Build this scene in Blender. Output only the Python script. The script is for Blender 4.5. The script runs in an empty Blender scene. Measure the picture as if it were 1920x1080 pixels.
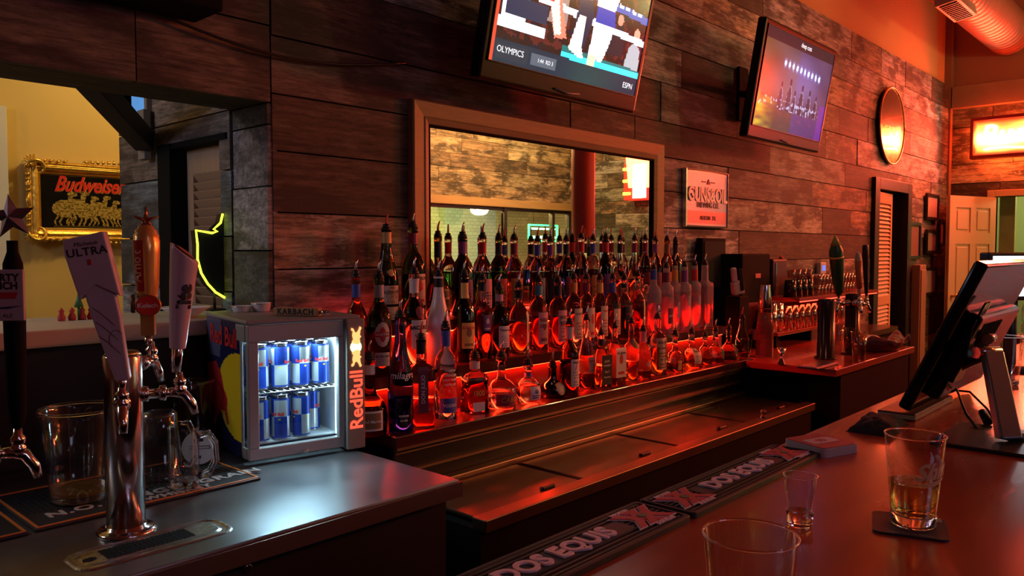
import bpy, bmesh, math, random
from mathutils import Vector, Matrix, noise
PI = math.pi
R = math.radians
S = bpy.context.scene
COL = S.collection
rnd = random.Random(7)

# ---------------------------------------------------------------- camera
F_PX = 1480.0
YAW = R(42.6)
PITCH = math.atan(70 / 1480)
CAM = Vector((0, 0, 1.47))
cd = bpy.data.cameras.new('camera')
cam = bpy.data.objects.new('camera', cd)
COL.objects.link(cam)
cd.sensor_width = 36
cd.lens = 36 * F_PX / 1920
cd.clip_start = 0.02
cam.location = CAM
cam.rotation_euler = (R(90) - PITCH, 0, YAW - R(90))
S.camera = cam
FW = Vector((math.cos(YAW) * math.cos(PITCH), math.sin(YAW) * math.cos(PITCH), -math.sin(PITCH)))
RT = Vector((math.sin(YAW), -math.cos(YAW), 0))
UP = RT.cross(FW)


def at(px, py, X=None, Y=None, Z=None):
    """the point of the place seen at a pixel of the photo, on the plane X, Y or Z = value"""
    d = FW * F_PX + RT * (px - 960) - UP * (py - 540)
    if X is not None: t = (X - CAM.x) / d.x
    elif Y is not None: t = (Y - CAM.y) / d.y
    else: t = (Z - CAM.z) / d.z
    return CAM + d * t


# ---------------------------------------------------------------- world, view, lights
w = bpy.data.worlds.new('night')
S.world = w
w.use_nodes = True
w.node_tree.nodes['Background'].inputs[0].default_value = (1.0, 0.55, 0.35, 1)
w.node_tree.nodes['Background'].inputs[1].default_value = 0.004
S.view_settings.view_transform = 'Standard'
S.view_settings.look = 'None'
S.view_settings.exposure = 0
S.view_settings.gamma = 1
S.view_settings.use_curve_mapping = False
S.cycles.use_denoising = True
S.cycles.max_bounces = 14
S.cycles.transmission_bounces = 12
S.cycles.transparent_max_bounces = 40
S.cycles.glossy_bounces = 6
S.cycles.diffuse_bounces = 3
S.cycles.blur_glossy = 0.6
S.cycles.sample_clamp_indirect = 4
S.cycles.sample_clamp_direct = 0


def area(name, loc, aim, sx, sy, col, power, spread=0):
    l = bpy.data.lights.new(name, 'AREA')
    l.shape = 'RECTANGLE'
    l.size = sx; l.size_y = sy
    l.color = col; l.energy = power
    if spread: l.spread = R(spread)
    o = bpy.data.objects.new(name, l)
    COL.objects.link(o)
    o.location = loc
    o.rotation_euler = (Vector(aim) - Vector(loc)).to_track_quat('-Z', 'Y').to_euler()
    return o


def bulb(name, loc, col, power, r=0.05):
    l = bpy.data.lights.new(name, 'POINT')
    l.color = col; l.energy = power; l.shadow_soft_size = r
    o = bpy.data.objects.new(name, l)
    COL.objects.link(o)
    o.location = loc
    return o


def spot(name, loc, aim, col, power, ang=70, blend=0.8, r=0.06):
    l = bpy.data.lights.new(name, 'SPOT')
    l.color = col; l.energy = power; l.shadow_soft_size = r
    l.spot_size = R(ang); l.spot_blend = blend
    o = bpy.data.objects.new(name, l)
    COL.objects.link(o)
    o.location = loc
    o.rotation_euler = (Vector(aim) - Vector(loc)).to_track_quat('-Z', 'Y').to_euler()
    return o


WARM = (1, 0.62, 0.30)
# lamps of the room (above and beside the frame)
LAMPS = {
    'track': [((5.6, 0.9, 3.6), (5.2, 2.4, 1.9), (1, 0.60, 0.27), 34, 80), ((8.4, 1.0, 3.8), (8.0, 2.4, 2.0), (1, 0.06, 0.012), 90, 80),  # the red one is added to deepen the neon's red on the right wall
              ((2.9, 1.0, 3.7), (3.3, 2.4, 2.1), WARM, 8, 90)],
}
for i, (l, a, c, p, g) in enumerate(LAMPS['track']):
    spot('track_lamp', l, a, c, p, g)
# red neon on the end wall: the light its tubes give
area('neon_light', (9.44, 1.6, 2.68), (6.0, 1.2, 2.0), 1.1, 0.32, (1, 0.028, 0.005), 95)
area('neon_light', (9.50, -1.3, 2.6), (5.0, 0.3, 0.9), 0.7, 0.5, (1, 0.025, 0.005), 70, spread=110)
# lamp over the customers, warm red shade
area('shade_light', (4.2, -0.9, 2.9), (3.0, 0.5, 1.0), 0.5, 0.5, (1, 0.16, 0.05), 5)
bulb('pendant_light', (0.4, -0.9, 2.7), (0.75, 0.52, 0.85), 5.0, 0.12)
# yellow side room
bulb('side_room_light', (2.2, 3.9, 2.9), (1, 0.72, 0.26), 38, 0.12)
bulb('side_room_light', (-1.0, 3.6, 2.7), (1, 0.72, 0.26), 22, 0.12)
area('board_fill', (-0.6, 2.9, 2.2), (1.4, 2.9, 1.6), 0.5, 0.5, (0.55, 0.68, 1), 9)  # bluish fill added to brighten the shuttered boards; no window at this spot
# far side of the room, seen in the mirror
bulb('back_room_fill', (7.4, -3.35, 2.22), (1, 0.66, 0.26), 210, 0.04)  # both bulbs added, hidden behind the window header to brighten the brick
bulb('back_room_fill', (9.0, -3.35, 2.22), (1, 0.72, 0.30), 120, 0.04)
bulb('far_side_light', (7.4, -2.0, 3.0), (1, 0.54, 0.20), 130, 0.1)
# unseen cool fill added behind the customers; no television stands there
area('cool_fill', (1.2, -2.85, 2.3), (1.8, 1.5, 1.1), 1.0, 0.6, (0.62, 0.60, 1), 7)
bulb('far_side_light', (8.6, -1.9, 2.9), (0.95, 0.85, 0.30), 34, 0.1)
area('green_neon_light', (9.3, -3.2, 1.75), (9.3, -5.5, 1.9), 0.5, 0.25, (0.05, 1, 0.25), 7, spread=90)
# room behind the end wall
bulb('hall_light', (10.8, 1.2, 2.3), (0.95, 0.9, 0.42), 28, 0.15)

# ---------------------------------------------------------------- materials
MATS = {}


def nodes_of(name):
    m = bpy.data.materials.new(name)
    m.use_nodes = True
    nt = m.node_tree
    return m, nt, nt.nodes['Principled BSDF']


def M(name, col=(0.5, 0.5, 0.5), rough=0.5, metal=0.0, trans=0.0, ior=1.45, emit=None, es=0.0, coat=0.0, var=0.0, scale=8.0,
      bump=0.0, aniso=None, spec=None):
    if name in MATS: return MATS[name]
    m, nt, b = nodes_of(name)
    b.inputs['Base Color'].default_value = (*col, 1)
    b.inputs['Roughness'].default_value = rough
    b.inputs['Metallic'].default_value = metal
    b.inputs['Transmission Weight'].default_value = trans
    b.inputs['IOR'].default_value = ior
    b.inputs['Coat Weight'].default_value = coat
    if spec is not None: b.inputs['Specular IOR Level'].default_value = spec
    if emit:
        b.inputs['Emission Color'].default_value = (*emit, 1)
        b.inputs['Emission Strength'].default_value = es
    if var or bump:
        tc = nt.nodes.new('ShaderNodeTexCoord')
        n = nt.nodes.new('ShaderNodeTexNoise')
        n.inputs['Scale'].default_value = scale
        n.inputs['Detail'].default_value = 6
        src = tc.outputs['Object']
        if aniso:
            mp = nt.nodes.new('ShaderNodeMapping')
            mp.inputs['Scale'].default_value = aniso
            nt.links.new(src, mp.inputs['Vector']); src = mp.outputs['Vector']
        nt.links.new(src, n.inputs['Vector'])
        if var:
            mx = nt.nodes.new('ShaderNodeMix'); mx.data_type = 'RGBA'
            mx.inputs[6].default_value = (*[c * (1 - var) for c in col], 1)
            mx.inputs[7].default_value = (*[min(1, c * (1 + var)) for c in col], 1)
            nt.links.new(n.outputs['Fac'], mx.inputs[0])
            nt.links.new(mx.outputs[2], b.inputs['Base Color'])
            mr = nt.nodes.new('ShaderNodeMapRange')
            mr.inputs[3].default_value = max(0, rough - 0.12); mr.inputs[4].default_value = min(1, rough + 0.12)
            nt.links.new(n.outputs['Fac'], mr.inputs[0]); nt.links.new(mr.outputs[0], b.inputs['Roughness'])
        if bump:
            bp = nt.nodes.new('ShaderNodeBump'); bp.inputs['Strength'].default_value = bump
            bp.inputs['Distance'].default_value = 0.01
            nt.links.new(n.outputs['Fac'], bp.inputs['Height']); nt.links.new(bp.outputs[0], b.inputs['Normal'])
    MATS[name] = m
    return m


def paint_mat(name, rough=0.5, metal=0.0, es=0.0, coat=0.0, base=1.0):
    """colour comes from the mesh's own 'paint' attribute"""
    if name in MATS: return MATS[name]
    m, nt, b = nodes_of(name)
    a = nt.nodes.new('ShaderNodeAttribute'); a.attribute_name = 'paint'
    b.inputs['Roughness'].default_value = rough
    b.inputs['Metallic'].default_value = metal
    b.inputs['Coat Weight'].default_value = coat
    if es:
        b.inputs['Base Color'].default_value = (0.01, 0.01, 0.012, 1)
        nt.links.new(a.outputs['Color'], b.inputs['Emission Color'])
        b.inputs['Emission Strength'].default_value = es
    else:
        nt.links.new(a.outputs['Color'], b.inputs['Base Color'])
    MATS[name] = m
    return m


def thin_glass(name, tint=(0.95, 0.97, 0.97), refl=1.0, rough=0.03):
    """a thin wall of glass: straight through, plus its reflection"""
    if name in MATS: return MATS[name]
    m, nt, b = nodes_of(name)
    nt.nodes.remove(b)
    out = nt.nodes['Material Output']
    t = nt.nodes.new('ShaderNodeBsdfTransparent'); t.inputs[0].default_value = (*tint, 1)
    g = nt.nodes.new('ShaderNodeBsdfGlossy'); g.inputs['Roughness'].default_value = rough
    lw = nt.nodes.new('ShaderNodeLayerWeight'); lw.inputs[0].default_value = 0.25
    mr = nt.nodes.new('ShaderNodeMapRange'); mr.inputs[3].default_value = 0.05 * refl; mr.inputs[4].default_value = min(0.8, 0.75 * refl)
    mx = nt.nodes.new('ShaderNodeMixShader')
    nt.links.new(lw.outputs['Facing'], mr.inputs[0])
    nt.links.new(mr.outputs[0], mx.inputs[0])
    nt.links.new(t.outputs[0], mx.inputs[1]); nt.links.new(g.outputs[0], mx.inputs[2])
    nt.links.new(mx.outputs[0], out.inputs[0])
    MATS[name] = m
    return m


def wood_planks(name, grain=1.0, rough=0.72, bright=1.0, axis='X'):
    """reclaimed boards: plank colour from 'paint', grain, stains and worn paint on top"""
    if name in MATS: return MATS[name]
    m, nt, b = nodes_of(name)
    L = nt.links.new
    tc = nt.nodes.new('ShaderNodeTexCoord')
    a = nt.nodes.new('ShaderNodeAttribute'); a.attribute_name = 'paint'
    al = nt.nodes.new('ShaderNodeVectorMath'); al.operation = 'MULTIPLY_ADD'
    al.inputs[1].default_value = (9, 13, 17)
    L(a.outputs['Color'], al.inputs[0]); L(tc.outputs['Object'], al.inputs[2])
    mp = nt.nodes.new('ShaderNodeMapping')
    mp.inputs['Scale'].default_value = (1.6, 14, 34) if axis == 'X' else ((14, 1.6, 34) if axis == 'Y' else (26, 26, 1.4))
    L(al.outputs[0], mp.inputs['Vector'])
    n = nt.nodes.new('ShaderNodeTexNoise'); n.inputs['Scale'].default_value = 1.0; n.inputs['Detail'].default_value = 9
    n.inputs['Roughness'].default_value = 0.65
    L(mp.outputs[0], n.inputs['Vector'])
    r1 = nt.nodes.new('ShaderNodeMapRange'); r1.inputs[1].default_value = 0.3; r1.inputs[2].default_value = 0.7
    r1.inputs[3].default_value = 0.30; r1.inputs[4].default_value = 1.6
    L(n.outputs['Fac'], r1.inputs[0])
    nf = nt.nodes.new('ShaderNodeTexNoise'); nf.inputs['Scale'].default_value = 1.0; nf.inputs['Detail'].default_value = 6; nf.inputs['Roughness'].default_value = 0.8
    mpf = nt.nodes.new('ShaderNodeMapping'); mpf.inputs['Scale'].default_value = (9, 60, 75) if axis == 'X' else ((60, 9, 75) if axis == 'Y' else (60, 60, 9))
    L(al.outputs[0], mpf.inputs['Vector']); L(mpf.outputs[0], nf.inputs['Vector'])
    rf = nt.nodes.new('ShaderNodeMapRange'); rf.inputs[1].default_value = 0.35; rf.inputs[2].default_value = 0.65
    rf.inputs[3].default_value = 0.35; rf.inputs[4].default_value = 1.75
    L(nf.outputs['Fac'], rf.inputs[0])
    rm = nt.nodes.new('ShaderNodeMath'); rm.operation = 'MULTIPLY'; L(r1.outputs[0], rm.inputs[0]); L(rf.outputs[0], rm.inputs[1])
    mul = nt.nodes.new('ShaderNodeMix'); mul.data_type = 'RGBA'; mul.blend_type = 'MULTIPLY'; mul.inputs[0].default_value = 1
    L(a.outputs['Color'], mul.inputs[6]); L(rm.outputs[0], mul.inputs[7])
    # dark stains
    n2 = nt.nodes.new('ShaderNodeTexNoise'); n2.inputs['Scale'].default_value = 3.2; n2.inputs['Detail'].default_value = 8
    mp2 = nt.nodes.new('ShaderNodeMapping'); mp2.inputs['Scale'].default_value = (1, 1, 2.6) if axis != 'Z' else (2, 2, 1)
    L(al.outputs[0], mp2.inputs['Vector']); L(mp2.outputs[0], n2.inputs['Vector'])
    r2 = nt.nodes.new('ShaderNodeMapRange'); r2.inputs[1].default_value = 0.46; r2.inputs[2].default_value = 0.58
    L(n2.outputs['Fac'], r2.inputs[0])
    m2 = nt.nodes.new('ShaderNodeMix'); m2.data_type = 'RGBA'
    m2.inputs[7].default_value = (0.035, 0.022, 0.015, 1)
    f2 = nt.nodes.new('ShaderNodeMath'); f2.operation = 'MULTIPLY'; f2.inputs[1].default_value = 0.85
    L(r2.outputs[0], f2.inputs[0]); L(f2.outputs[0], m2.inputs[0]); L(mul.outputs[2], m2.inputs[6])
    # pale worn paint
    n3 = nt.nodes.new('ShaderNodeTexNoise'); n3.inputs['Scale'].default_value = 1.0; n3.inputs['Detail'].default_value = 10
    n3.inputs['Roughness'].default_value = 0.75
    mp3 = nt.nodes.new('ShaderNodeMapping')
    mp3.inputs['Scale'].default_value = (7, 18, 34) if axis != 'Z' else (16, 16, 4); mp3.inputs['Location'].default_value = (31, 7, 3)
    L(al.outputs[0], mp3.inputs['Vector']); L(mp3.outputs[0], n3.inputs['Vector'])
    r3 = nt.nodes.new('ShaderNodeMapRange'); r3.inputs[1].default_value = 0.53; r3.inputs[2].default_value = 0.61
    L(n3.outputs['Fac'], r3.inputs[0])
    f3 = nt.nodes.new('ShaderNodeMath'); f3.operation = 'MULTIPLY'; f3.inputs[1].default_value = 0.72
    L(r3.outputs[0], f3.inputs[0])
    sx_ = nt.nodes.new('ShaderNodeSeparateColor'); L(a.outputs['Color'], sx_.inputs[0])
    r4 = nt.nodes.new('ShaderNodeMapRange'); r4.inputs[1].default_value = 0.17; r4.inputs[2].default_value = 0.30; r4.inputs[3].default_value = 0.12
    L(sx_.outputs[0], r4.inputs[0])
    f4 = nt.nodes.new('ShaderNodeMath'); f4.operation = 'MULTIPLY'; L(f3.outputs[0], f4.inputs[0]); L(r4.outputs[0], f4.inputs[1])
    m3 = nt.nodes.new('ShaderNodeMix'); m3.data_type = 'RGBA'
    m3.inputs[7].default_value = (0.50 * bright, 0.42 * bright, 0.35 * bright, 1)
    L(f4.outputs[0], m3.inputs[0]); L(m2.outputs[2], m3.inputs[6])
    L(m3.outputs[2], b.inputs['Base Color'])
    b.inputs['Roughness'].default_value = rough
    bp = nt.nodes.new('ShaderNodeBump'); bp.inputs['Strength'].default_value = 0.5; bp.inputs['Distance'].default_value = 0.004
    L(n.outputs['Fac'], bp.inputs['Height']); L(bp.outputs[0], b.inputs['Normal'])
    MATS[name] = m
    return m


# ---------------------------------------------------------------- mesh helpers
def bm_new(): return bmesh.new()


def box(bm, lo, hi, mat=None):
    vs = [bm.verts.new((x, y, z)) for z in (lo[2], hi[2]) for y in (lo[1], hi[1]) for x in (lo[0], hi[0])]
    if mat is not None:
        for v in vs: v.co = mat @ v.co
    fs = []
    for f in ((0, 2, 3, 1), (4, 5, 7, 6), (0, 1, 5, 4), (1, 3, 7, 5), (3, 2, 6, 7), (2, 0, 4, 6)):
        fs.append(bm.faces.new([vs[i] for i in f]))
    return fs


def cbox(bm, c, s, mat=None):
    return box(bm, [c[i] - s[i] / 2 for i in range(3)], [c[i] + s[i] / 2 for i in range(3)], mat)


def basis(d):
    d = Vector(d).normalized()
    a = Vector((0, 0, 1)) if abs(d.z) < 0.9 else Vector((1, 0, 0))
    u = d.cross(a).normalized()
    return u, d.cross(u).normalized()


def rings(bm, rs, caps=(True, True)):
    vr = [[bm.verts.new(p) for p in ring] for ring in rs]
    n = len(vr[0])
    for a, b in zip(vr, vr[1:]):
        for i in range(n):
            bm.faces.new((a[i], a[(i + 1) % n], b[(i + 1) % n], b[i])).smooth = True
    if caps[0]: bm.faces.new(vr[0][::-1])
    if caps[1]: bm.faces.new(vr[-1])
    return vr


def tube(bm, pts, r, n=10, caps=(True, True)):
    pts = [Vector(p) for p in pts]
    rr = r if isinstance(r, (list, tuple)) else [r] * len(pts)
    rs = []
    u0 = None
    for i, p in enumerate(pts):
        if i == 0: d = pts[1] - pts[0]
        elif i == len(pts) - 1: d = pts[-1] - pts[-2]
        else: d = (pts[i + 1] - pts[i]).normalized() + (pts[i] - pts[i - 1]).normalized()
        d.normalize()
        if u0 is None: u, v = basis(d)
        else:
            u = (u0 - d * u0.dot(d)).normalized(); v = d.cross(u).normalized()
        u0 = u
        if i == 0 and basis(d)[1].dot(d.cross(u)) < 0: v = d.cross(u)
        v = d.cross(u).normalized()
        rs.append([p + u * rr[i] * math.cos(2 * PI * k / n) + v * rr[i] * math.sin(2 * PI * k / n) for k in range(n)])
    return rings(bm, rs, caps)


def lathe(bm, prof, n=28, c=(0, 0, 0), closed=True, mat=None):
    """profile of (radius, z); round about z"""
    c = Vector(c)
    rs = []
    for r, z in prof:
        r = max(r, 0.0004)
        rs.append([c + Vector((r * math.cos(2 * PI * k / n), r * math.sin(2 * PI * k / n), z)) for k in range(n)])
    if mat is not None: rs = [[mat @ p for p in q] for q in rs]
    return rings(bm, rs, (closed, closed))


def prism(bm, pts, d, mat=None):
    """outline in x,z pushed d deep along y"""
    a = [bm.verts.new((p[0], 0, p[1])) for p in pts]
    b = [bm.verts.new((p[0], d, p[1])) for p in pts]
    if mat is not None:
        for v in a + b: v.co = mat @ v.co
    n = len(pts)
    bm.faces.new(a); bm.faces.new(b[::-1])
    for i in range(n):
        bm.faces.new((a[i], b[i], b[(i + 1) % n], a[(i + 1) % n]))


def finish(name, bm, mat, parent=None, smooth=None, bevel=0.0, mats=None, seg=2):
    bmesh.ops.recalc_face_normals(bm, faces=bm.faces)
    me = bpy.data.meshes.new(name)
    bm.to_mesh(me); bm.free()
    for mm in (mats or [mat]): me.materials.append(mm)
    o = bpy.data.objects.new(name, me)
    COL.objects.link(o)
    if parent is not None: o.parent = parent
    if smooth:
        for p in me.polygons: p.use_smooth = True
    if bevel:
        bv = o.modifiers.new('bevel', 'BEVEL'); bv.width = bevel; bv.segments = seg; bv.limit_method = 'ANGLE'; bv.angle_limit = R(40)
        bv.harden_normals = False
    return o


def tag(o, label, cat, group=None, kind=None):
    o['label'] = label; o['category'] = cat
    if group: o['group'] = group
    if kind: o['kind'] = kind
    return o


def thing(name, label, cat, loc=(0, 0, 0), rz=0.0, group=None):
    o = bpy.data.objects.new(name, None)
    COL.objects.link(o)
    o.location = loc; o.rotation_euler = (0, 0, rz)
    o.empty_display_size = 0.05
    return tag(o, label, cat, group)


def struct(name, bm, mat, bevel=0, **k):
    o = finish(name, bm, mat, None, bevel=bevel, **k)
    o['kind'] = 'structure'
    return o


def dup(root, loc=None, rz=None, label=None, group=None):
    r = root.copy(); COL.objects.link(r)
    if loc is not None: r.location = loc
    if rz is not None: r.rotation_euler = (0, 0, rz)
    if label: r['label'] = label
    if group: r['group'] = group

    def kids(a, b):
        for ch in list(a.children):
            c = ch.copy(); COL.objects.link(c); c.parent = b
            c.matrix_parent_inverse = ch.matrix_parent_inverse
            kids(ch, c)
    kids(root, r)
    return r


def set_paint(me, cols):
    """one colour per face"""
    at_ = me.color_attributes.new('paint', 'FLOAT_COLOR', 'CORNER')
    i = 0
    for p, c in zip(me.polygons, cols):
        for _ in p.loop_indices:
            at_.data[i].color = (c[0], c[1], c[2], 1); i += 1


def painted(name, nx, ny, fn, pos, mat, parent=None, keep=None, smooth=True):
    """grid u,v in 0..1 -> pos(u,v); fn(u,v) gives each face its colour"""
    bm = bmesh.new()
    V = [[bm.verts.new(pos(i / nx, j / ny)) for i in range(nx + 1)] for j in range(ny + 1)]
    cols = []
    for j in range(ny):
        for i in range(nx):
            u, v = (i + 0.5) / nx, (j + 0.5) / ny
            if keep and not keep(u, v): continue
            f = bm.faces.new((V[j][i], V[j][i + 1], V[j + 1][i + 1], V[j + 1][i])); f.smooth = smooth
            cols.append(fn(u, v))
    if keep:
        bmesh.ops.delete(bm, geom=[v for v in bm.verts if not v.link_faces], context='VERTS')
    me = bpy.data.meshes.new(name)
    bm.to_mesh(me); bm.free()
    me.materials.append(mat)
    set_paint(me, cols)
    o = bpy.data.objects.new(name, me)
    COL.objects.link(o)
    if parent is not None: o.parent = parent
    return o


def inpoly(u, v, P):
    c = False
    j = len(P) - 1
    for i in range(len(P)):
        if (P[i][1] > v) != (P[j][1] > v) and u < (P[j][0] - P[i][0]) * (v - P[i][1]) / (P[j][1] - P[i][1]) + P[i][0]:
            c = not c
        j = i
    return c


def inell(u, v, cx, cy, rx, ry): return ((u - cx) / rx) ** 2 + ((v - cy) / ry) ** 2 < 1


def lettering(name, body, size, mat, parent, place, align='CENTER', depth=0.0, shear=0.0, bold=0.0, spacing=1.0, sx=1.0):
    """letters as a mesh; place(x, y, z) puts a point of the text plane on its surface"""
    cu = bpy.data.curves.new('letters', 'FONT')
    cu.body = body; cu.size = size; cu.align_x = align; cu.align_y = 'CENTER'
    cu.extrude = depth; cu.shear = shear; cu.offset = bold; cu.space_character = spacing
    cu.resolution_u = 3
    t = bpy.data.objects.new('letters', cu)
    COL.objects.link(t)
    dg = bpy.context.evaluated_depsgraph_get()
    me = bpy.data.meshes.new_from_object(t.evaluated_get(dg))
    bpy.data.objects.remove(t); bpy.data.curves.remove(cu)
    me.name = name
    for v in me.vertices: v.co = place(v.co.x * sx, v.co.y, v.co.z)
    me.materials.clear(); me.materials.append(mat)
    o = bpy.data.objects.new(name, me)
    COL.objects.link(o)
    o.parent = parent
    return o


# common materials
BLACK = M('black_plastic', (0.012, 0.012, 0.013), 0.35)
MATTE = M('black_matte', (0.006, 0.005, 0.005), 0.8, spec=0.15)
RUBBER = M('black_rubber', (0.014, 0.014, 0.016), 0.55)
CHROME = M('chrome', (0.75, 0.73, 0.72), 0.12, 1.0)
STEEL = M('brushed_steel', (0.55, 0.54, 0.53), 0.28, 1.0, var=0.12, scale=6, aniso=(1, 40, 40))
GOLD = M('gilt', (0.83, 0.52, 0.12), 0.33, 0.85, var=0.2, scale=30, bump=0.4)
PAINT = paint_mat('painted_paper', 0.55)
PAINTG = paint_mat('painted_gloss', 0.2, coat=0.3)
SCREEN = paint_mat('screen_picture', 0.15, es=1.7)
CLEAR = thin_glass('clear_glass')

# ================================================================ the setting
YW = 2.40            # face of the plank wall behind the bar
XE = 9.81            # end wall
PAL = [(0.21, 0.19, 0.17), (0.20, 0.125, 0.075), (0.08, 0.05, 0.032), (0.25, 0.14, 0.085), (0.34, 0.29, 0.245), (0.15, 0.105, 0.07), (0.30, 0.26, 0.275), (0.07, 0.042, 0.026),
       (0.17, 0.15, 0.14), (0.29, 0.20, 0.13)]


def plank_mesh(bm, cols, conv, s0, s1, z0, z1, holes, rg, row=0.205, lmin=0.45, lmax=1.7, pal=PAL, t=0.03, fixed=None):
    """boards in rows; conv(s, z, d) -> point, d = how far a board stands out of the wall"""
    z = z0
    k = 0
    while z < z1 - 0.01:
        h = row * rg.uniform(0.9, 1.1)
        ze = min(z + h, z1)
        if z1 - ze < 0.06: ze = z1
        cuts = sorted({z, ze} | {q for H in holes for q in (H[2], H[3]) if z < q < ze})
        # board ends along this row
        ends = [s0]
        while ends[-1] < s1 - 0.01:
            e = ends[-1] + rg.uniform(lmin, lmax)
            if s1 - e < 0.25: e = s1
            ends.append(min(e, s1))
        for a, b in zip(ends, ends[1:]):
            c = rg.choice(pal); f = rg.uniform(0.75, 1.2)
            c = tuple(q * f * rg.uniform(0.95, 1.05) for q in c)
            d = rg.uniform(0, 0.007)
            for za, zb in zip(cuts, cuts[1:]):
                segs = [(a, b)]
                for H in holes:
                    if H[2] < zb - 1e-4 and H[3] > za + 1e-4:
                        new = []
                        for p, q in segs:
                            if H[1] <= p or H[0] >= q: new.append((p, q)); continue
                            if H[0] > p: new.append((p, H[0]))
                            if H[1] < q: new.append((H[1], q))
                        segs = new
                for p, q in segs:
                    if q - p < 0.01: continue
                    g = 0.0028
                    fs = box(bm, (p + (g if p == a else 0), 0, za + (g if za == z else 0)),
                             (q - (g if q == b else 0), 1, zb - (g if zb == ze else 0)))
                    vs = {v for f_ in fs for v in f_.verts}
                    for v in vs:
                        v.co = conv(v.co.x, v.co.z, -t if v.co.y > 0.5 else d)
                    cols.extend([c] * 6)
        z = ze
    return bm


def solid(bm, cols, lo, hi, c):
    box(bm, lo, hi); cols.extend([c] * 6)


def fin_paint(name, bm, cols, mat, kind='structure'):
    bm.faces.ensure_lookup_table()
    me = bpy.data.meshes.new(name)
    lay = bm.loops.layers.float_color.new('paint')
    for f, c in zip(bm.faces, cols):
        for l in f.loops: l[lay] = (c[0], c[1], c[2], 1)
    bmesh.ops.recalc_face_normals(bm, faces=bm.faces)
    bm.to_mesh(me); bm.free()
    me.materials.append(mat)
    o = bpy.data.objects.new(name, me); COL.objects.link(o)
    if kind: o['kind'] = kind
    return o


WOODX = wood_planks('reclaimed_boards_x', axis='X')
WOODY = wood_planks('reclaimed_boards_y', axis='Y')
DARK = (0.03, 0.02, 0.015)
OPEN_L = (-3.2, 1.42, 1.254, 1.965)
DOOR_R = (7.36, 8.30, 0.0, 2.07)
rg = random.Random(21)
bm = bm_new(); cols = []
ZT = 3.28
plank_mesh(bm, cols, lambda s, z, d: Vector((s, YW - d + 0.004, z)), 1.42, XE, 0.0, ZT, [DOOR_R], rg)
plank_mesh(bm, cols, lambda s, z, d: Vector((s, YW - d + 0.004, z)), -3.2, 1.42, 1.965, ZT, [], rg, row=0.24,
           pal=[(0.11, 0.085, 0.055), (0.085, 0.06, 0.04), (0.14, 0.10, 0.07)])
for lo, hi in (((-3.2, YW + 0.034, 1.967), (1.42, YW + 0.24, ZT)), ((1.44, YW + 0.034, 0), (DOOR_R[0], YW + 0.24, ZT)),
               ((DOOR_R[0], YW + 0.034, DOOR_R[3]), (DOOR_R[1], YW + 0.24, ZT)), ((DOOR_R[1], YW + 0.034, 0), (XE, YW + 0.24, ZT))):
    solid(bm, cols, lo, hi, DARK)
# return of the wall at the opening: boards across the jamb
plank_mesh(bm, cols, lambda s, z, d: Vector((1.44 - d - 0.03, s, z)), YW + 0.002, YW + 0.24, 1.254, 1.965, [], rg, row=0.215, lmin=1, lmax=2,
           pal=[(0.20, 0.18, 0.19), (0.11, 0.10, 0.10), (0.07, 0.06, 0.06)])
fin_paint('wall_back', bm, cols, WOODX)

# dark panel under the opening
bm = bm_new()
box(bm, (-3.2, YW + 0.03, 0), (1.42, YW + 0.10, 1.205))
struct('wall_under_opening', bm, M('dark_panel', (0.022, 0.008, 0.006), 0.5, var=0.4))
bm = bm_new()
box(bm, (-3.2, YW - 0.02, 1.205), (1.405, YW + 0.44, 1.254))
struct('trim_1', bm, M('pale_ledge', (0.52, 0.44, 0.34), 0.45, var=0.25, scale=5), bevel=0.008)
# painted wall over the boards
TAN = M('tan_plaster', (0.60, 0.30, 0.12), 0.75, var=0.06, scale=3, bump=0.05)
bm = bm_new(); box(bm, (-3.2, YW + 0.05, ZT), (XE + 0.1, YW + 0.24, 4.4)); struct('wall_back_upper', bm, TAN)
bm = bm_new(); box(bm, (XE - 0.10, YW - 0.02, 2.07), (XE, YW + 0.05, 4.39)); struct('trim_2', bm, M('corner_board', (0.30, 0.14, 0.08), 0.7))

# end wall: boards with a doorway, painted above, a ledge board between
DOOR_E = (1.02, 1.95, 0.0, 2.05)
bm = bm_new(); cols = []
plank_mesh(bm, cols, lambda s, z, d: Vector((XE - d, s, z)), -3.0, YW, 0.0, 3.05, [DOOR_E], rg)
for lo, hi in (((XE + 0.034, -3, 2.05), (XE + 0.14, YW, 3.28)), ((XE + 0.034, -3, 0), (XE + 0.14, DOOR_E[0], 2.05)),
               ((XE + 0.034, DOOR_E[1], 0), (XE + 0.14, YW, 2.05))):
    solid(bm, cols, lo, hi, DARK)
fin_paint('wall_end', bm, cols, WOODY)
bm = bm_new(); box(bm, (XE, -3, 3.22), (XE + 0.12, YW + 0.1, 4.4)); struct('wall_end_upper', bm, M('red_brown_plaster', (0.42, 0.16, 0.10), 0.8))
bm = bm_new(); box(bm, (XE - 0.10, -3, 3.03), (XE + 0.02, YW - 0.03, 3.26)); struct('trim_3', bm, M('ledge_board', (0.34, 0.20, 0.12), 0.6, var=0.2))

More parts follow.
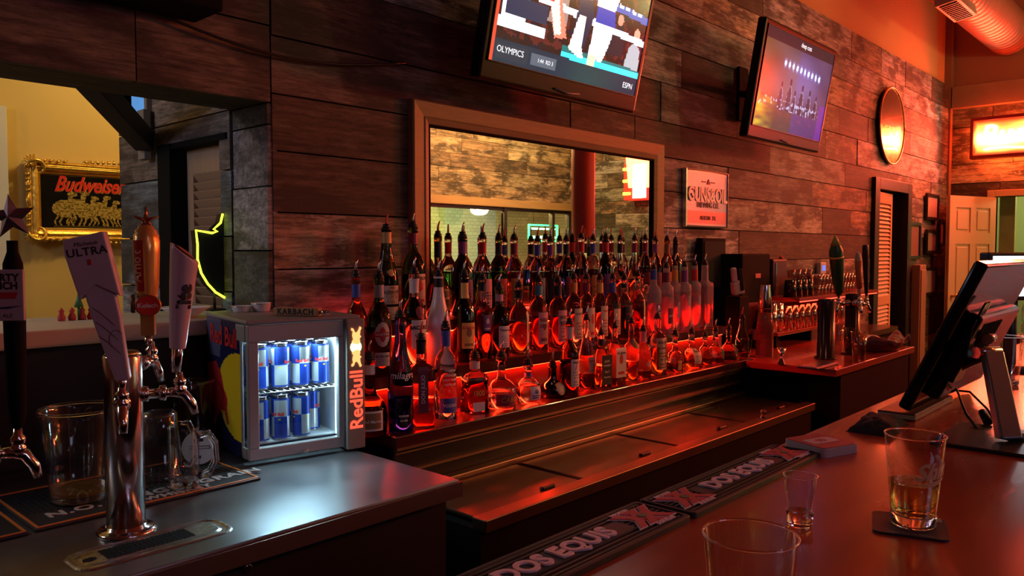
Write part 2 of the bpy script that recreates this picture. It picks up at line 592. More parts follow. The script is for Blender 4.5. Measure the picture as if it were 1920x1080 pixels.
# dusk-lit window in the end wall, beside the second neon (seen in mirror and metal)
bm = bm_new(); box(bm, (XE - 0.022, -1.45, 0.95), (XE - 0.012, -0.15, 2.75))
wn = struct('window_3', bm, M('dusk_pane', (0.1, 0.12, 0.14), 0.2, emit=(0.55, 0.75, 0.80), es=0.5))
bm = bm_new()
for y0, y1, z0, z1 in ((-1.51, -0.09, 0.88, 0.95), (-1.51, -0.09, 2.75, 2.82), (-1.51, -1.45, 0.95, 2.75), (-0.15, -0.09, 0.95, 2.75)):
    box(bm, (XE - 0.05, y0, z0), (XE - 0.008, y1, z1))
finish('window_frame', bm, M('pale_frame', (0.45, 0.42, 0.36), 0.5), wn)
# floor, ceiling, remaining walls
bm = bm_new(); box(bm, (-3.3, -5.8, -0.1), (12.5, 5.2, 0)); struct('floor', bm, M('floor_boards', (0.06, 0.035, 0.022), 0.45, var=0.4, scale=3, aniso=(1, 8, 1)))
bm = bm_new(); box(bm, (-3.3, -3.1, 4.4), (12.5, 2.7, 4.5)); struct('ceiling', bm, M('ceiling_paint', (0.30, 0.10, 0.06), 0.8, var=0.1))
bm = bm_new(); box(bm, (-3.4, -3.1, 0), (-3.3, 5.2, 4.4)); struct('wall_left', bm, M('dark_wall_paint', (0.10, 0.05, 0.04), 0.8))

# side room behind the opening
YEL = M('yellow_plaster', (0.72, 0.50, 0.17), 0.55, var=0.07, scale=2.2, bump=0.04)
bm = bm_new(); box(bm, (-3.3, 5.0, 0), (3.2, 5.1, 3.2)); struct('wall_side_room', bm, YEL)
bm = bm_new(); box(bm, (-3.3, 2.64, 3.1), (3.2, 5.1, 3.2)); struct('ceiling_side_room', bm, M('side_ceiling', (0.5, 0.4, 0.25), 0.8))
bm = bm_new(); box(bm, (3.1, 2.64, 0), (3.2, 5.1, 3.1)); struct('wall_side_room_end', bm, YEL)
# boarded wall with the shuttered doorway, running away from the opening
DS = (2.72, 3.20, 0.0, 1.88)
bm = bm_new(); cols = []
BW = (3.30, 3.56, 2.02, 2.30)
plank_mesh(bm, cols, lambda s, z, d: Vector((1.40 - d, s, z)), 2.64, 3.62, 0, 3.1, [DS, BW], rg, row=0.215, lmin=0.35, lmax=1.0,
           pal=[(0.20, 0.22, 0.24), (0.14, 0.15, 0.17), (0.25, 0.27, 0.28), (0.17, 0.12, 0.09)])
solid(bm, cols, (1.434, DS[1], 0), (1.52, BW[0], 3.1), DARK)
solid(bm, cols, (1.434, BW[1], 0), (1.52, 3.62, 3.1), DARK)
solid(bm, cols, (1.434, BW[0], 0), (1.52, BW[1], BW[2]), DARK)
solid(bm, cols, (1.434, BW[0], BW[3]), (1.52, BW[1], 3.1), DARK)
solid(bm, cols, (1.434, 2.64, DS[3]), (1.52, DS[1], 3.1), DARK)
fin_paint('wall_side_boards', bm, cols, WOODY)
wn = struct('window_1', (lambda b: (box(b, (1.43, BW[0], BW[2]), (1.44, BW[1], BW[3])), b)[1])(bm_new()),
            M('blue_dusk_pane', (0.05, 0.1, 0.2), 0.2, emit=(0.12, 0.36, 0.80), es=0.75))
b2 = bm_new()
for y0, y1, z0, z1 in ((BW[0], BW[1], BW[2] - .02, BW[2]), (BW[0], BW[1], BW[3], BW[3] + .02), (BW[0] - .025, BW[0], BW[2] - .02, BW[3] + .02), (BW[1], BW[1] + .02, BW[2] - .02, BW[3] + .02)):
    box(b2, (1.375, y0, z0), (1.43, y1, z1))
finish('window_frame', b2, M('weathered_wood', (0.25, 0.2, 0.15), 0.7), wn)
# white door edge at the far left of the side room
bm = bm_new()
a = at(14, 300, Y=4.94)
box(bm, (a.x - 0.5, 4.93, 0), (a.x, 4.995, 2.25)); struct('door_1', bm, M('white_door', (0.72, 0.68, 0.66), 0.5), bevel=0.004)


def louver_door(name, kind, o0, dirv, w, z0, z1, col, n, thick=0.03, frame=0.05):
    """door leaf with slats; o0 = bottom corner, dirv = unit direction along its width"""
    dv = Vector(dirv).normalized(); nv = dv.cross(Vector((0, 0, 1))).normalized()
    mt = Matrix(((dv.x, nv.x, 0, o0[0]), (dv.y, nv.y, 0, o0[1]), (0, 0, 1, 0), (0, 0, 0, 1)))
    fm = M(name + '_wood', col, 0.5, var=0.15, scale=4, aniso=(12, 12, 1))
    b = bm_new()
    box(b, (0, -thick / 2, z0), (frame, thick / 2, z1), mt); box(b, (w - frame, -thick / 2, z0), (w, thick / 2, z1), mt)
    zm = (z0 + z1) / 2
    for za, zb in ((z0, z0 + 0.12), (zm - 0.04, zm + 0.04), (z1 - 0.1, z1)):
        box(b, (frame, -thick / 2, za), (w - frame, thick / 2, zb), mt)
    o = struct(name, b, fm, bevel=0.002)
    b = bm_new()
    for za, zb in ((z0 + 0.12, zm - 0.04), (zm + 0.04, z1 - 0.1)):
        m_ = int((zb - za) / n)
        for i in range(m_):
            zc = za + (i + 0.5) * (zb - za) / m_
            ms = mt @ Matrix.Translation((w / 2, 0, zc)) @ Matrix.Rotation(R(38), 4, 'X')
            cbox(b, (0, 0, 0), (w - 2 * frame + 0.004, 0.006, n * 1.25), ms)
    s = finish('louver_panel', b, fm, o)
    return o


louver_door('door_2', 0, (1.47, 2.70), (0, 1, 0), 0.40, 0.02, 1.87, (0.42, 0.25, 0.15), 0.034)
bm = bm_new()
box(bm, (1.385, 3.10, 0), (1.46, 3.21, 1.89)); box(bm, (1.39, 2.66, 1.868), (1.46, 3.21, 1.89))
struct('trim_4', bm, MATTE)
bm = bm_new(); box(bm, (1.53, 2.64, 0), (1.56, 3.6, 3.1)); struct('wall_black_backing', bm, MATTE)  # black sheet added behind the shutters to block stray light
# black cased doorway on the right with a louvered leaf ajar
bm = bm_new()
for x0, x1, z0, z1 in ((7.30, 7.42, 0, 2.12), (8.24, 8.36, 0, 2.12), (7.42, 8.24, 2.02, 2.12)):
    box(bm, (x0, YW - 0.035, z0), (x1, YW + 0.22, z1))
struct('trim_5', bm, M('black_trim', (0.012, 0.010, 0.010), 0.5), bevel=0.004)
louver_door('door_3', 0, (7.43, YW + 0.0), (0.96, 0.06, 0), 0.50, 0.02, 2.0, (0.55, 0.30, 0.15), 0.036)
bm = bm_new(); box(bm, (7.3, YW + 0.28, 0), (8.4, YW + 0.3, 2.2)); struct('wall_dark_passage', bm, MATTE)

# door leaf standing open at the end wall
dh = Vector((XE - 0.02, 1.95, 0)); dl = Vector((9.07, 2.22, 0))
dv = (dh - dl).normalized(); nv = dv.cross(Vector((0, 0, 1)))
wd = (dh - dl).length
mt = Matrix(((dv.x, nv.x, 0, dl.x), (dv.y, nv.y, 0, dl.y), (0, 0, 1, 0), (0, 0, 0, 1)))
DOORM = M('door_paint', (0.62, 0.40, 0.22), 0.4)
bm = bm_new()
T = 0.02
box(bm, (0, -T + 0.012, 0.02), (wd, T - 0.012, 2.04), mt)
xs = [0, 0.10, wd / 2 - 0.045, wd / 2 + 0.045, wd - 0.10, wd]
zs = [0.02, 0.24, 0.80, 0.94, 1.54, 1.66, 1.92, 2.04]
for x0, x1 in ((xs[0], xs[1]), (xs[2], xs[3]), (xs[4], xs[5])): box(bm, (x0, -T, 0.02), (x1, T, 2.04), mt)
for z0, z1 in ((zs[0], zs[1]), (zs[2], zs[3]), (zs[4], zs[5]), (zs[6], zs[7])):
    for x0, x1 in ((xs[1], xs[2]), (xs[3], xs[4])): box(bm, (x0, -T, z0), (x1, T, z1), mt)
d4 = struct('door_4', bm, DOORM)
bm = bm_new()
for x0, x1 in ((xs[1], xs[2]), (xs[3], xs[4])):
    for z0, z1 in ((zs[1], zs[2]), (zs[3], zs[4]), (zs[5], zs[6])):
        box(bm, (x0 + 0.03, -T + 0.003, z0 + 0.03), (x1 - 0.03, T - 0.003, z1 - 0.03), mt)
finish('door_panels', bm, DOORM, d4, bevel=0.006)
bm = bm_new(); lathe(bm, [(0.012, 0), (0.012, 0.03), (0.028, 0.045), (0.03, 0.06), (0.018, 0.075)], 16, mat=mt @ Matrix.Translation((0.06, T, 1.0)) @ Matrix.Rotation(R(-90), 4, 'X'))
finish('door_knob', bm, M('brass', (0.7, 0.5, 0.2), 0.3, 1.0), d4)
# casing and the room beyond
bm = bm_new()
for y0, y1, z0, z1 in ((DOOR_E[1], DOOR_E[1] + 0.07, 0, 2.12), (DOOR_E[0] - 0.07, DOOR_E[0], 0, 2.12), (DOOR_E[0], DOOR_E[1], 2.05, 2.12)):
    box(bm, (XE - 0.03, y0, z0), (XE + 0.13, y1, z1))
struct('trim_6', bm, M('casing_paint', (0.55, 0.45, 0.22), 0.5), bevel=0.004)
bm = bm_new()
box(bm, (11.9, -0.4, 0), (12.0, 2.7, 3.0)); box(bm, (9.96, 2.45, 0), (12.0, 2.55, 3.0)); box(bm, (9.96, -0.4, 0), (12.0, -0.3, 3.0)); box(bm, (9.95, -0.4, 3.0), (12.0, 2.6, 3.1))
struct('wall_hall', bm, M('hall_paint', (0.62, 0.68, 0.40), 0.7))
bm = bm_new(); box(bm, (10.25, 1.84, 0), (10.34, 1.99, 2.9)); struct('trim_7', bm, M('hall_post_wood', (0.50, 0.40, 0.16), 0.6, var=0.3))

# far side of the room (seen in the bar mirror)
bm = bm_new(); cols = []
rg2 = random.Random(5)
WIN = [(5.2, 6.70, 0.9, 2.07), (6.76, 8.27, 0.9, 2.07), (8.33, 9.35, 0.9, 2.07), (9.40, 9.76, 0.9, 2.07)]
plank_mesh(bm, cols, lambda s, z, d: Vector((s, -3.0 + d, z)), -3.2, XE, 0, 3.4, WIN, rg2, row=0.2,
           pal=[(0.34, 0.24, 0.14), (0.25, 0.16, 0.09), (0.42, 0.32, 0.2), (0.2, 0.13, 0.08)])
fin_paint('wall_front', bm, cols, WOODX)
bm = bm_new(); box(bm, (-3.3, -3.12, 3.4), (XE + 0.1, -3.02, 4.4)); struct('wall_front_upper', bm, TAN)
bm = bm_new(); box(bm, (4.9, -3.02, 2.09), (9.79, -2.93, 2.2)); struct('trim_8', bm, M('header_board', (0.5, 0.32, 0.15), 0.5, var=0.2, scale=3, aniso=(1, 8, 8)), bevel=0.005)
bm = bm_new()
for x in (5.17, 6.73, 8.30, 9.375, 9.78): box(bm, (x - 0.03, -3.04, 0.9), (x + 0.03, -2.97, 2.09))
for z in (0.88, 2.06): box(bm, (5.17, -3.03, z - 0.018), (9.78, -2.98, z + 0.018))
wf = struct('window_2', bm, M('dark_frame', (0.03, 0.02, 0.015), 0.4))
bm = bm_new(); box(bm, (5.2, -3.012, 0.9), (9.77, -3.006, 2.07)); finish('window_panes', bm, CLEAR, wf)
BR, brnt, brb = nodes_of('painted_brick')
tc = brnt.nodes.new('ShaderNodeTexCoord'); mp = brnt.nodes.new('ShaderNodeMapping'); mp.inputs['Rotation'].default_value = (R(90), 0, 0)
bt = brnt.nodes.new('ShaderNodeTexBrick'); bt.inputs['Scale'].default_value = 4
bt.inputs['Color1'].default_value = (0.68, 0.60, 0.42, 1); bt.inputs['Color2'].default_value = (0.58, 0.50, 0.34, 1); bt.inputs['Mortar'].default_value = (0.4, 0.34, 0.22, 1)
brnt.links.new(tc.outputs['Object'], mp.inputs[0]); brnt.links.new(mp.outputs[0], bt.inputs['Vector']); brnt.links.new(bt.outputs[0], brb.inputs['Base Color'])
bp = brnt.nodes.new('ShaderNodeBump'); bp.inputs['Distance'].default_value = 0.01; bp.invert = True
brnt.links.new(bt.outputs['Fac'], bp.inputs['Height']); brnt.links.new(bp.outputs[0], brb.inputs['Normal'])
brb.inputs['Roughness'].default_value = 0.8
bm = bm_new(); box(bm, (0, -5.6, 0), (12.4, -5.5, 2.6)); box(bm, (12.3, -5.5, 0), (12.4, -3.1, 2.6)); box(bm, (0, -5.5, 0), (0.1, -3.1, 2.6))
struct('wall_front_room', bm, BR)
bm = bm_new(); box(bm, (0, -5.6, 2.32), (12.4, -3.05, 2.4)); struct('ceiling_front_room', bm, M('front_ceiling', (0.6, 0.52, 0.36), 0.8))

# ================================================================ back bar carcass
ZC = 0.87
STONE = M('worn_zinc', (0.20, 0.20, 0.21), 0.34, 0.8, var=0.5, scale=5, bump=0.05)
t = thing('tap_counter', 'worn metal-topped counter carrying the chrome beer tower and lit drinks cooler', 'counter', (0, 0, 0))
bm = bm_new(); box(bm, (-2.2, 1.49, ZC - 0.035), (1.415, YW + 0.02, ZC)); finish('countertop', bm, STONE, t, bevel=0.004)
bm = bm_new(); box(bm, (-2.2, 1.52, 0), (1.395, YW + 0.02, ZC - 0.035)); finish('cabinet_body', bm, M('black_cabinet', (0.018, 0.012, 0.010), 0.5), t)
bm = bm_new(); box(bm, (-2.2, 1.482, ZC - 0.045), (1.42, 1.49, ZC - 0.006)); finish('edge_strip', bm, M('edge_steel', (0.30, 0.2, 0.16), 0.35, 0.8), t)
bm = bm_new(); p = at(466, 1065, Y=1.515)
lathe(bm, [(0.010, 0), (0.010, 0.004), (0.006, 0.006)], 14, mat=Matrix.Translation((p.x, 1.52, p.z)) @ Matrix.Rotation(R(90), 4, 'X'))
finish('cabinet_lock', bm, CHROME, t)

GLOSSB = M('glossy_black_shelf', (0.06, 0.012, 0.010), 0.24, coat=0.15)
RISER = M('riser_panel', (0.055, 0.012, 0.010), 0.22)
t = thing('bottle_display', 'three-tier black back-bar shelf with red strip lights under its steps', 'shelf', (0, 0, 0))
X0, X1 = 1.515, 3.93
bm = bm_new(); box(bm, (X0, 1.875, 0.865), (X1, YW - 0.01, 0.90)); finish('lower_shelf', bm, GLOSSB, t, bevel=0.003)
bm = bm_new(); box(bm, (X0, 2.035, 1.035), (X1, YW - 0.01, 1.06)); finish('middle_shelf', bm, GLOSSB, t, bevel=0.003)
bm = bm_new(); box(bm, (X0, 2.18, 1.185), (X1, YW - 0.01, 1.21)); finish('top_shelf', bm, GLOSSB, t, bevel=0.003)
bm = bm_new(); box(bm, (X0, 2.06, 0.90), (X1, 2.08, 1.035)); box(bm, (X0, 2.205, 1.06), (X1, 2.225, 1.185))
finish('riser', bm, RISER, t)
bm = bm_new(); box(bm, (X0, 2.031, 1.020), (X1, 2.036, 1.06)); finish('shelf_lip', bm, GLOSSB, t)
bm = bm_new(); box(bm, (X0, 2.176, 1.170), (X1, 2.181, 1.21)); finish('shelf_lip', bm, GLOSSB, t)
LED = M('red_strip_light', (0.2, 0.01, 0.01), 0.4, emit=(1, 0.035, 0.008), es=75)
bm = bm_new(); box(bm, (X0 + 0.02, 2.045, 1.0165), (X1 - 0.02, 2.056, 1.030)); finish('light_strip', bm, LED, t)
bm = bm_new(); box(bm, (X0 + 0.02, 2.19, 1.1665), (X1 - 0.02, 2.201, 1.180)); finish('light_strip', bm, LED, t)
area('strip_glow', (2.72, 2.048, 1.018), (2.72, 1.985, 0.90), 2.38, 0.012, (1, 0.018, 0.005), 40, spread=150)
area('strip_glow', (2.72, 2.193, 1.168), (2.72, 2.13, 1.06), 2.38, 0.012, (1, 0.018, 0.005), 40, spread=150)
bm = bm_new(); box(bm, (X0 + 0.02, 2.368, 1.211), (X1 - 0.02, 2.376, 1.216)); finish('light_strip', bm, M('dim_red_strip', (0.2, 0.01, 0.01), 0.4, emit=(1, .04, .02), es=6), t)
area('strip_glow', (2.72, 2.36, 1.222), (2.72, 2.36, 2.0), 2.38, 0.010, (1, 0.03, 0.02), 0.7)
TRIMS = M('bronze_trim', (0.30, 0.21, 0.13), 0.38, 1.0)
bm = bm_new(); box(bm, (X0, 1.885, 0.74), (X1, 1.90, 0.865)); finish('front_panel', bm, M('black_lacquer', (0.012, 0.009, 0.008), 0.3), t)
bm = bm_new()
for z0, z1, y in ((0.858, 0.866, 1.868), (0.845, 0.850, 1.874), (0.786, 0.794, 1.868)): box(bm, (X0, y, z0), (X1, 1.885, z1))
finish('trim_strip', bm, TRIMS, t)
bm = bm_new(); box(bm, (X0, 1.95, 0), (X1, YW - 0.01, 0.865)); finish('cabinet_body', bm, MATTE, t)

BRONZE = M('bronze_steel', (0.22, 0.13, 0.075), 0.24, 0.9, var=0.2, scale=3)
t = thing('bottle_cooler', 'low bronze-lidded bottle cooler under the bottle shelf', 'cooler', (0, 0, 0))
bm = bm_new(); box(bm, (X0, 1.51, 0), (3.80, 1.88, 0.70)); finish('cooler_body', bm, MATTE, t)
bm = bm_new(); box(bm, (X0, 1.49, 0.695), (3.80, 1.545, 0.732)); box(bm, (X0, 1.845, 0.70), (3.80, 1.885, 0.742)); finish('rim', bm, TRIMS, t, bevel=0.003)
LIDM = M('lid_bronze', (0.11, 0.065, 0.035), 0.32, 0.7, var=0.15)
xx = [X0 + 0.01, 2.03, 2.63, 3.20, 3.79]
for i, (a, b) in enumerate(zip(xx, xx[1:])):
    bm = bm_new(); box(bm, (a + 0.012, 1.556, 0.712), (b - 0.012, 1.838, 0.724)); l = finish('sliding_lid', bm, LIDM, t, bevel=0.003)
    bm = bm_new(); cbox(bm, ((a + b) / 2 + 0.1, 1.575, 0.729), (0.06, 0.016, 0.012)); finish('lid_handle', bm, BLACK, l, bevel=0.004)
for x in xx[1:-1]:
    bm = bm_new(); box(bm, (x - 0.010, 1.545, 0.706), (x + 0.010, 1.845, 0.722)); finish('divider', bm, MATTE, t)

t = thing('tap_counter', 'red-lit dark counter on the right with a black beer tower and food basket', 'counter', (0, 0, 0))
REDW = M('red_brown_lacquer', (0.30, 0.04, 0.02), 0.22, coat=0.3, var=0.3, scale=4)
bm = bm_new(); rings(bm, [[(x, y, z) for x, y in ((3.815, 1.40), (5.06, 1.40), (5.06, YW - .01), (3.94, YW - .01), (3.94, 1.86), (3.815, 1.86))] for z in (.865, .90)])
for f in bm.faces: f.smooth = False
finish('countertop', bm, REDW, t, bevel=0.003)
bm = bm_new(); box(bm, (3.96, 1.43, 0), (5.05, YW - 0.01, 0.865)); finish('cabinet_body', bm, MATTE, t)
t = thing('side_counter', 'dark counter under the glass rack beyond the tap counter', 'counter', (0, 0, 0))
bm = bm_new(); box(bm, (5.065, 1.95, 0.84), (6.6, YW - 0.01, 0.88)); finish('countertop', bm, GLOSSB, t)
bm = bm_new(); box(bm, (5.08, 1.98, 0), (6.58, YW - 0.01, 0.84)); finish('cabinet_body', bm, MATTE, t)

# customers' bar
t = thing('customer_bar', 'glossy red-brown wooden bar top in the foreground with pint and shot glass on it', 'bar counter', (0, 0, 0))
BARW = M('bar_top_lacquer', (0.36, 0.055, 0.018), 0.24, coat=0.1, spec=0.4, var=0.35, scale=2.5, aniso=(1, 5, 5), bump=0.015)
bm = bm_new(); box(bm, (-1.8, 0.04, 1.02), (6.8, 0.705, 1.06)); finish('bar_top', bm, BARW, t, bevel=0.006)
bm = bm_new(); box(bm, (-1.8, 0.30, 0), (6.8, 0.62, 1.02)); finish('bar_body', bm, MATTE, t)
bm = bm_new(); box(bm, (-1.7, 0.62, 0.70), (6.5, 0.66, 0.95)); finish('inner_shelf', bm, M('under_bar_steel', (0.05, 0.03, 0.025), 0.4, 0.6), t)

# ================================================================ on the wall
# bar mirror
t = thing('framed_mirror', 'big wall mirror in a wide worn gold frame behind the liquor bottles', 'mirror', (0, 0, 0))
mx0, mx1, mz0, mz1 = 2.01, 3.83, 1.222, 2.06
fw = 0.095
bm = bm_new()


def frame_rings(bm, x0, x1, z0, z1, prof, y):
    """mitred frame: prof = list of (inset, stand-out)"""
    rs = []
    for a, d in prof:
        rs.append([bm.verts.new((x0 + a, y - d, z0 + a)), bm.verts.new((x1 - a, y - d, z0 + a)),
                   bm.verts.new((x1 - a, y - d, z1 - a)), bm.verts.new((x0 + a, y - d, z1 - a))])
    for a, b in zip(rs, rs[1:]):
        for i in range(4): bm.faces.new((a[i], a[(i + 1) % 4], b[(i + 1) % 4], b[i]))


frame_rings(bm, mx0, mx1, mz0, mz1, [(0, 0), (0, 0.028), (0.006, 0.034), (0.06, 0.026), (0.066, 0.030), (0.088, 0.022), (fw, 0.018), (fw, 0.004)], YW)
finish('frame', bm, M('worn_gold_frame', (0.27, 0.20, 0.09), 0.5, 0.15, var=0.35, scale=9, aniso=(1, 6, 6), bump=0.1), t)
bm = bm_new(); box(bm, (mx0 + fw - 0.004, YW - 0.008, mz0 + fw - 0.004), (mx1 - fw + 0.004, YW - 0.002, mz1 - fw + 0.004))
finish('mirror_glass', bm, M('silvered_glass', (0.86, 0.85, 0.78), 0.012, 1.0), t)
bm = bm_new(); frame_rings(bm, mx0 + fw - 0.012, mx1 - fw + 0.012, mz0 + fw - 0.012, mz1 - fw + 0.012, [(0, 0.010), (0, 0.022), (0.014, 0.022), (0.014, 0.009)], YW)
finish('inner_lip', bm, MATTE, t)


# ---------------------------------------------------------------- televisions
def boxing(u, v):
    S_ = lambda *p: inpoly(u, v, p)
    c = (0.05, 0.015, 0.02)
    if noise.noise(Vector((u * 22, v * 16, 1))) > 0.15: c = (0.16, 0.03, 0.03)
    if noise.noise(Vector((u * 30, v * 22, 5))) > 0.3: c = (0.02, 0.02, 0.05)
    # crowd on the right
    if S_((.72, .27), (.78, .50), (.80, .52), (.83, .48), (.85, .27)): c = (0.03, 0.03, 0.05)
    if inell(u, v, .795, .54, .022, .045): c = (0.65, 0.36, 0.28)
    if S_((.86, .14), (.89, .36), (.93, .42), (.98, .36), (.99, .14)): c = (0.45, 0.47, 0.50)
    if inell(u, v, .935, .47, .025, .05): c = (0.70, 0.42, 0.33)
    if S_((.30, .36), (.33, .56), (.42, .56), (.43, .36)): c = (0.40, 0.30, 0.27)
    if inell(u, v, .375, .62, .02, .04): c = (0.6, 0.4, 0.33)
    if S_((.72, .85), (.75, 1), (.88, 1), (.86, .83)): c = (0.02, 0.02, 0.05)
    # ropes
    for a, b, w_, cc in ((.71, .60, .030, (0.10, 0.16, 0.45)), (.52, .42, .026, (0.85, 0.92, 1.0)), (.92, .86, .030, (0.8, 0.86, 1.0)), (1.10, 1.02, .04, (0.8, 0.1, 0.1))):
        y = a + (b - a) * u
        if abs(v - y) < w_: c = cc
    if abs(v - (.73 - .11 * u)) < .035 and int(u * 60) % 3 and .25 < u: c = (0.75, 0.85, 1.0) if abs(v - (.73 - .11 * u)) < .012 and .3 < u < .95 else c
    # canvas
    if v < .25 - .05 * u and u > .42: c = (0.10, 0.70, 0.85) if v < .185 else (0.02, 0.22, 0.22)
    # left standing figure: striped bright column
    if S_((.03, .28), (.06, 1), (.21, 1), (.19, .70), (.17, .28)):
        c = (0.95, 0.98, 1.0)
        if int(v * 14) % 3 == 0 and u > .11: c = (0.02, 0.72, 0.72)
    # red corner post / arm diagonal
    if S_((.20, 1), (.27, 1), (.33, .70), (.44, .28), (.36, .26), (.27, .62)): c = (0.95, 0.30, 0.22)
    if S_((.27, .62), (.33, .66), (.40, .30), (.36, .28)): c = (1.0, 0.72, 0.60)
    # back boxer, dark trunks
    if S_((.47, .24), (.49, .62), (.55, .72), (.60, .50), (.56, .24)): c = (0.03, 0.04, 0.10)
    if S_((.46, .22), (.50, .48), (.545, .48), (.545, .26), (.57, .18), (.53, .18)): c = (1.0, 0.85, 0.75)
    if S_((.52, .66), (.55, .88), (.62, .95), (.62, .70), (.56, .60)): c = (0.80, 0.42, 0.32)
    if inell(u, v, .575, .97, .05, .07): c = (0.12, 0.06, 0.05)
    # front boxer: torso and white trunks
    if S_((.61, .58), (.59, .80), (.60, 1), (.80, 1), (.79, .82), (.74, .58)): c = (1.0, 0.78, 0.66)
    if S_((.54, .72), (.60, .64), (.68, .74), (.68, .88), (.60, .90)): c = (1.0, 0.60, 0.46)
    if S_((.615, .47), (.61, .58), (.745, .58), (.76, .47)): c = (0.07, 0.09, 0.42)
    if S_((.60, .20), (.61, .47), (.76, .47), (.73, .30), (.70, .18), (.64, .20)): c = (1.0, 1.0, 1.0)
    if S_((.60, .14), (.60, .22), (.66, .22), (.65, .12)): c = (1.0, 0.7, 0.5)
    # score boxes
    if .02 < u < .24 and .53 < v < .58: c = (0.03, 0.62, 0.62)
    if .24 < u < .33 and .50 < v < .55: c = (0.6, 0.05, 0.05)
    if .05 < u < .30 and .32 < v < .45: c = (0.04, 0.06, 0.12)
    if .02 < u < .30 and .235 < v < .30: c = (0.92, 0.95, 1.0)
    if v < .155 - .02 * u: c = (0.03, 0.05, 0.09)
    if .03 < u < .22 and .02 < v < .13: c = (0.05, 0.06, 0.09)
    if .24 < u < .40 and .03 < v < .12: c = (0.16, 0.18, 0.22)
    if u < .02: c = (0.8, 0.12, 0.06)
    return tuple(x * x * 1.0 + x * 0.35 for x in c)


def concert(u, v):
    S_ = lambda *p: inpoly(u, v, p)
    n = noise.noise(Vector((u * 5, v * 5, 2)))
    c = [0.09 + .05 * n, 0.045 + .03 * n, 0.07 + .06 * n]
    g = math.exp(-(((u - .55) / .30) ** 2 + ((v - .60) / .28) ** 2))
    c = [c[0] + .12 * g, c[1] + .13 * g, c[2] + .30 * g]
    if u < .5 and v > .25: c = [c[0] + .22 * (0.5 - u), c[1] + .12 * (0.5 - u), c[2] * .6]
    # row of stage lamps
    for i in range(10):
        cx, cy = .30 + i * .058, .705 - i * .004
        if inell(u, v, cx, cy, .013, .032): return (0.75, 0.85, 1.0)
        if inell(u, v, cx, cy, .024, .055): c = [c[0] + .08, c[1] + .12, c[2] + .25]
    # people on the stage and raised arms
    for cx, cy, s_ in ((.30, .42, 1), (.42, .46, 1.2), (.50, .38, .9), (.60, .44, 1.2), (.72, .42, 1.1), (.83, .40, .9)):
        if inell(u, v, cx, cy - .12 * s_, .026 * s_, .14 * s_) or inell(u, v, cx, cy + .06 * s_, .013 * s_, .03 * s_):
            c = [.03, .02, .05]
        elif inell(u, v, cx + .004, cy - .12 * s_, .031 * s_, .15 * s_): c = [.35, .35, .45]
    if .22 < v < .32 and noise.noise(Vector((u * 40, v * 25, 8))) > .22: c = [.62, .62, .80]
    if v < .22: c = [.10 + .12 * max(0, noise.noise(Vector((u * 12, v * 20, 3)))), .045, .16 if u > .5 else .03]
    if u < .30 and v < .36 - .3 * u:
        g2 = max(0, 1 - u / .26) * (.5 + noise.noise(Vector((u * 8, v * 22, 4))))
        c = [c[0] + .75 * g2, c[1] + .62 * g2, c[2] * .5]
    if u > .9 and v < .4: c = [.20, .04, .30]
    if v > .88: c = [.03, .02, .025]
    return tuple(x * (.50 + .12 * (k_ == 2)) for k_, x in enumerate(c))


def television(label, x0, x1, yb, zb, h, tilt, pic, led, caps, mount_x):
    w_ = x1 - x0
    t = thing('television', label, 'television', (x0, yb, zb))
    tm = Matrix.Rotation(tilt, 4, 'X')
    P_ = lambda x, y, z: tm @ Vector((x, y, z))
    bm = bm_new()
    D = 0.055
    prof = []
    box(bm, (0, 0.0, 0), (w_, D, h), tm)
    finish('casing', bm, M('television_plastic', (0.004, 0.004, 0.005), 0.28, spec=0.3), t, bevel=0.012, seg=3)
    bm = bm_new(); box(bm, (w_ * .2, D, h * .15), (w_ * .8, D + 0.04, h * .8), tm); finish('back_box', bm, BLACK, t, bevel=0.01)
    bz = 0.035; bb = 0.075
    painted('screen', 150, 86, pic, lambda u, v: P_(bz + u * (w_ - 2 * bz), -0.0025, bb + v * (h - bb - bz)), SCREEN, t)
    bm = bm_new()
    fr = [(bz - .004, bb - .004, w_ - bz + .004, bb), (bz - .004, h - bz, w_ - bz + .004, h - bz + .004)]
    for a, b_, c_, d_ in fr: box(bm, (a, -0.006, b_), (c_, 0.001, d_), tm)
    for a, c_ in ((bz - .004, bz), (w_ - bz, w_ - bz + .004)): box(bm, (a, -0.006, bb), (c_, 0.001, h - bz), tm)
    finish('bezel', bm, BLACK, t)
    bm = bm_new(); tube(bm, [P_(w_ * .42, -0.004, bb * .35), P_(w_ * .5, -0.008, bb * .25), P_(w_ * .58, -0.004, bb * .35)], 0.004, 8)
    finish('chin_trim', bm, M('grey_plastic', (0.12, 0.12, 0.13), 0.3), t)
    for body, u, v, s, c in caps:
        lettering('caption', body, s, c, t, lambda x, y, z, u=u, v=v: P_(bz + u * (w_ - 2 * bz) + x, -0.004 - z, bb + v * (h - bb - bz) + y))
    # wall bracket
    bm = bm_new()
    yc = YW - yb - 0.008
    back = P_(mount_x, D + 0.04, h * .5)
    cbox(bm, (mount_x, D + 0.05, h * .5), (0.30, 0.02, 0.26), tm @ Matrix.Translation((0, 0, 0)))
    cbox(bm, (mount_x, yc - 0.012, back.z + 0.0), (0.12, 0.022, 0.34))
    tube(bm, [(mount_x, back.y, back.z), (mount_x, yc - 0.01, back.z)], 0.022, 10)
    finish('wall_bracket', bm, MATTE, t)
    return t


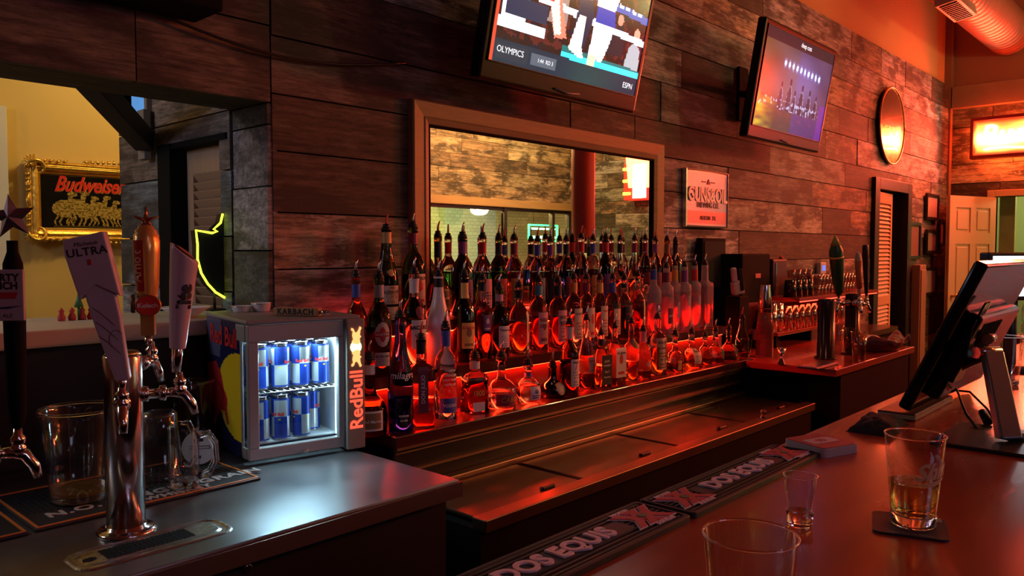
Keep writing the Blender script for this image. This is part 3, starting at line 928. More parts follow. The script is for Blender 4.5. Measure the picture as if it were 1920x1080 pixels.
WHT = M('screen_white', (0.2, 0.2, 0.2), 0.4, emit=(0.9, 0.95, 1), es=1.4)
tl = at(896, 143, Y=2.10); tr = at(1190, 215, Y=2.10)
television('left television showing a boxing match, tilted down above the bar mirror', tl.x, tr.x, 2.10, (tl.z + tr.z) / 2, 0.66, R(12.5), boxing, None,
           [('OLYMPICS', .115, .085, .033, WHT), ('1:44  RD 3', .33, .075, .022, WHT), ('ESPN', .93, .065, .034, WHT), ('TOP RANK', .11, .555, .026, WHT), ('TOP RANK', .46, .665, .038, WHT)], 0.5)
tl = at(1400, 260, Y=2.10); tr = at(1535, 284, Y=2.10)
television('right television showing a concert, tilted down between the bar mirror and round sign', tl.x, tr.x, 2.10, (tl.z + tr.z) / 2, 0.67, R(9.6), concert, None,
           [('deep cuts', .55, .945, .040, WHT)], 0.5)

# tin sign
t = thing('tin_sign', 'small pale metal brewery sign with embossed letters right of the mirror', 'sign', (0, 0, 0))
q0 = at(1283, 321, Y=2.385); q1 = at(1361, 328, Y=2.385); q2 = at(1283, 425, Y=2.385)
sx0, sx1, sz1, sz0 = q0.x, q1.x, (q0.z + q1.z) / 2 + .01, q2.z + 0.005
sw, sh = sx1 - sx0, sz1 - sz0


def tin(u, v):
    e = 0.5 + 0.5 * noise.noise(Vector((u * 3, v * 2, 4)))
    c = (0.16 + .16 * e, 0.36 + .22 * e, 0.46 + .2 * e)
    if v < .28: c = (0.55, 0.24, 0.20)
    if v < .055 or v > .96 or u < .025 or u > .975: c = (0.5, 0.52, 0.52)
    return c


painted('panel', 40, 40, tin, lambda u, v: Vector((sx0 + u * sw, 2.374 - 0.006 * math.sin(PI * u), sz0 + v * sh)), paint_mat('painted_tin', 0.32, 0.3), t)
bm = bm_new(); frame_rings(bm, sx0 - .004, sx1 + .004, sz0 - .004, sz1 + .004, [(0, -0.012), (0, 0.016), (0.008, 0.018), (0.012, 0.010)], 2.384)
finish('rim', bm, M('tin_rim', (0.6, 0.62, 0.62), 0.25, 1.0), t)
INK = M('dark_ink', (0.03, 0.02, 0.02), 0.5); PALE = M('pale_letters', (0.80, 0.80, 0.75), 0.35)
sp = lambda cx, cz: (lambda x, y, z: Vector((sx0 + cx * sw + x, 2.3665 - z, sz0 + cz * sh + y)))
lettering('lettering', 'GUNS&OIL', 0.118, PALE, t, sp(.5, .56), depth=0.002, bold=0.003, sx=0.82)
lettering('lettering', 'BREWING CO.', 0.046, INK, t, sp(.5, .38), depth=0.001, sx=0.9)
lettering('lettering', 'AUSTIN  TX', 0.036, INK, t, sp(.5, .15), depth=0.001)
bm = bm_new()
for a in (-1, 1): box(bm, (sx0 + sw * .5 + a * .055 - .025, 2.365, sz0 + sh * .79), (sx0 + sw * .5 + a * .055 + .025, 2.368, sz0 + sh * .81))
prism(bm, [(sx0 + sw * .5 - .02, sz0 + sh * .76), (sx0 + sw * .5 + .02, sz0 + sh * .76), (sx0 + sw * .5, sz0 + sh * .86)], 0.003, Matrix.Translation((0, 2.364, 0)))
finish('emblem', bm, INK, t)

# round sign: the neon's reflection is painted yellow into the lower half
t = thing('round_sign', 'large round gold-toned sign near the corner of the plank wall', 'sign', (0, 0, 0))
c0 = at(1674, 236, Y=2.36); rr = 0.345


def disc(u, v):
    x, y = u - .5, v - .5
    c = (0.16, 0.11, 0.07)
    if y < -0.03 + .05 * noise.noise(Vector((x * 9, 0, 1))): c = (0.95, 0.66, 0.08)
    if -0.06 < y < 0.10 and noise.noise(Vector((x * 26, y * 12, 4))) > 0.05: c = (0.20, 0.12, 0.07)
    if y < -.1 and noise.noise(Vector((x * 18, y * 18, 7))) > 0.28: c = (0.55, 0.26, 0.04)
    if x * x + y * y > .225: c = (0.6, 0.42, 0.22)
    return c


painted('face', 44, 44, disc, lambda u, v: Vector((c0.x + (u - .5) * 2 * rr, 2.345 + 0.02 * (((u - .5) * 2) ** 2 + ((v - .5) * 2) ** 2), c0.z + (v - .5) * 2 * rr)),
        paint_mat('gold_print', 0.26, 0.25, coat=0.5), t, keep=lambda u, v: (u - .5) ** 2 + (v - .5) ** 2 < .243)
bm = bm_new()
tube(bm, [(c0.x + rr * math.cos(a * PI / 24), 2.362, c0.z + rr * math.sin(a * PI / 24)) for a in range(49)], 0.008, 8)
finish('rim', bm, M('sign_rim', (0.5, 0.3, 0.12), 0.3, 0.9), t)
bm = bm_new(); lathe(bm, [(rr - .01, 0), (rr - .01, 0.025)], 40, mat=Matrix.Translation((c0.x, 2.392, c0.z)) @ Matrix.Rotation(R(90), 4, 'X')); finish('backing', bm, BLACK, t)

# dark speaker box on the wall behind the bottles
a = at(1316, 446, Y=2.35); b = at(1359, 512, Y=2.35)
bm = bm_new(); box(bm, (a.x, 2.345, b.z - .10), (b.x, 2.39, a.z))
t = thing('wall_speaker', 'black box speaker on the plank wall under the tin sign', 'speaker', (0, 0, 0))
finish('case', bm, MATTE, t, bevel=0.006)
bm = bm_new(); box(bm, (a.x + .02, 2.340, b.z - .08), (b.x - .02, 2.345, a.z - .02)); finish('grille', bm, M('grille_cloth', (0.02, 0.02, 0.02), 0.9), t)

# picture frames in the corner
FR = [(1738, 1761, 362, 412, 'small black picture frame, highest of the cluster beside the open door', 0),
      (1738, 1758, 430, 476, 'small black picture frame directly below the highest one by the open door', 0),
      (1703, 1727, 416, 486, 'wide dark framed notice left of the small picture frames', 1),
      (1732, 1757, 502, 556, 'dark picture frame lowest of the cluster beside the open door', 0),
      (1762, 1772, 412, 462, 'narrow framed picture nearest the corner of the room', 0)]
for x0, x1, y0, y1, lb, k in FR:
    a = at(x0, y0, Y=2.37); b = at(x1, y0, Y=2.37); c = at(x0, y1, Y=2.37)
    t = thing('picture_frame', lb, 'picture frame', (a.x, 2.385, c.z), group='framed pictures by the open door')
    W_, H_ = b.x - a.x, a.z - c.z
    bm = bm_new(); frame_rings(bm, 0, W_, 0, H_, [(0, 0), (0, .022), (.03, .022), (.036, .006)], 0); finish('frame', bm, BLACK, t)
    bm = bm_new(); box(bm, (.034, -.008, .034), (W_ - .034, 0, H_ - .034)); finish('picture', bm, M('print_paper' if k == 0 else 'print_dark', (0.42, 0.30, 0.25) if k == 0 else (0.20, 0.06, 0.05), 0.4), t)
# switch plate / thermostat
a = at(1537, 505, Y=2.38)
t = thing('thermostat', 'small white wall box with a glowing blue display above the glass rack', 'thermostat', (a.x, 2.385, a.z))
bm = bm_new(); box(bm, (-.055, -.035, -.055), (.055, 0, .055)); finish('case', bm, M('white_plastic', (0.5, 0.47, 0.45), 0.4), t, bevel=.006)
bm = bm_new(); box(bm, (-.025, -.038, -.01), (.03, -.035, .03)); finish('display', bm, M('blue_display', (0.05, 0.1, 0.5), 0.3, emit=(0.12, 0.2, 1), es=1.2), t)

# neon beer sign on the end wall
t = thing('neon_sign', 'glowing red and white boxed neon sign on the end wall above the open door', 'neon sign', (0, 0, 0))
y1 = at(1828, 260, X=9.56).y; y0 = y1 - 1.25; z1 = at(1828, 229, X=9.56).z; z0 = at(1828, 293, X=9.56).z


def neon(u, v):
    k = noise.noise(Vector((u * 9, v * 3, 2)))
    g = 0.6 + 1.9 * math.exp(-((v - .5 + .08 * math.sin(u * 9)) / .24) ** 2) + .25 * k
    e = min(1, min(u, 1 - u) / .03, min(v, 1 - v) / .12)
    g *= 0.25 + .75 * e
    return (6.0 * g, 1.5 * g * g, 0.22 * g * g)


painted('lit_face', 90, 26, neon, lambda u, v: Vector((9.51, y1 - u * (y1 - y0), z0 + v * (z1 - z0))), paint_mat('neon_glow', 0.3, es=1.0), t)
bm = bm_new()
for ya, yb, za, zb in ((y0 - .03, y1 + .03, z0 - .035, z0), (y0 - .03, y1 + .03, z1, z1 + .035), (y0 - .03, y0, z0, z1), (y1, y1 + .03, z0, z1)):
    box(bm, (9.48, ya, za), (9.62, yb, zb))
finish('case', bm, M('red_sign_case', (0.35, 0.02, 0.015), 0.35), t, bevel=.004)
NEONT = M('neon_tube_white', (0.3, 0.3, 0.3), 0.3, emit=(1, 0.80, 0.55), es=22)
bm = bm_new(); tube(bm, [(9.68, ya, za) for ya, za in ((y0, z0), (y1, z0), (y1, z1), (y0, z1), (y0, z0))], .012, 8)  # unseen tube loop behind the case, added to redden the end wall
for ya, za in ((y0 + .2, z1), (y1 - .2, z1)): tube(bm, [(9.60, ya, za), (9.80, ya, za)], .008, 8)
finish('neon_loop', bm, M('red_halo_tube', (.3, .02, .01), .3, emit=(1, .045, .012), es=70), t)
lettering('neon_letters', 'Budweiser', 0.27, NEONT, t, lambda x, y, z: Vector((9.492 - z, (y0 + y1) / 2 - x, (z0 + z1) / 2 + .02 + y)), depth=.006, shear=.25, bold=.004)
bm = bm_new(); tube(bm, [(9.49, y1 - .10 - i * .105, z0 + .055 + .012 * math.sin(i)) for i in range(11)], .009, 8); finish('neon_underline', bm, NEONT, t)

# second red neon, farther along the end wall (seen in the mirror)
t = thing('neon_sign', 'red boxed neon sign with yellow lamps reflected at the right of the mirror', 'neon sign', (0, 0, 0))
bm = bm_new(); box(bm, (9.55, -1.80, 2.20), (9.77, -1.40, 2.72)); finish('case', bm, M('red_lit_case', (0.4, 0.02, 0.01), 0.3, emit=(1, .04, .02), es=1.2), t, bevel=.005)
bm = bm_new(); box(bm, (9.54, -1.64, 2.22), (9.551, -1.42, 2.70)); finish('lit_face', bm, M('white_hot', (.5, .5, .5), .3, emit=(1, .93, .88), es=4), t)
bm = bm_new()
for z in (2.29, 2.47, 2.64): tube(bm, [(9.53, -1.79, z), (9.53, -1.68, z)], .022, 10)
finish('lamp_row', bm, M('yellow_lamp', (.5, .4, .05), .3, emit=(1, .75, .05), es=5), t)

# duct with register
t = thing('air_duct', 'big spiral sheet-metal air duct lit red below the ceiling', 'duct', (0, 0, 0))
bm = bm_new()
prof = []
x = 3.0
rs = []
nn = 48
while x < XE - 0.01:
    for dx, r in ((0, .216), (.005, .220), (.010, .220), (.015, .216)):
        rs.append([(x + dx, 1.85 + r * math.cos(2 * PI * k / nn), 3.75 + r * math.sin(2 * PI * k / nn)) for k in range(nn)])
    x += 0.10
rings(bm, rs)
finish('duct_tube', bm, M('galvanised_duct', (0.60, 0.26, 0.18), 0.4, 0.55), t)
bm = bm_new()
mt = Matrix.Translation((7.45, 1.85, 3.75)) @ Matrix.Rotation(R(-10), 4, 'X')
box(bm, (-.30, -.09, -.285), (.30, .09, -.19), mt)
reg = finish('air_register', bm, M('register_paint', (0.5, 0.42, 0.36), 0.4), t, bevel=.006)
bm = bm_new()
for i in range(11): cbox(bm, (-.25 + i * .05, 0, -.288), (.012, .13, .012), mt)
finish('louver', bm, M('louver_dark', (0.06, 0.05, 0.05), 0.4), reg)
bm = bm_new()
for xx_ in (4.2, 6.4, 8.9):
    tube(bm, [(xx_, 1.85, 3.95), (xx_, 1.85, 4.4)], .006, 6)
finish('hanger', bm, STEEL, t)

# ---------------------------------------------------------------- seen only in the mirror
t = thing('wooden_post', 'rough round wooden post reflected in the bar mirror', 'post', (7.30, -0.8, 0))
bm = bm_new()
rs = []
for i in range(14):
    z = i * 4.4 / 13
    rs.append([((.135 + .012 * noise.noise(Vector((math.cos(a) * 2, math.sin(a) * 2, z * 2)))) * math.cos(a) + .02 * math.sin(z * 2), (.135 + .012 * noise.noise(Vector((math.cos(a) * 2, math.sin(a) * 2, z * 2 + 5)))) * math.sin(a), z)
               for a in [2 * PI * k / 24 for k in range(24)]])
rings(bm, rs)
finish('trunk', bm, M('post_wood', (0.36, 0.10, 0.07), 0.6, var=0.3, scale=5, aniso=(3, 3, .5), bump=.2), t)
bm = bm_new()
for k in range(5):
    z = .9 + k * .7; a = k * 1.9
    tube(bm, [(.12 * math.cos(a), .12 * math.sin(a), z), (.15 * math.cos(a), .15 * math.sin(a), z + .01)], [.03, .018], 10)
finish('knot', bm, M('knot_wood', (0.10, 0.04, 0.03), 0.6), t)

t = thing('ceiling_lamp', 'round frosted glass ceiling lamp glowing in the mirror reflection', 'lamp', (9.3, -4.5, -0.10))
bm = bm_new(); lathe(bm, [(0.0, 2.16), (.07, 2.165), (.12, 2.19), (.15, 2.24), (.16, 2.31)], 28); finish('glass_bowl', bm, M('lamp_glass', (.8, .7, .5), .3, emit=(1, .78, .42), es=22), t)
bm = bm_new(); lathe(bm, [(.168, 2.31), (.17, 2.34), (.08, 2.36), (.06, 2.42)], 28); finish('fitting', bm, M('brass', (0.7, 0.5, 0.2), 0.3, 1.0), t)

t = thing('neon_sign', 'green neon window sign reflected in the middle of the mirror', 'neon sign', (0, 0, 0))
GN = M('green_neon', (.05, .3, .1), .3, emit=(.03, 1, .20), es=9)
GW = M('green_white_neon', (.05, .3, .1), .3, emit=(.35, 1, .55), es=9)
g0, g1, gz0, gz1 = 8.95, 9.62, 1.62, 1.86
bm = bm_new(); tube(bm, [(g0, -3.1, gz0), (g1, -3.1, gz0), (g1, -3.1, gz1), (g0, -3.1, gz1), (g0, -3.1, gz0)], .016, 8); finish('neon_loop', bm, GN, t)
bm = bm_new(); tube(bm, [(g0 + .06, -3.1, gz0 + .055), (g1 - .06, -3.1, gz0 + .055)], .02, 8); tube(bm, [(g0 + .06, -3.1, gz1 - .055), (g1 - .06, -3.1, gz1 - .055)], .014, 8); finish('neon_bar', bm, GW, t)
bm = bm_new()
for xx_ in (g0 + .1, g1 - .1): tube(bm, [(xx_, -3.1, gz1), (xx_, -3.1, 2.42)], .004, 6)
finish('chain', bm, MATTE, t)

# ================================================================ side room things
# gilt-framed beer mirror on the yellow wall
t = thing('gilt_framed_picture', 'ornate gilt-framed beer mirror with golden horses on the yellow wall', 'framed sign', (0, 0, 0))
YB = 4.96
a = at(47, 300, Y=YB); b = at(47, 450, Y=YB); c = at(262, 320, Y=YB)
bx0, bx1, bz1, bz0 = a.x, a.x + (a.z - b.z) * 2.05, a.z, b.z
bw, bh = bx1 - bx0, bz1 - bz0


def horses(u, v):
    c = (0.012, 0.010, 0.012)
    for i in range(8):
        cx, cy = .17 + .075 * i + .01 * (i % 2), .38 + .05 * (i % 2) * (i < 5) - .012 * i
        s_ = 1.45 - .09 * i
        n = noise.noise(Vector((u * 60, v * 40, i)))
        g = (0.75, 0.52, 0.14) if n > -.05 else (0.30, 0.19, 0.04)
        if inell(u, v, cx, cy, .052 * s_, .10 * s_): c = g
        if inpoly(u, v, ((cx + .02, cy + .05), (cx + .035, cy + .20 * s_), (cx + .065, cy + .17 * s_), (cx + .05, cy))): c = g
        if inell(u, v, cx + .058, cy + .17 * s_, .022 * s_, .03 * s_): c = g
        for k in (-.035, -.012, .018, .04):
            if abs(u - cx - k * s_ - .01 * math.sin(v * 30 + i)) < .0055 and cy - .24 * s_ < v < cy - .06: c = g
    if v < .10 and .1 < u < .95: c = (0.10, 0.07, 0.03)
    if v > .93 or v < .03: c = (0.25, 0.17, 0.05)
    return c


painted('mirror_picture', 170, 80, horses, lambda u, v: Vector((bx0 + .05 + u * (bw - .1), YB - .01, bz0 + .05 + v * (bh - .1))), paint_mat('printed_mirror', 0.06, 0.35, coat=1.0), t)
bm = bm_new()
frame_rings(bm, bx0, bx1, bz0, bz1, [(0, -.02), (0, .03), (.012, .045), (.022, .035), (.034, .046), (.05, .040), (.058, .02), (.066, .022), (.072, .005)], YB)
finish('frame', bm, GOLD, t, bevel=.002)


def scroll(bm, cx, cz, sx, sz, k):
    """carved acanthus curl"""
    pts = []; rr_ = []
    for i in range(22):
        a = i / 21 * 2.3 * PI
        r = .055 * (1 - i / 24)
        pts.append((cx + sx * (.045 - r * math.cos(a)), YB - .045 - .008 * math.sin(a), cz + sz * (.045 - r * math.sin(a)))); rr_.append(.013 * (1 - i / 26))
    tube(bm, pts, rr_, 8)
    for i in range(5):
        a = .3 + i * .32
        tube(bm, [(cx + sx * .03, YB - .05, cz + sz * .03), (cx + sx * .03 - sx * .062 * math.cos(a), YB - .045, cz + sz * .03 - sz * .062 * math.sin(a))], [.014, .004], 6)


PIC = t
for cx, cz, sx, sz in ((bx0, bz0, 1, 1), (bx1, bz0, -1, 1), (bx0, bz1, 1, -1), (bx1, bz1, -1, -1)):
    bm = bm_new()
    scroll(bm, cx, cz, sx, sz, 0)
    for k in range(1, 5):
        for (px_, pz_) in ((cx + sx * (.05 + .035 * k), cz), (cx, cz + sz * (.05 + .03 * k))):
            tube(bm, [(px_ - .012, YB - .045, pz_ - .004 * (k % 2)), (px_ + .012, YB - .04, pz_ + .008)], [.013 - .0015 * k, .006], 7)
    finish('corner_scroll', bm, GOLD, PIC, smooth=True)
bm = bm_new()
for cx, cz, hz in ((bx0 + bw / 2, bz1, 1), (bx0 + bw / 2, bz0, -1)):
    bm = bm_new()
    for k in range(-5, 6):
        tube(bm, [(cx + k * .028, YB - .045, cz + hz * .006), (cx + k * .034, YB - .045, cz + hz * (.028 - .0035 * abs(k)))], [.012, .005], 7)
    finish('crest_carving', bm, GOLD, PIC, smooth=True)
bm = bm_new()
for cz_ in (.3, .5, .7):
    tube(bm, [(bx0 + .004, YB - .04, bz0 + bh * cz_ - .04), (bx0 - .006, YB - .04, bz0 + bh * cz_), (bx0 + .004, YB - .04, bz0 + bh * cz_ + .04)], [.004, .011, .004], 7)
finish('side_carving', bm, GOLD, PIC, smooth=True)
TX0 = at(99, 340, Y=YB).x
lettering('script', 'Budweiser', .120, M('red_script', (0.75, 0.03, 0.02), 0.4), t, lambda x, y, z: Vector((TX0 + x, YB - .014 - z, bz0 + bh * .72 + y)), align='LEFT', shear=.45, depth=.002, bold=.0025, sx=.74)
lettering('script_outline', 'Budweiser', .120, M('gold_outline', (0.7, 0.45, 0.12), 0.4), t, lambda x, y, z: Vector((TX0 + x + .002, YB - .0115, bz0 + bh * .72 + y - .002)), align='LEFT', shear=.45, bold=.0045, sx=.74)

# diagonal dark brace
a = at(192, 175, Y=2.80); b = at(272, 252, X=1.36)
t = thing('timber_brace', 'dark diagonal timber brace under the header of the opening', 'beam', (0, 0, 0))
bm = bm_new()
p0 = Vector((a.x - .06, 2.80, a.z + .06)); p1 = Vector((1.36, b.y, b.z - .03))
d = (p1 - p0).normalized(); u_ = Vector((0, 0, 1)).cross(d).normalized(); v_ = d.cross(u_)
s_ = .036
rings(bm, [[p + u_ * x * s_ + v_ * y * s_ * 1.1 for x, y in ((-1, -1), (1, -1), (1, 1), (-1, 1))] for p in (p0, p1)])
for f in bm.faces: f.smooth = False
finish('beam', bm, M('dark_timber', (0.035, 0.03, 0.03), 0.6), t, bevel=.004)
bm = bm_new(); cbox(bm, (1.365, b.y + .02, b.z), (.03, .06, .20)); finish('bracket_plate', bm, M('weathered_wood', (0.25, 0.2, 0.15), 0.7), t, bevel=.003)

# texas-shaped sign with a yellow neon edge, seen from the side
t = thing('neon_outline_sign', 'black Texas-shaped sign with a glowing yellow edge on a thin stand', 'neon sign', (0, 0, 0))
YT = 2.70
out = [(418, 401), (414, 418), (401, 430), (408, 434), (398, 437), (368, 432), (371, 458), (371, 486), (378, 512), (390, 532), (405, 548), (422, 558), (441, 562)]
pts = [at(x, y, Y=YT) for x, y in out]
xr = pts[-1].x + .03
poly = [(p.x, p.z) for p in pts] + [(xr + .05, pts[-1].z + .02), (xr + .09, at(430, 490, Y=YT).z), (xr + .06, at(430, 430, Y=YT).z), (pts[0].x + .035, at(430, 415, Y=YT).z), (pts[0].x + .02, pts[0].z)]
bm = bm_new(); prism(bm, poly, .045, Matrix.Translation((0, YT, 0))); finish('sign_body', bm, M('sign_black', (0.005, 0.007, 0.006), 0.4), t)
bm = bm_new(); tube(bm, [(p.x - .004, YT - .006, p.z) for p in pts[:-1]], .0042, 8); finish('neon_edge', bm, M('yellow_neon', (.4, .5, .05), .3, emit=(.80, 1, .04), es=3.2), t)
a = at(402, 548, Y=YT + .02)
bm = bm_new(); tube(bm, [(a.x, YT + .02, a.z + .02), (a.x, YT + .02, 1.256)], .005, 8); cbox(bm, (a.x, YT + .02, 1.258), (.06, .06, .006)); finish('stand', bm, BLACK, t)

# ================================================================ lit drinks cooler
FR_O = Vector((1.10, 2.00, ZC)); FRZ = R(-10.7)
fwid, fdep, fhgt = .335, .385, .395
t = thing('drinks_cooler', 'small counter-top glass-door cooler of energy drink cans with lit interior', 'cooler', FR_O, FRZ)
SILV = M('silver_plastic', (0.42, 0.42, 0.42), 0.35, 0.35)
NAVY = (0.012, 0.016, 0.07)
# hollow body: back, right, top, bottom
bm = bm_new()
z0_, z1_ = .012, fhgt
box(bm, (0.0, .30, z0_), (fwid, fdep, z1_)); box(bm, (fwid - .045, .055, z0_), (fwid, .30, z1_))
box(bm, (0, .055, z0_), (fwid - .045, .30, .045)); box(bm, (0, .055, z1_ - .035), (fwid - .045, .30, z1_))
box(bm, (0, .10, .045), (.015, .30, z1_ - .035))
finish('body', bm, M('cooler_navy', (0.02, 0.022, 0.05), 0.35), t)
bm = bm_new(); box(bm, (-.004, .0, fhgt), (fwid + .004, fdep + .004, fhgt + .012)); finish('top_panel', bm, M('cooler_top', (0.30, 0.28, 0.28), 0.4, 0.2), t, bevel=.004)


def side(u, v):          # u from back (0) to front (1)
    c = NAVY
    # grey-blue upper left facet
    if v > .70 and u < .42 + .1 * (v - .7): c = (0.10, 0.10, 0.19)
    if inell(u, v, .95, .44, .62, .33): c = (0.85, 0.62, 0.02)
    bull = [(.02, .62), (.28, .66), (.44, .58), (.52, .46), (.62, .40), (.60, .30), (.66, .20), (.60, .19), (.52, .29), (.42, .28), (.30, .22), (.22, .13), (.17, .16), (.24, .25), (.14, .32), (.05, .30)]
    if inpoly(u, v, bull): c = (0.60, 0.03, 0.03)
    return c


painted('side_graphic', 60, 70, side, lambda u, v: Vector((-.0015, .385 - u * .322, .012 + v * .383)), paint_mat('cooler_print', 0.3), t)
REDL = M('red_print', (0.62, 0.03, 0.03), 0.4)
lettering('lettering', 'Red Bull', .078, REDL, t, lambda x, y, z: Vector((-.003, .215 - x, .345 + y)), bold=.002, sx=1.0)
# door: frame, glass, side window
bm = bm_new()
dx1 = .285
for a_, b_, c_, d_ in ((.0, dx1, .015, .048), (.0, dx1, .345, fhgt - .002), (.0, .030, .048, .345), (dx1 - .018, dx1, .048, .345)):
    box(bm, (a_, .0, c_), (b_, .022, d_))
box(bm, (-.003, .022, .015), (.004, .058, .048)); box(bm, (-.003, .022, .345), (.004, .098, fhgt - .002)); box(bm, (-.003, .050, .03), (.004, .060, .36))
finish('door_frame', bm, SILV, t, bevel=.003)
bm = bm_new(); box(bm, (.028, .008, .046), (dx1 - .016, .011, .347)); finish('door_glass', bm, thin_glass('door_pane', refl=.5), t)
bm = bm_new(); box(bm, (-.001, .020, .046), (.001, .052, .347)); finish('side_glass', bm, thin_glass('door_pane'), t)
bm = bm_new(); cbox(bm, (.16, -.003, .022), (.014, .008, .012)); finish('door_lock', bm, CHROME, t, bevel=.002)
bm = bm_new(); box(bm, (dx1 + .003, -.012, .006), (fwid + .012, .06, fhgt + .002)); pil = finish('light_pillar', bm, M('pillar_grey', (0.30, 0.25, 0.21), 0.45), t, bevel=.004)
LR = M('lit_red_letters', (.4, .05, .03), .4, emit=(1, .085, .04), es=1.6)
LY = M('lit_sun', (.5, .4, .1), .4, emit=(1, .85, .35), es=3.0)
pc = (dx1 + .003 + fwid + .012) / 2
lettering('lit_lettering', 'RedBull', .058, LR, t, lambda x, y, z: Vector((pc - y + .002, -.0135, .155 + x)), bold=.0012, sx=1.0)
bm = bm_new(); lathe(bm, [(.018, 0), (.018, .0016)], 24, mat=Matrix.Translation((pc, -.012, .313)) @ Matrix.Rotation(R(90), 4, 'X')); finish('lit_sun', bm, LY, t)
BULL = [(-.002, .004), (.008, .003), (.013, .012), (.011, .020), (.017, .026), (.012, .030), (.014, .044), (.018, .052), (.012, .056), (.008, .046), (.002, .038), (-.004, .040), (-.008, .050), (-.014, .053), (-.016, .047), (-.010, .042), (-.012, .030), (-.009, .018), (-.014, .012), (-.008, .006)]
bm = bm_new()
prism(bm, [(x, .318 + z) for x, z in BULL], .0016, Matrix.Translation((pc, -.0150, 0)))
prism(bm, [(x, .308 - z) for x, z in BULL], .0016, Matrix.Translation((pc, -.0150, 0)))
finish('lit_bulls', bm, M('lit_orange', (.5, .2, .05), .4, emit=(1, .33, .10), es=2.2), t)
# interior
INS = M('cooler_liner', (0.70, 0.74, 0.78), 0.4)
bm = bm_new()
box(bm, (.016, .294, .046), (dx1, .299, .358)); box(bm, (dx1 + .001, .056, .046), (dx1 + .004, .294, .358)); box(bm, (.016, .056, .0455), (dx1, .294, .049))
box(bm, (.016, .100, .046), (.0175, .294, .358))
finish('liner', bm, INS, t)
WL = M('white_strip_light', (.5, .5, .5), .4, emit=(.62, .92, 1), es=9)
bm = bm_new(); box(bm, (.03, .030, .348), (dx1 - .02, .042, .354)); finish('light_strip', bm, WL, t)
bm = bm_new(); box(bm, (dx1 - .012, .030, .05), (dx1 - .006, .040, .345)); finish('light_strip', bm, WL, t)
bm = bm_new()
for i in range(14): tube(bm, [(.02 + i * .0195, .030, .197), (.02 + i * .0195, .292, .197)], .0015, 6)
for y in (.032, .16, .29): tube(bm, [(.017, y, .1955), (dx1, y, .1955)], .002, 6)
finish('wire_shelf', bm, CHROME, t)
Lm = Matrix.Translation(FR_O) @ Matrix.Rotation(FRZ, 4, 'Z')
p = Lm @ Vector((.15, .055, .343)); q = Lm @ Vector((.15, .12, .0))
area('cooler_light', p, q, .22, .012, (.55, .88, 1), 2.0)
p = Lm @ Vector((.13, .026, .30)); q = Lm @ Vector((.16, -.28, .0))
area('cooler_light', p, q, .20, .04, (.50, .85, 1), 1.5)


def can_col(u, v):
    c = (0.02, 0.06, 0.42)
    if (v < .55) != (0 < (u * 2) % 1 < .5): c = (0.55, 0.58, 0.62)
    if .44 < v < .50 and .3 < (u * 4) % 1 < .5: c = (0.9, 0.6, 0.05)
    if v < .05 or v > .95: c = (0.04, 0.09, 0.45)
    return c


def make_can(loc, rz, label):
    t = thing('drink_can', label, 'can', loc, rz, 'energy drink cans in the lit cooler')
    prof = [(.0265, .006), (.0265, .122)]
    painted('can_body', 48, 24, can_col, lambda u, v: Vector((.0262 * math.cos(2 * PI * u), .0262 * math.sin(2 * PI * u), .006 + v * .116)), paint_mat('can_print', 0.22, 0.45), t)
    bm = bm_new(); lathe(bm, [(.0262, .122), (.0225, .130), (.0235, .133), (.0225, .134), (.0215, .130)], 28); lathe(bm, [(.021, 0), (.0262, .006)], 28)
    finish('can_end', bm, CHROME, t)
    bm = bm_new(); tube(bm, [(-.004, 0, .132), (.010, 0, .132)], .003, 6); finish('pull_tab', bm, CHROME, t)
    for a0 in (0.4, 3.5):
        lettering('lettering', 'Red Bull', .0125, REDL, t, lambda x, y, z, a0=a0: Vector((.0267 * math.cos(a0 + x / .0265), .0267 * math.sin(a0 + x / .0265), .077 + y)), bold=.0006)
    return t


first = None
cells = []
for lev, nm, n_ in ((.200, 'upper', 4), (.049, 'lower', 3)):
    for i in range(n_):
        cells.append((Vector((.056 + i * .062 + (.0 if lev > .1 else .0), .075, lev)), 'front %s row' % nm, i))
    for i in range(4):
        cells.append((Vector((.052 + i * .062, .14, lev)), 'second %s row' % nm, i))
words_ = ['leftmost', 'second from left', 'third from left', 'rightmost']
for i, (p, rn, k) in enumerate(cells):
    lb = 'blue and silver can, %s in the %s of the cooler' % (words_[k], rn)
    q = Lm @ p
    if first is None:
        first = make_can(q, .3, lb)
    else:
        dup(first, q, rnd.uniform(0, 6), lb)

# things on top of the cooler
ZF = ZC + fhgt + .012
for (px_, py_, r_, h_, lb) in ((453, 577, .030, .020, 'shallow white ramekin on the cooler, left of the taller one'), (490, 576, .030, .028, 'taller white ramekin on the cooler next to the wooden handle')):
    p = at(px_, py_ + 8, Z=ZF)
    t = thing('ramekin', lb, 'small dish', (p.x, p.y, ZF), group=None)
    bm = bm_new(); lathe(bm, [(r_ * .8, 0), (r_ * .86, .004), (r_, h_ * .8), (r_ * 1.04, h_), (r_ * .97, h_), (r_ * .8, .006), (.001, .005)], 30); finish('dish', bm, M('white_ceramic', (0.70, 0.64, 0.62), 0.3), t)
    bm = bm_new(); lathe(bm, [(r_ * 1.02, h_ * .84), (r_ * 1.05, h_ * .9), (r_ * 1.02, h_ * .96)], 30, closed=False); finish('rim', bm, M('steel_rim', (.6, .58, .55), .25, 1.0), t)
a = at(516, 584, Z=ZF + .012); b = at(600, 586, Z=ZF + .012)
t = thing('wooden_tap_topper', 'wooden tap handle with dark capital letters lying on the cooler', 'tap handle', (0, 0, 0))
dv = (b - a); ln = dv.length; dv.normalize(); nv = Vector((0, 0, 1)).cross(dv)
mt = Matrix(((dv.x, nv.x, 0, a.x), (dv.y, nv.y, 0, a.y), (0, 0, 1, ZF), (0, 0, 0, 1)))
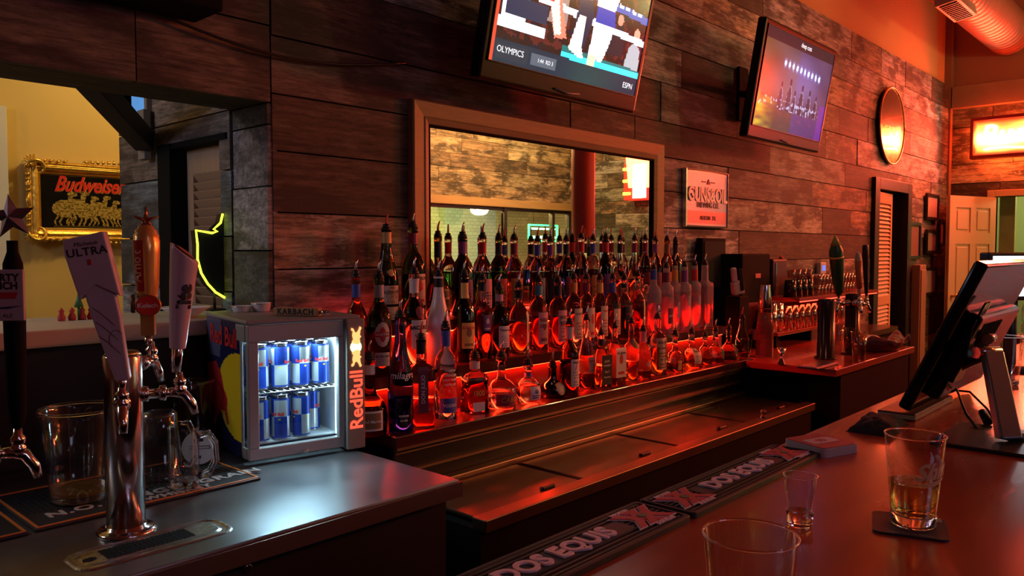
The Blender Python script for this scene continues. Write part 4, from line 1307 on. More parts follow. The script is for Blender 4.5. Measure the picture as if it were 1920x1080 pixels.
bm = bm_new(); box(bm, (0, -.012, .001), (ln, .012, .025), mt); finish('grip', bm, M('handle_wood', (0.45, 0.21, 0.09), 0.4, var=.2, scale=6, aniso=(1, 8, 8)), t, bevel=.003)
lettering('lettering', 'KARBACH', .024, INK, t, lambda x, y, z: mt @ Vector((ln / 2 + x, -.0125, .013 + y)), bold=.0012, spacing=1.25, sx=ln / .16)
bm = bm_new(); tube(bm, [mt @ Vector((ln, 0, .013)), mt @ Vector((ln + .026, 0, .013))], .006, 12); finish('ferrule', bm, CHROME, t)
# white bowl on the ledge behind
for px_, py_, r_, lb in ((348, 580, .075, 'white bowl on the pale ledge behind the taps'),):
    p = at(px_, py_, Y=2.50)
    t = thing('bowl', lb, 'bowl', (p.x, 2.50, 1.254))
    bm = bm_new(); lathe(bm, [(r_ * .4, 0), (r_ * .45, .006), (r_, .032), (r_ * 1.02, .035), (r_ * .96, .033), (r_ * .4, .010), (.001, .009)], 32); finish('dish', bm, M('white_ceramic'), t)
# little figurines on the ledge
p = at(148, 585, Y=2.66)
t = thing('figurine', 'tiny red and green ornament standing on the pale ledge', 'ornament', (p.x, 2.66, 1.254))
bm = bm_new()
for dx in (-.05, -.02, .01, .035): lathe(bm, [(.010, 0), (.012, .01), (.006, .024), (.009, .030), (.001, .04)], 12, c=(dx, 0, 0))
finish('body', bm, M('red_ornament', (.5, .05, .04), .5), t)
bm = bm_new(); lathe(bm, [(.014, .04), (.008, .06), (.002, .085)], 12, c=(0.0, 0, 0)); lathe(bm, [(.004, .0), (.004, .045)], 10); finish('tree_top', bm, M('green_ornament', (.05, .18, .06), .5), t)

# ================================================================ beer tower
BT = at(237, 990, Z=ZC + .006); BT.z = ZC
t = thing('beer_tower', 'round chrome beer tower with three faucets on the metal counter', 'beer tower', BT)
bm = bm_new(); lathe(bm, [(.060, 0), (.061, .004), (.055, .008), (.041, .010), (.040, .016)], 40); finish('base_flange', bm, CHROME, t)
bm = bm_new(); lathe(bm, [(.0385, .012), (.0385, .375), (.036, .381), (.020, .386)], 44); finish('column', bm, M('tower_chrome', (.62, .56, .54), .16, 1.0), t)
bm = bm_new(); lathe(bm, [(.037, .380), (.030, .387), (.001, .389)], 32); finish('cap', bm, M('brass', (0.7, 0.5, 0.2), 0.3, 1.0), t)


def faucet(parent, base, dirv, rot_up, reach=.055):
    """shank out of the column, body, lever collar and down-turned spout; returns the collar top"""
    d = Vector(dirv).normalized()
    b = Vector(base)
    e = b + d * reach
    bm = bm_new()
    tube(bm, [b, b + d * .012, b + d * .013, b + d * (reach - .014)], [.017, .017, .011, .011], 16)
    tube(bm, [e - d * .016, e - d * .014, e - d * .002, e], [.012, .017, .017, .012], 16)
    f = finish('faucet', bm, CHROME, parent)
    bm = bm_new()
    tube(bm, [e, e + d * .018, e + d * .036 + Vector((0, 0, -.006)), e + d * .05 + Vector((0, 0, -.028)), e + d * .056 + Vector((0, 0, -.050))], [.010, .011, .011, .010, .0085], 16)
    s = finish('spout', bm, CHROME, f)
    m = e + d * .026
    bm = bm_new()
    lathe(bm, [(.011, -.004), (.014, .004), (.014, .010), (.010, .014), (.013, .020), (.013, .027), (.008, .032), (.007, .044)], 20, c=m)
    finish('lever_collar', bm, CHROME, f)
    return m + Vector((0, 0, .044))


c1 = faucet(t, (-.016, -.033, .285), (-.35, -.95, 0), 0, .026)
c2 = faucet(t, (.035, -.012, .292), (.85, -.42, 0), 0, .048)
c3 = faucet(t, (.030, .024, .352), (.8, .5, 0), 0, .040)
ZT_ = BT + Vector((0, 0, 0))

# tap handle: white fabric-shaped blade
WHC = M('cream_white_plastic', (0.62, 0.46, 0.48), 0.3, coat=.3)
HP = BT + c1


def tap_part(name, label, tower, at_, rz=0):
    o = bpy.data.objects.new(name, None); COL.objects.link(o)
    o.parent = tower; o.location = at_; o.rotation_euler = (0, 0, rz); o.empty_display_size = .03
    o['label'] = label
    return o


def blade(label, pts_outline, thick, base, lean, rz, matl, name='tap_handle'):
    """outline (x,z) in metres above its ferrule"""
    t = tap_part(name, label, TOWER, base, rz)
    lm = Matrix.Rotation(lean, 4, 'Y')
    bm = bm_new(); prism(bm, pts_outline, thick, lm @ Matrix.Translation((0, -thick / 2, 0))); finish('blade', bm, matl, t, bevel=.004, seg=3)
    bm = bm_new(); lathe(bm, [(.006, -.004), (.008, .0), (.009, .012), (.007, .016)], 18); finish('ferrule', bm, CHROME, t)
    return t, lm


TOWER = t
t, lm = blade('tall white blade-shaped tap handle with dark capital letters, left of the tower',
              [(-.008, .014), (.020, .014), (.026, .15), (.024, .236), (-.033, .236), (-.025, .14)], .020, c1 + Vector((0, 0, -.004)), R(-9), R(-34), WHC)
t.scale = (1, 1, .95)
bm = bm_new()
prism(bm, [(-.040, .195), (-.006, .222), (.036, .190), (.029, .330), (-.048, .323), (-.050, .29)], .032, lm @ Matrix.Translation((0, -.016, 0)))
finish('upper_blade', bm, WHC, t, bevel=.004, seg=3)
fp = lambda x, y, z: lm @ Vector((-.008 + x, -.0175 - z, .292 + y))
lettering('lettering', 'ULTRA', .023, INK, t, fp, spacing=1.08, bold=.0004)
lettering('lettering', 'Michelob', .012, INK, t, lambda x, y, z: fp(x, y + .017, z), shear=.3)
bm = bm_new(); box(bm, (-.003, -.0005, -.006), (.003, .0005, .006), lm @ Matrix.Translation((-.007, -.0176, .270))); finish('red_badge', bm, REDL, t)
bm = bm_new()
for k in range(3):
    tube(bm, [lm @ Vector((-.020 + .014 * s + .02 * s * s, -.0112, .175 - .03 * k - .045 * s + .01 * math.sin(s * 3))) for s in [j / 8 for j in range(9)]], .0007, 6)
tube(bm, [lm @ Vector((.012 - .014 * math.cos(a), -.0112, .10 + .022 * math.sin(a))) for a in [j / 8 * PI - .6 for j in range(9)]], .0007, 6)
finish('engraving', bm, M('groove_shadow', (0.22, 0.13, 0.14), 0.5), t)

# white cylinder handle, slanted top
t = tap_part('tap_handle', 'white round tap handle with slanted top and dark lowercase letters', TOWER, c2 + Vector((-.008, 0, 0)), R(-35)); t.scale = (1, 1, .90)
bm = bm_new()
lt = Matrix.Rotation(R(4.5), 4, 'Y')
n_ = 36
rs = []
for r_, z_ in ((.006, .0), (.0105, .002), (.0115, .06), (.008, .066)): rs.append([lt @ Vector((r_ * math.cos(2 * PI * k / n_), r_ * math.sin(2 * PI * k / n_), z_)) for k in range(n_)])
rings(bm, rs); finish('ferrule', bm, CHROME, t)
bm = bm_new()
rs = []
for i in range(16):
    f_ = i / 15
    r_ = .0165 + .0135 * f_ ** .9
    z_ = .058 + f_ * .232
    rs.append([lt @ Vector((r_ * math.cos(a), r_ * math.sin(a), z_ - (math.cos(a) * r_ * .75 if i == 15 else (math.cos(a) * r_ * .75 * max(0, (f_ - .7) / .3))))) for a in [2 * PI * k / n_ for k in range(n_)]])
vr = rings(bm, rs)
finish('grip', bm, M('white_ribbed_plastic', (0.60, 0.44, 0.47), 0.28, coat=.4), t, bevel=.002)
nrm = Vector((.75, 0, 1)).normalized()
cc = Vector((0, 0, .2905))
uu = Vector((0, 1, 0)); vv = nrm.cross(uu)
bm = bm_new(); rs = [[lt @ (cc + nrm * h_ + uu * r_ * math.cos(a) + vv * r_ * 1.2 * math.sin(a)) for a in [2 * PI * k / 30 for k in range(30)]] for r_, h_ in ((.022, .0005), (.022, .002), (.019, .0025))]
rings(bm, rs); finish('top_ring', bm, M('dark_ring', (.03, .015, .015), .4), t)
bm = bm_new(); rs = [[lt @ (cc + nrm * h_ + uu * r_ * math.cos(a) + vv * r_ * 1.2 * math.sin(a)) for a in [2 * PI * k / 30 for k in range(30)]] for r_, h_ in ((.0175, .0025), (.0175, .0032))]
rings(bm, rs); finish('top_badge', bm, M('copper_badge', (.42, .10, .05), .4), t)
ang0 = R(-62)
lettering('lettering', 'lite', .040, INK, t, lambda x, y, z: lt @ Vector(((.0262 + z) * math.cos(ang0 - y / .026 * 1), (.0262 + z) * math.sin(ang0 - y / .026 * 1), .185 + x)), bold=.003, spacing=1.12)

# gold bottle-shaped handle
t = tap_part('tap_handle', 'gold bottle-shaped tap handle with round red badge, middle of the tower', TOWER, c3 + Vector((-.006, 0, -.006)), R(-30)); t.scale = (1, 1, .89)
bm = bm_new(); lathe(bm, [(.0065, -.002), (.009, .0), (.008, .022)], 18); finish('ferrule', bm, CHROME, t)
bm = bm_new(); cbox(bm, (0, 0, .056), (.030, .024, .066)); finish('wood_block', bm, M('amber_wood', (0.42, 0.20, 0.05), 0.35), t, bevel=.003)
bm = bm_new(); lathe(bm, [(.016, .088), (.020, .10), (.025, .17), (.0275, .23), (.028, .262), (.0265, .266), (.027, .275), (.023, .280), (.023, .287), (.017, .291), (.016, .297), (.008, .300)], 36); finish('gold_bottle', bm, M('gold_paint', (0.92, 0.46, 0.12), 0.25, 0.5), t)


def surf_patch(bm, rf, a0, a1, z0, z1, n=14, m=10, off=.0006):
    V = [[None] * (n + 1) for _ in range(m + 1)]
    for j in range(m + 1):
        z = z0 + (z1 - z0) * j / m
        r_ = rf(z) + off
        for i in range(n + 1):
            a = a0 + (a1 - a0) * i / n
            V[j][i] = bm.verts.new((r_ * math.cos(a), r_ * math.sin(a), z))
    for j in range(m):
        for i in range(n): bm.faces.new((V[j][i], V[j][i + 1], V[j + 1][i + 1], V[j + 1][i])).smooth = True


def rfz(z):
    pr_ = [(.100, .020), (.17, .025), (.23, .0275), (.262, .028)]
    for (za, ra), (zb, rb) in zip(pr_, pr_[1:]):
        if z <= zb: return ra + (rb - ra) * (z - za) / (zb - za) + .0003
    return .0283


bm = bm_new(); surf_patch(bm, rfz, R(-175), R(-98), .135, .262); finish('red_label', bm, M('deep_red', (0.45, 0.015, 0.012), 0.3), t)
lettering('lettering', 'Arnold', .030, M('tan_ink', (.75, .35, .15), .5), t, lambda x, y, z: Vector(((.0285) * math.cos(R(-128) - y / .027), .0285 * math.sin(R(-128) - y / .027), .20 + x)), bold=.0006)
bm = bm_new()
for a_, ln_ in ((R(90), .034), (R(20), .028), (R(160), .028), (R(-50), .016), (R(-130), .016)):
    tube(bm, [(0, 0, .312), (ln_ * math.cos(a_), 0, .312 + ln_ * math.sin(a_))], [.006, .002], 6)
tube(bm, [(0, 0, .298), (0, 0, .325)], [.004, .004], 8)
finish('emblem', bm, M('bronze_emblem', (0.45, 0.16, 0.06), 0.35, 0.8), t)
bm = bm_new(); m_ = Matrix.Translation((.004, -.022, .100)) @ Matrix.Rotation(R(90), 4, 'X')
lathe(bm, [(.027, 0), (.027, .008), (.025, .010)], 32, mat=m_); finish('badge', bm, M('bronze_emblem'), t)
bm = bm_new(); lathe(bm, [(.0235, .010), (.0235, .012)], 32, mat=m_); finish('badge_face', bm, M('badge_red', (0.70, 0.03, 0.02), 0.3), t)
lettering('lettering', 'Kolsch', .0155, PALE, t, lambda x, y, z: Vector((.004 + x, -.0345, .100 + y)), bold=.0003)
bm = bm_new(); m_ = Matrix.Translation((-.026, -.004, .104)) @ Matrix.Rotation(R(-80), 4, 'Z') @ Matrix.Rotation(R(90), 4, 'X'); lathe(bm, [(.024, 0), (.024, .006), (.020, .009)], 28, mat=m_); finish('side_badge', bm, M('side_bronze', (.2, .08, .04), .4, .6), t)

# second tower at the left edge: only its handle shows
p = at(10, 760, Y=1.66)
t = thing('beer_tower', 'chrome beer tower cut off by the left edge of the photo', 'beer tower', (p.x - .09, 1.66, ZC))
bm = bm_new(); lathe(bm, [(.055, 0), (.055, .006), (.038, .010), (.0375, .33), (.03, .338)], 36); finish('column', bm, M('tower_chrome'), t)
c4 = faucet(t, (.030, -.020, .235), (1, -.3, 0), 0, .045)
HB = Vector((p.x - .09, 1.66, ZC)) + c4
t = tap_part('tap_handle', 'black tap handle with a metal star on top and a white printed plaque', t, c4, R(-38))
zq = at(20, 600, Y=HB.y).z - HB.z; zq2 = at(20, 505, Y=HB.y).z - HB.z; zs_ = at(20, 430, Y=HB.y).z - HB.z
bm = bm_new(); lathe(bm, [(.007, 0), (.012, .01), (.016, .04), (.018, zq), (.016, zq2 + .01), (.009, zs_ - .04), (.009, zs_ - .02)], 24); finish('grip', bm, MATTE, t)
bm = bm_new(); cbox(bm, (-.012, -.022, (zq + zq2) / 2), (.078, .008, zq2 - zq)); finish('plaque', bm, M('plaque_paper', (0.55, 0.38, 0.36), 0.4), t, bevel=.002)
zc_ = (zq + zq2) / 2; hq = zq2 - zq
LP = lambda x, y, z: Vector((-.012 + x, -.0265 - z, zc_ + y))
lettering('lettering', 'LIBERTY', .0175, INK, t, lambda x, y, z: LP(x, y + hq * .34, z), bold=.0007)
lettering('lettering', 'PUNCH', .0175, INK, t, lambda x, y, z: LP(x, y + hq * .18, z), bold=.0007)
lettering('lettering', 'PALE ALE', .010, INK, t, lambda x, y, z: LP(x, y - hq * .40, z))
bm = bm_new(); prism(bm, [(-.040, zc_ + hq * .06), (.018, zc_ + hq * .06), (.014, zc_ - hq * .06), (-.040, zc_ - hq * .06)], .001, Matrix.Translation((0, -.0275, 0))); finish('red_roof_print', bm, REDL, t)
bm = bm_new(); prism(bm, [(-.040, zc_ - hq * .26), (.0, zc_ - hq * .26), (.025, zc_ - hq * .20), (-.01, zc_ - hq * .23), (-.040, zc_ - hq * .22)], .001, Matrix.Translation((0, -.0275, 0))); finish('blue_swoosh', bm, M('navy_print', (.02, .03, .12), .5), t)
bm = bm_new()
star = []
for k in range(10):
    r_ = .042 if k % 2 == 0 else .018
    a_ = PI / 2 + k * PI / 5 + .12
    star.append((r_ * math.cos(a_), zs_ + .022 + r_ * math.sin(a_)))
sv = [bm.verts.new((x, 0, z)) for x, z in star]
cf = bm.verts.new((0, -.016, zs_ + .022)); cb = bm.verts.new((0, .016, zs_ + .022))
for k in range(10):
    bm.faces.new((sv[k], sv[(k + 1) % 10], cf)); bm.faces.new((sv[(k + 1) % 10], sv[k], cb))
finish('star', bm, M('pewter', (.30, .22, .24), .35, .8, var=.3, scale=30), t)

# drip tray sunk in the counter
t = thing('drip_tray', 'steel drip tray with black slots set in the counter before the tower', 'drip tray', (0, 0, 0))
a = at(160, 1052, Z=ZC); b = at(440, 990, Z=ZC)
tx0, tx1 = a.x - .03, b.x + .0
ty = at(300, 1015, Z=ZC).y
bm = bm_new()


def rrect(x0, x1, y0, y1, r, n=6):
    o = []
    for cx, cy, a0 in ((x1 - r, y1 - r, 0), (x0 + r, y1 - r, 90), (x0 + r, y0 + r, 180), (x1 - r, y0 + r, 270)):
        for k in range(n + 1):
            aa = R(a0 + 90 * k / n); o.append((cx + r * math.cos(aa), cy + r * math.sin(aa)))
    return o


rs = []
for ins, z in ((0, ZC + .0005), (.004, ZC + .003), (.008, ZC + .003), (.012, ZC + .0008), (.020, ZC + .0008), (.026, ZC + .003)):
    rs.append([(x, y, z) for x, y in rrect(tx0 + ins, tx1 - ins, ty - .060 + ins, ty + .060 - ins, .035 - ins * .6)])
rings(bm, rs, (False, True))
for f in bm.faces: f.smooth = False
finish('tray', bm, STEEL, t)
bm = bm_new(); 
ns = 19
for i in range(ns):
    x = tx0 + .065 + i * (tx1 - tx0 - .15) / (ns - 1)
    pts = [(x + dx + .0042 * math.cos(a_), ty + dy + .0042 * math.sin(a_), ZC + .0036) for dx, dy, r0 in ((0, -.026, 180), (0, .026, 0)) for a_ in [R(r0 + 180 * k / 6) for k in range(7)]]
    bm.faces.new([bm.verts.new(q) for q in pts])
finish('slots', bm, MATTE, t)
bm = bm_new(); pts = [(tx0 + .035 + .013 * math.cos(2 * PI * k / 20), ty - .005 + .010 * math.sin(2 * PI * k / 20), ZC + .0036) for k in range(20)]
bm.faces.new([bm.verts.new(q) for q in pts]); finish('drain_hole', bm, MATTE, t)

# bar mats with orange borders
ORG = M('orange_rubber', (0.55, 0.17, 0.03), 0.5)


def spill_mat(label, x0, x1, y0, y1, texts):
    t = thing('bar_mat', label, 'bar mat', (0, 0, 0), group=None)
    bm = bm_new(); box(bm, (x0, y0, ZC + .0002), (x1, y1, ZC + .007)); finish('rubber', bm, RUBBER, t, bevel=.003)
    bm = bm_new()
    for a_, b_, c_, d_ in ((x0 + .004, x1 - .004, y0 + .004, y0 + .010), (x0 + .004, x1 - .004, y1 - .010, y1 - .004), (x0 + .004, x0 + .010, y0 + .01, y1 - .01), (x1 - .010, x1 - .004, y0 + .01, y1 - .01)):
        box(bm, (a_, c_, ZC + .006), (b_, d_, ZC + .0095))
    finish('border', bm, ORG, t, bevel=.001)
    bm = bm_new()
    x = x0 + .02
    while x < x1 - .02:
        y = y0 + .12
        while y < y1 - .02:
            cbox(bm, (x, y, ZC + .0078), (.004, .009, .003)); y += .013
        x += .012
    finish('nubs', bm, RUBBER, t)
    for body, s, cx, cy in texts:
        lettering('lettering', body, s, M('white_rubber', (.42, .40, .38), .5), t, lambda x, y, z: Vector((cx + x, cy + y, ZC + .0074 + z)), depth=.0012, bold=.0015, spacing=1.1)
    return t


m1 = at(487, 899, Z=ZC); m0 = at(68, 1001, Z=ZC)
ym = (m1.y + m0.y) / 2
spill_mat('black rubber bar mat with orange border and white letters, under the pitchers', m0.x, m1.x, ym, ym + .33,
          [('N.O.  SINGLE GRAIN', .052, (m0.x + m1.x) / 2 + .04, ym + .075), ('WHISKEY', .036, (m0.x + m1.x) / 2 + .06, ym + .033)])
spill_mat('black rubber bar mat with orange border, at the far left of the counter', m0.x - .66, m0.x - .012, ym - .005, ym + .325, [])


# glass pitchers
def pitcher(label, px_, py_, Y, r_, h_, group=None, beer=0.0, hrot=0.0, upside=False):
    p = at(px_, py_, Y=Y)
    t = thing('glass_pitcher', label, 'pitcher', (p.x, Y, ZC + .0095), hrot, group)
    s = (lambda z: h_ - z) if upside else (lambda z: z)
    prof = [(r_ * .72, 0), (r_ * .80, .004), (r_ * .84, h_ * .3), (r_, h_ * .92), (r_ * 1.05, h_ * .94), (r_ * 1.05, h_)]
    bm = bm_new(); lathe(bm, [(q[0], s(q[1])) for q in prof], 36, closed=False)
    finish('glass_wall', bm, thin_glass('pitcher_glass', (.88, .88, .86), 1.1, .06), t)
    bm = bm_new(); lathe(bm, [(r_ * .72, s(.0)), (r_ * .76, s(.010)), (.001, s(.012))], 36); finish('glass_base', bm, M('thick_glass', (.9, .9, .9), .05, trans=1.0), t)
    bm = bm_new(); tube(bm, [(r_ * 1.06 * math.cos(a), r_ * 1.06 * math.sin(a), s(h_)) for a in [2 * PI * k / 32 for k in range(33)]], .0035, 8, (False, False)); finish('rim', bm, M('thick_glass'), t)
    bm = bm_new()
    tube(bm, [(r_ * .95, 0, s(h_ * .85)), (r_ * 1.35, 0, s(h_ * .90)), (r_ * 1.62, 0, s(h_ * .78)), (r_ * 1.60, 0, s(h_ * .45)), (r_ * 1.32, 0, s(h_ * .22)), (r_ * .84, 0, s(h_ * .22))], .0075, 10)
    finish('handle', bm, M('thick_glass'), t)
    if beer:
        bm = bm_new(); lathe(bm, [(r_ * .70, .014), (r_ * .80, h_ * beer)], 32); finish('beer_left', bm, M('beer_dregs', (.85, .55, .15), .1, trans=.9, ior=1.33), t)
    return t


pitcher('scuffed plastic beer pitcher with a little beer, behind the tower on the left', 152, 940, 2.02, .082, .215, beer=.12, hrot=R(60))
pitcher('upside-down glass pitcher on the mat between tower and cooler', 300, 870, 2.06, .056, .17, beer=0, hrot=R(-10), upside=True)
pitcher('tall glass pitcher standing behind, beside the cooler side', 365, 840, 2.30, .055, .20, hrot=R(100))
p = at(322, 860, Y=2.0)
t = thing('beer_mug', 'heavy clear glass mug with thick handle on the mat by the tower', 'mug', (p.x, 1.93, ZC + .0095), R(-25))
bm = bm_new(); lathe(bm, [(.034, 0), (.036, .004), (.036, .14), (.038, .150)], 30, closed=False); finish('glass_wall', bm, thin_glass('pitcher_glass'), t)
bm = bm_new(); lathe(bm, [(.033, 0), (.033, .016)], 28); finish('glass_base', bm, M('thick_glass'), t)
for k in (0, .9, -.9):
    bm = bm_new(); c_, s_ = math.cos(k * .35), math.sin(k * .35)
    tube(bm, [(r * c_, r * s_, z) for r, z in ((.035, .125), (.062, .128), (.076, .105), (.078, .06), (.062, .03), (.036, .022))], .006, 10)
    finish('handle', bm, M('thick_glass'), t)
p = at(362, 842, Z=ZC + .05)
t = thing('round_coaster', 'round white printed coaster leaning by the pitcher next to the cooler', 'coaster', (1.005, 2.10, ZC + .056), R(-38))
bm = bm_new(); lathe(bm, [(.046, 0), (.046, .002)], 36, mat=Matrix.Rotation(R(78), 4, 'X')); finish('disc', bm, M('coaster_paper', (0.60, 0.64, 0.62), 0.6), t)
bm = bm_new()
tm = Matrix.Rotation(R(78), 4, 'X')
for a_, b_, c_, d_ in ((-.025, .028, -.004, -.0025), (-.025, .028, .003, .0045), (.027, .029, -.004, .0045), (-.008, .006, -.03, -.022), (-.006, .010, .016, .028)): box(bm, (a_, c_, .002), (b_, d_, .0024), tm)
finish('print', bm, INK, t)

# ================================================================ liquor bottles
ROWS = {'F': (1.955, .90), 'M': (2.105, 1.06), 'B': (2.285, 1.21)}
KIND = {  # (height fraction, radius fraction)
    'wine': [(0, .92), (.012, 1), (.58, 1), (.66, .90), (.72, .62), (.76, .42), (.80, .37), (.94, .36), (.95, .40), (1, .40)],
    'round': [(0, .92), (.012, 1), (.52, 1), (.60, .96), (.68, .74), (.74, .46), (.79, .38), (.94, .37), (.95, .43), (1, .43)],
    'taper': [(0, .92), (.012, 1), (.38, 1), (.48, .94), (.60, .74), (.70, .55), (.80, .44), (.92, .40), (1, .42)],
    'malibu': [(0, .90), (.012, 1), (.42, 1), (.52, .93), (.64, .70), (.76, .50), (.86, .42), (1, .42)],
    'tall': [(0, .95), (.008, 1), (.62, 1), (.68, .93), (.74, .58), (.78, .42), (.94, .40), (1, .42)],
    'squat': [(0, .86), (.02, .96), (.22, 1), (.36, .93), (.46, .70), (.53, .42), (.60, .33), (.72, .31), (.94, .30), (.95, .34), (1, .34)],
    'decanter': [(0, .80), (.02, .90), (.25, 1), (.42, .92), (.52, .62), (.57, .30), (.70, .24), (.92, .25), (.94, .36), (1, .36)],
    'ball': [(0, .60), (.03, .82), (.18, .98), (.32, 1), (.50, .86), (.62, .52), (.67, .28), (.80, .25), (.94, .26), (.95, .38), (1, .38)],
    'square': [(0, .95), (.01, 1), (.62, 1), (.68, .88), (.72, .56), (.76, .36), (.94, .34), (.95, .40), (1, .40)],
    'slab': [(0, .98), (.01, 1), (.66, .94), (.70, .86), (.73, .46), (.80, .38), (.94, .38), (1, .42)],
    'shoulder': [(0, .95), (.01, 1), (.66, 1), (.71, .95), (.735, .62), (.76, .50), (.94, .46), (1, .46)],
    'flare': [(0, .78), (.01, .80), (.45, .95), (.55, 1), (.62, .88), (.68, .5), (.73, .36), (.94, .34), (1, .4)],
}
GLASSES = {
    'clear': M('bottle_clear', (.97, .94, .94), .02, trans=1, ior=1.26),
    'green': M('bottle_green', (.14, .30, .10), .02, trans=1, ior=1.3),
    'brown': M('bottle_brown', (.45, .16, .05), .02, trans=1, ior=1.3),
    'blue': M('bottle_blue', (.05, .12, .62), .02, trans=1, ior=1.3),
    'dark': thin_glass('bottle_dark', (.05, .03, .03), .9, .05),
    'frost': M('bottle_frosted', (.88, .76, .76), .42, trans=.75, ior=1.2),
    'white': M('bottle_white', (.72, .62, .62), .35, coat=.3),
}
LIQ = {
    'water': M('spirit_clear', (.97, .95, .95), .0, trans=1, ior=1.36),
    'amber': M('spirit_amber', (.78, .30, .06), .0, trans=1, ior=1.36),
    'dark': M('spirit_dark', (.16, .03, .015), .0, trans=1, ior=1.36),
    'red': M('spirit_red', (.75, .05, .03), .0, trans=1, ior=1.36),
    'pale': M('spirit_pale', (.92, .72, .35), .0, trans=1, ior=1.36),
    'blue': M('spirit_blue', (.05, .12, .6), .0, trans=1, ior=1.36),
    'green': M('spirit_green', (.1, .4, .08), .0, trans=1, ior=1.36),
    'purple': M('spirit_purple', (.28, .05, .25), .0, trans=1, ior=1.36),
}
SPOUTM = M('spout_steel', (.70, .62, .60), .22, 1.0)
SPOUTR = M('spout_red', (.75, .10, .05), .3)
LABP = paint_mat('label_paper', .5)
TXT = {'ink': INK, 'white': PALE, 'red': REDL, 'gold': M('gold_ink', (.7, .45, .12), .35, .5), 'blue': M('blue_ink', (.04, .06, .35), .4)}
C_ = dict(white=(.74, .68, .66), cream=(.70, .56, .40), black=(.02, .018, .018), orange=(.75, .30, .06), red=(.55, .03, .03), blue=(.06, .10, .42),
          green=(.06, .14, .07), yellow=(.75, .50, .12), pink=(.75, .30, .34), purple=(.22, .07, .26), grey=(.35, .33, .34), brown=(.25, .13, .05), gold=(.6, .4, .13), plum=(.22, .03, .06), teal=(.08, .25, .30))


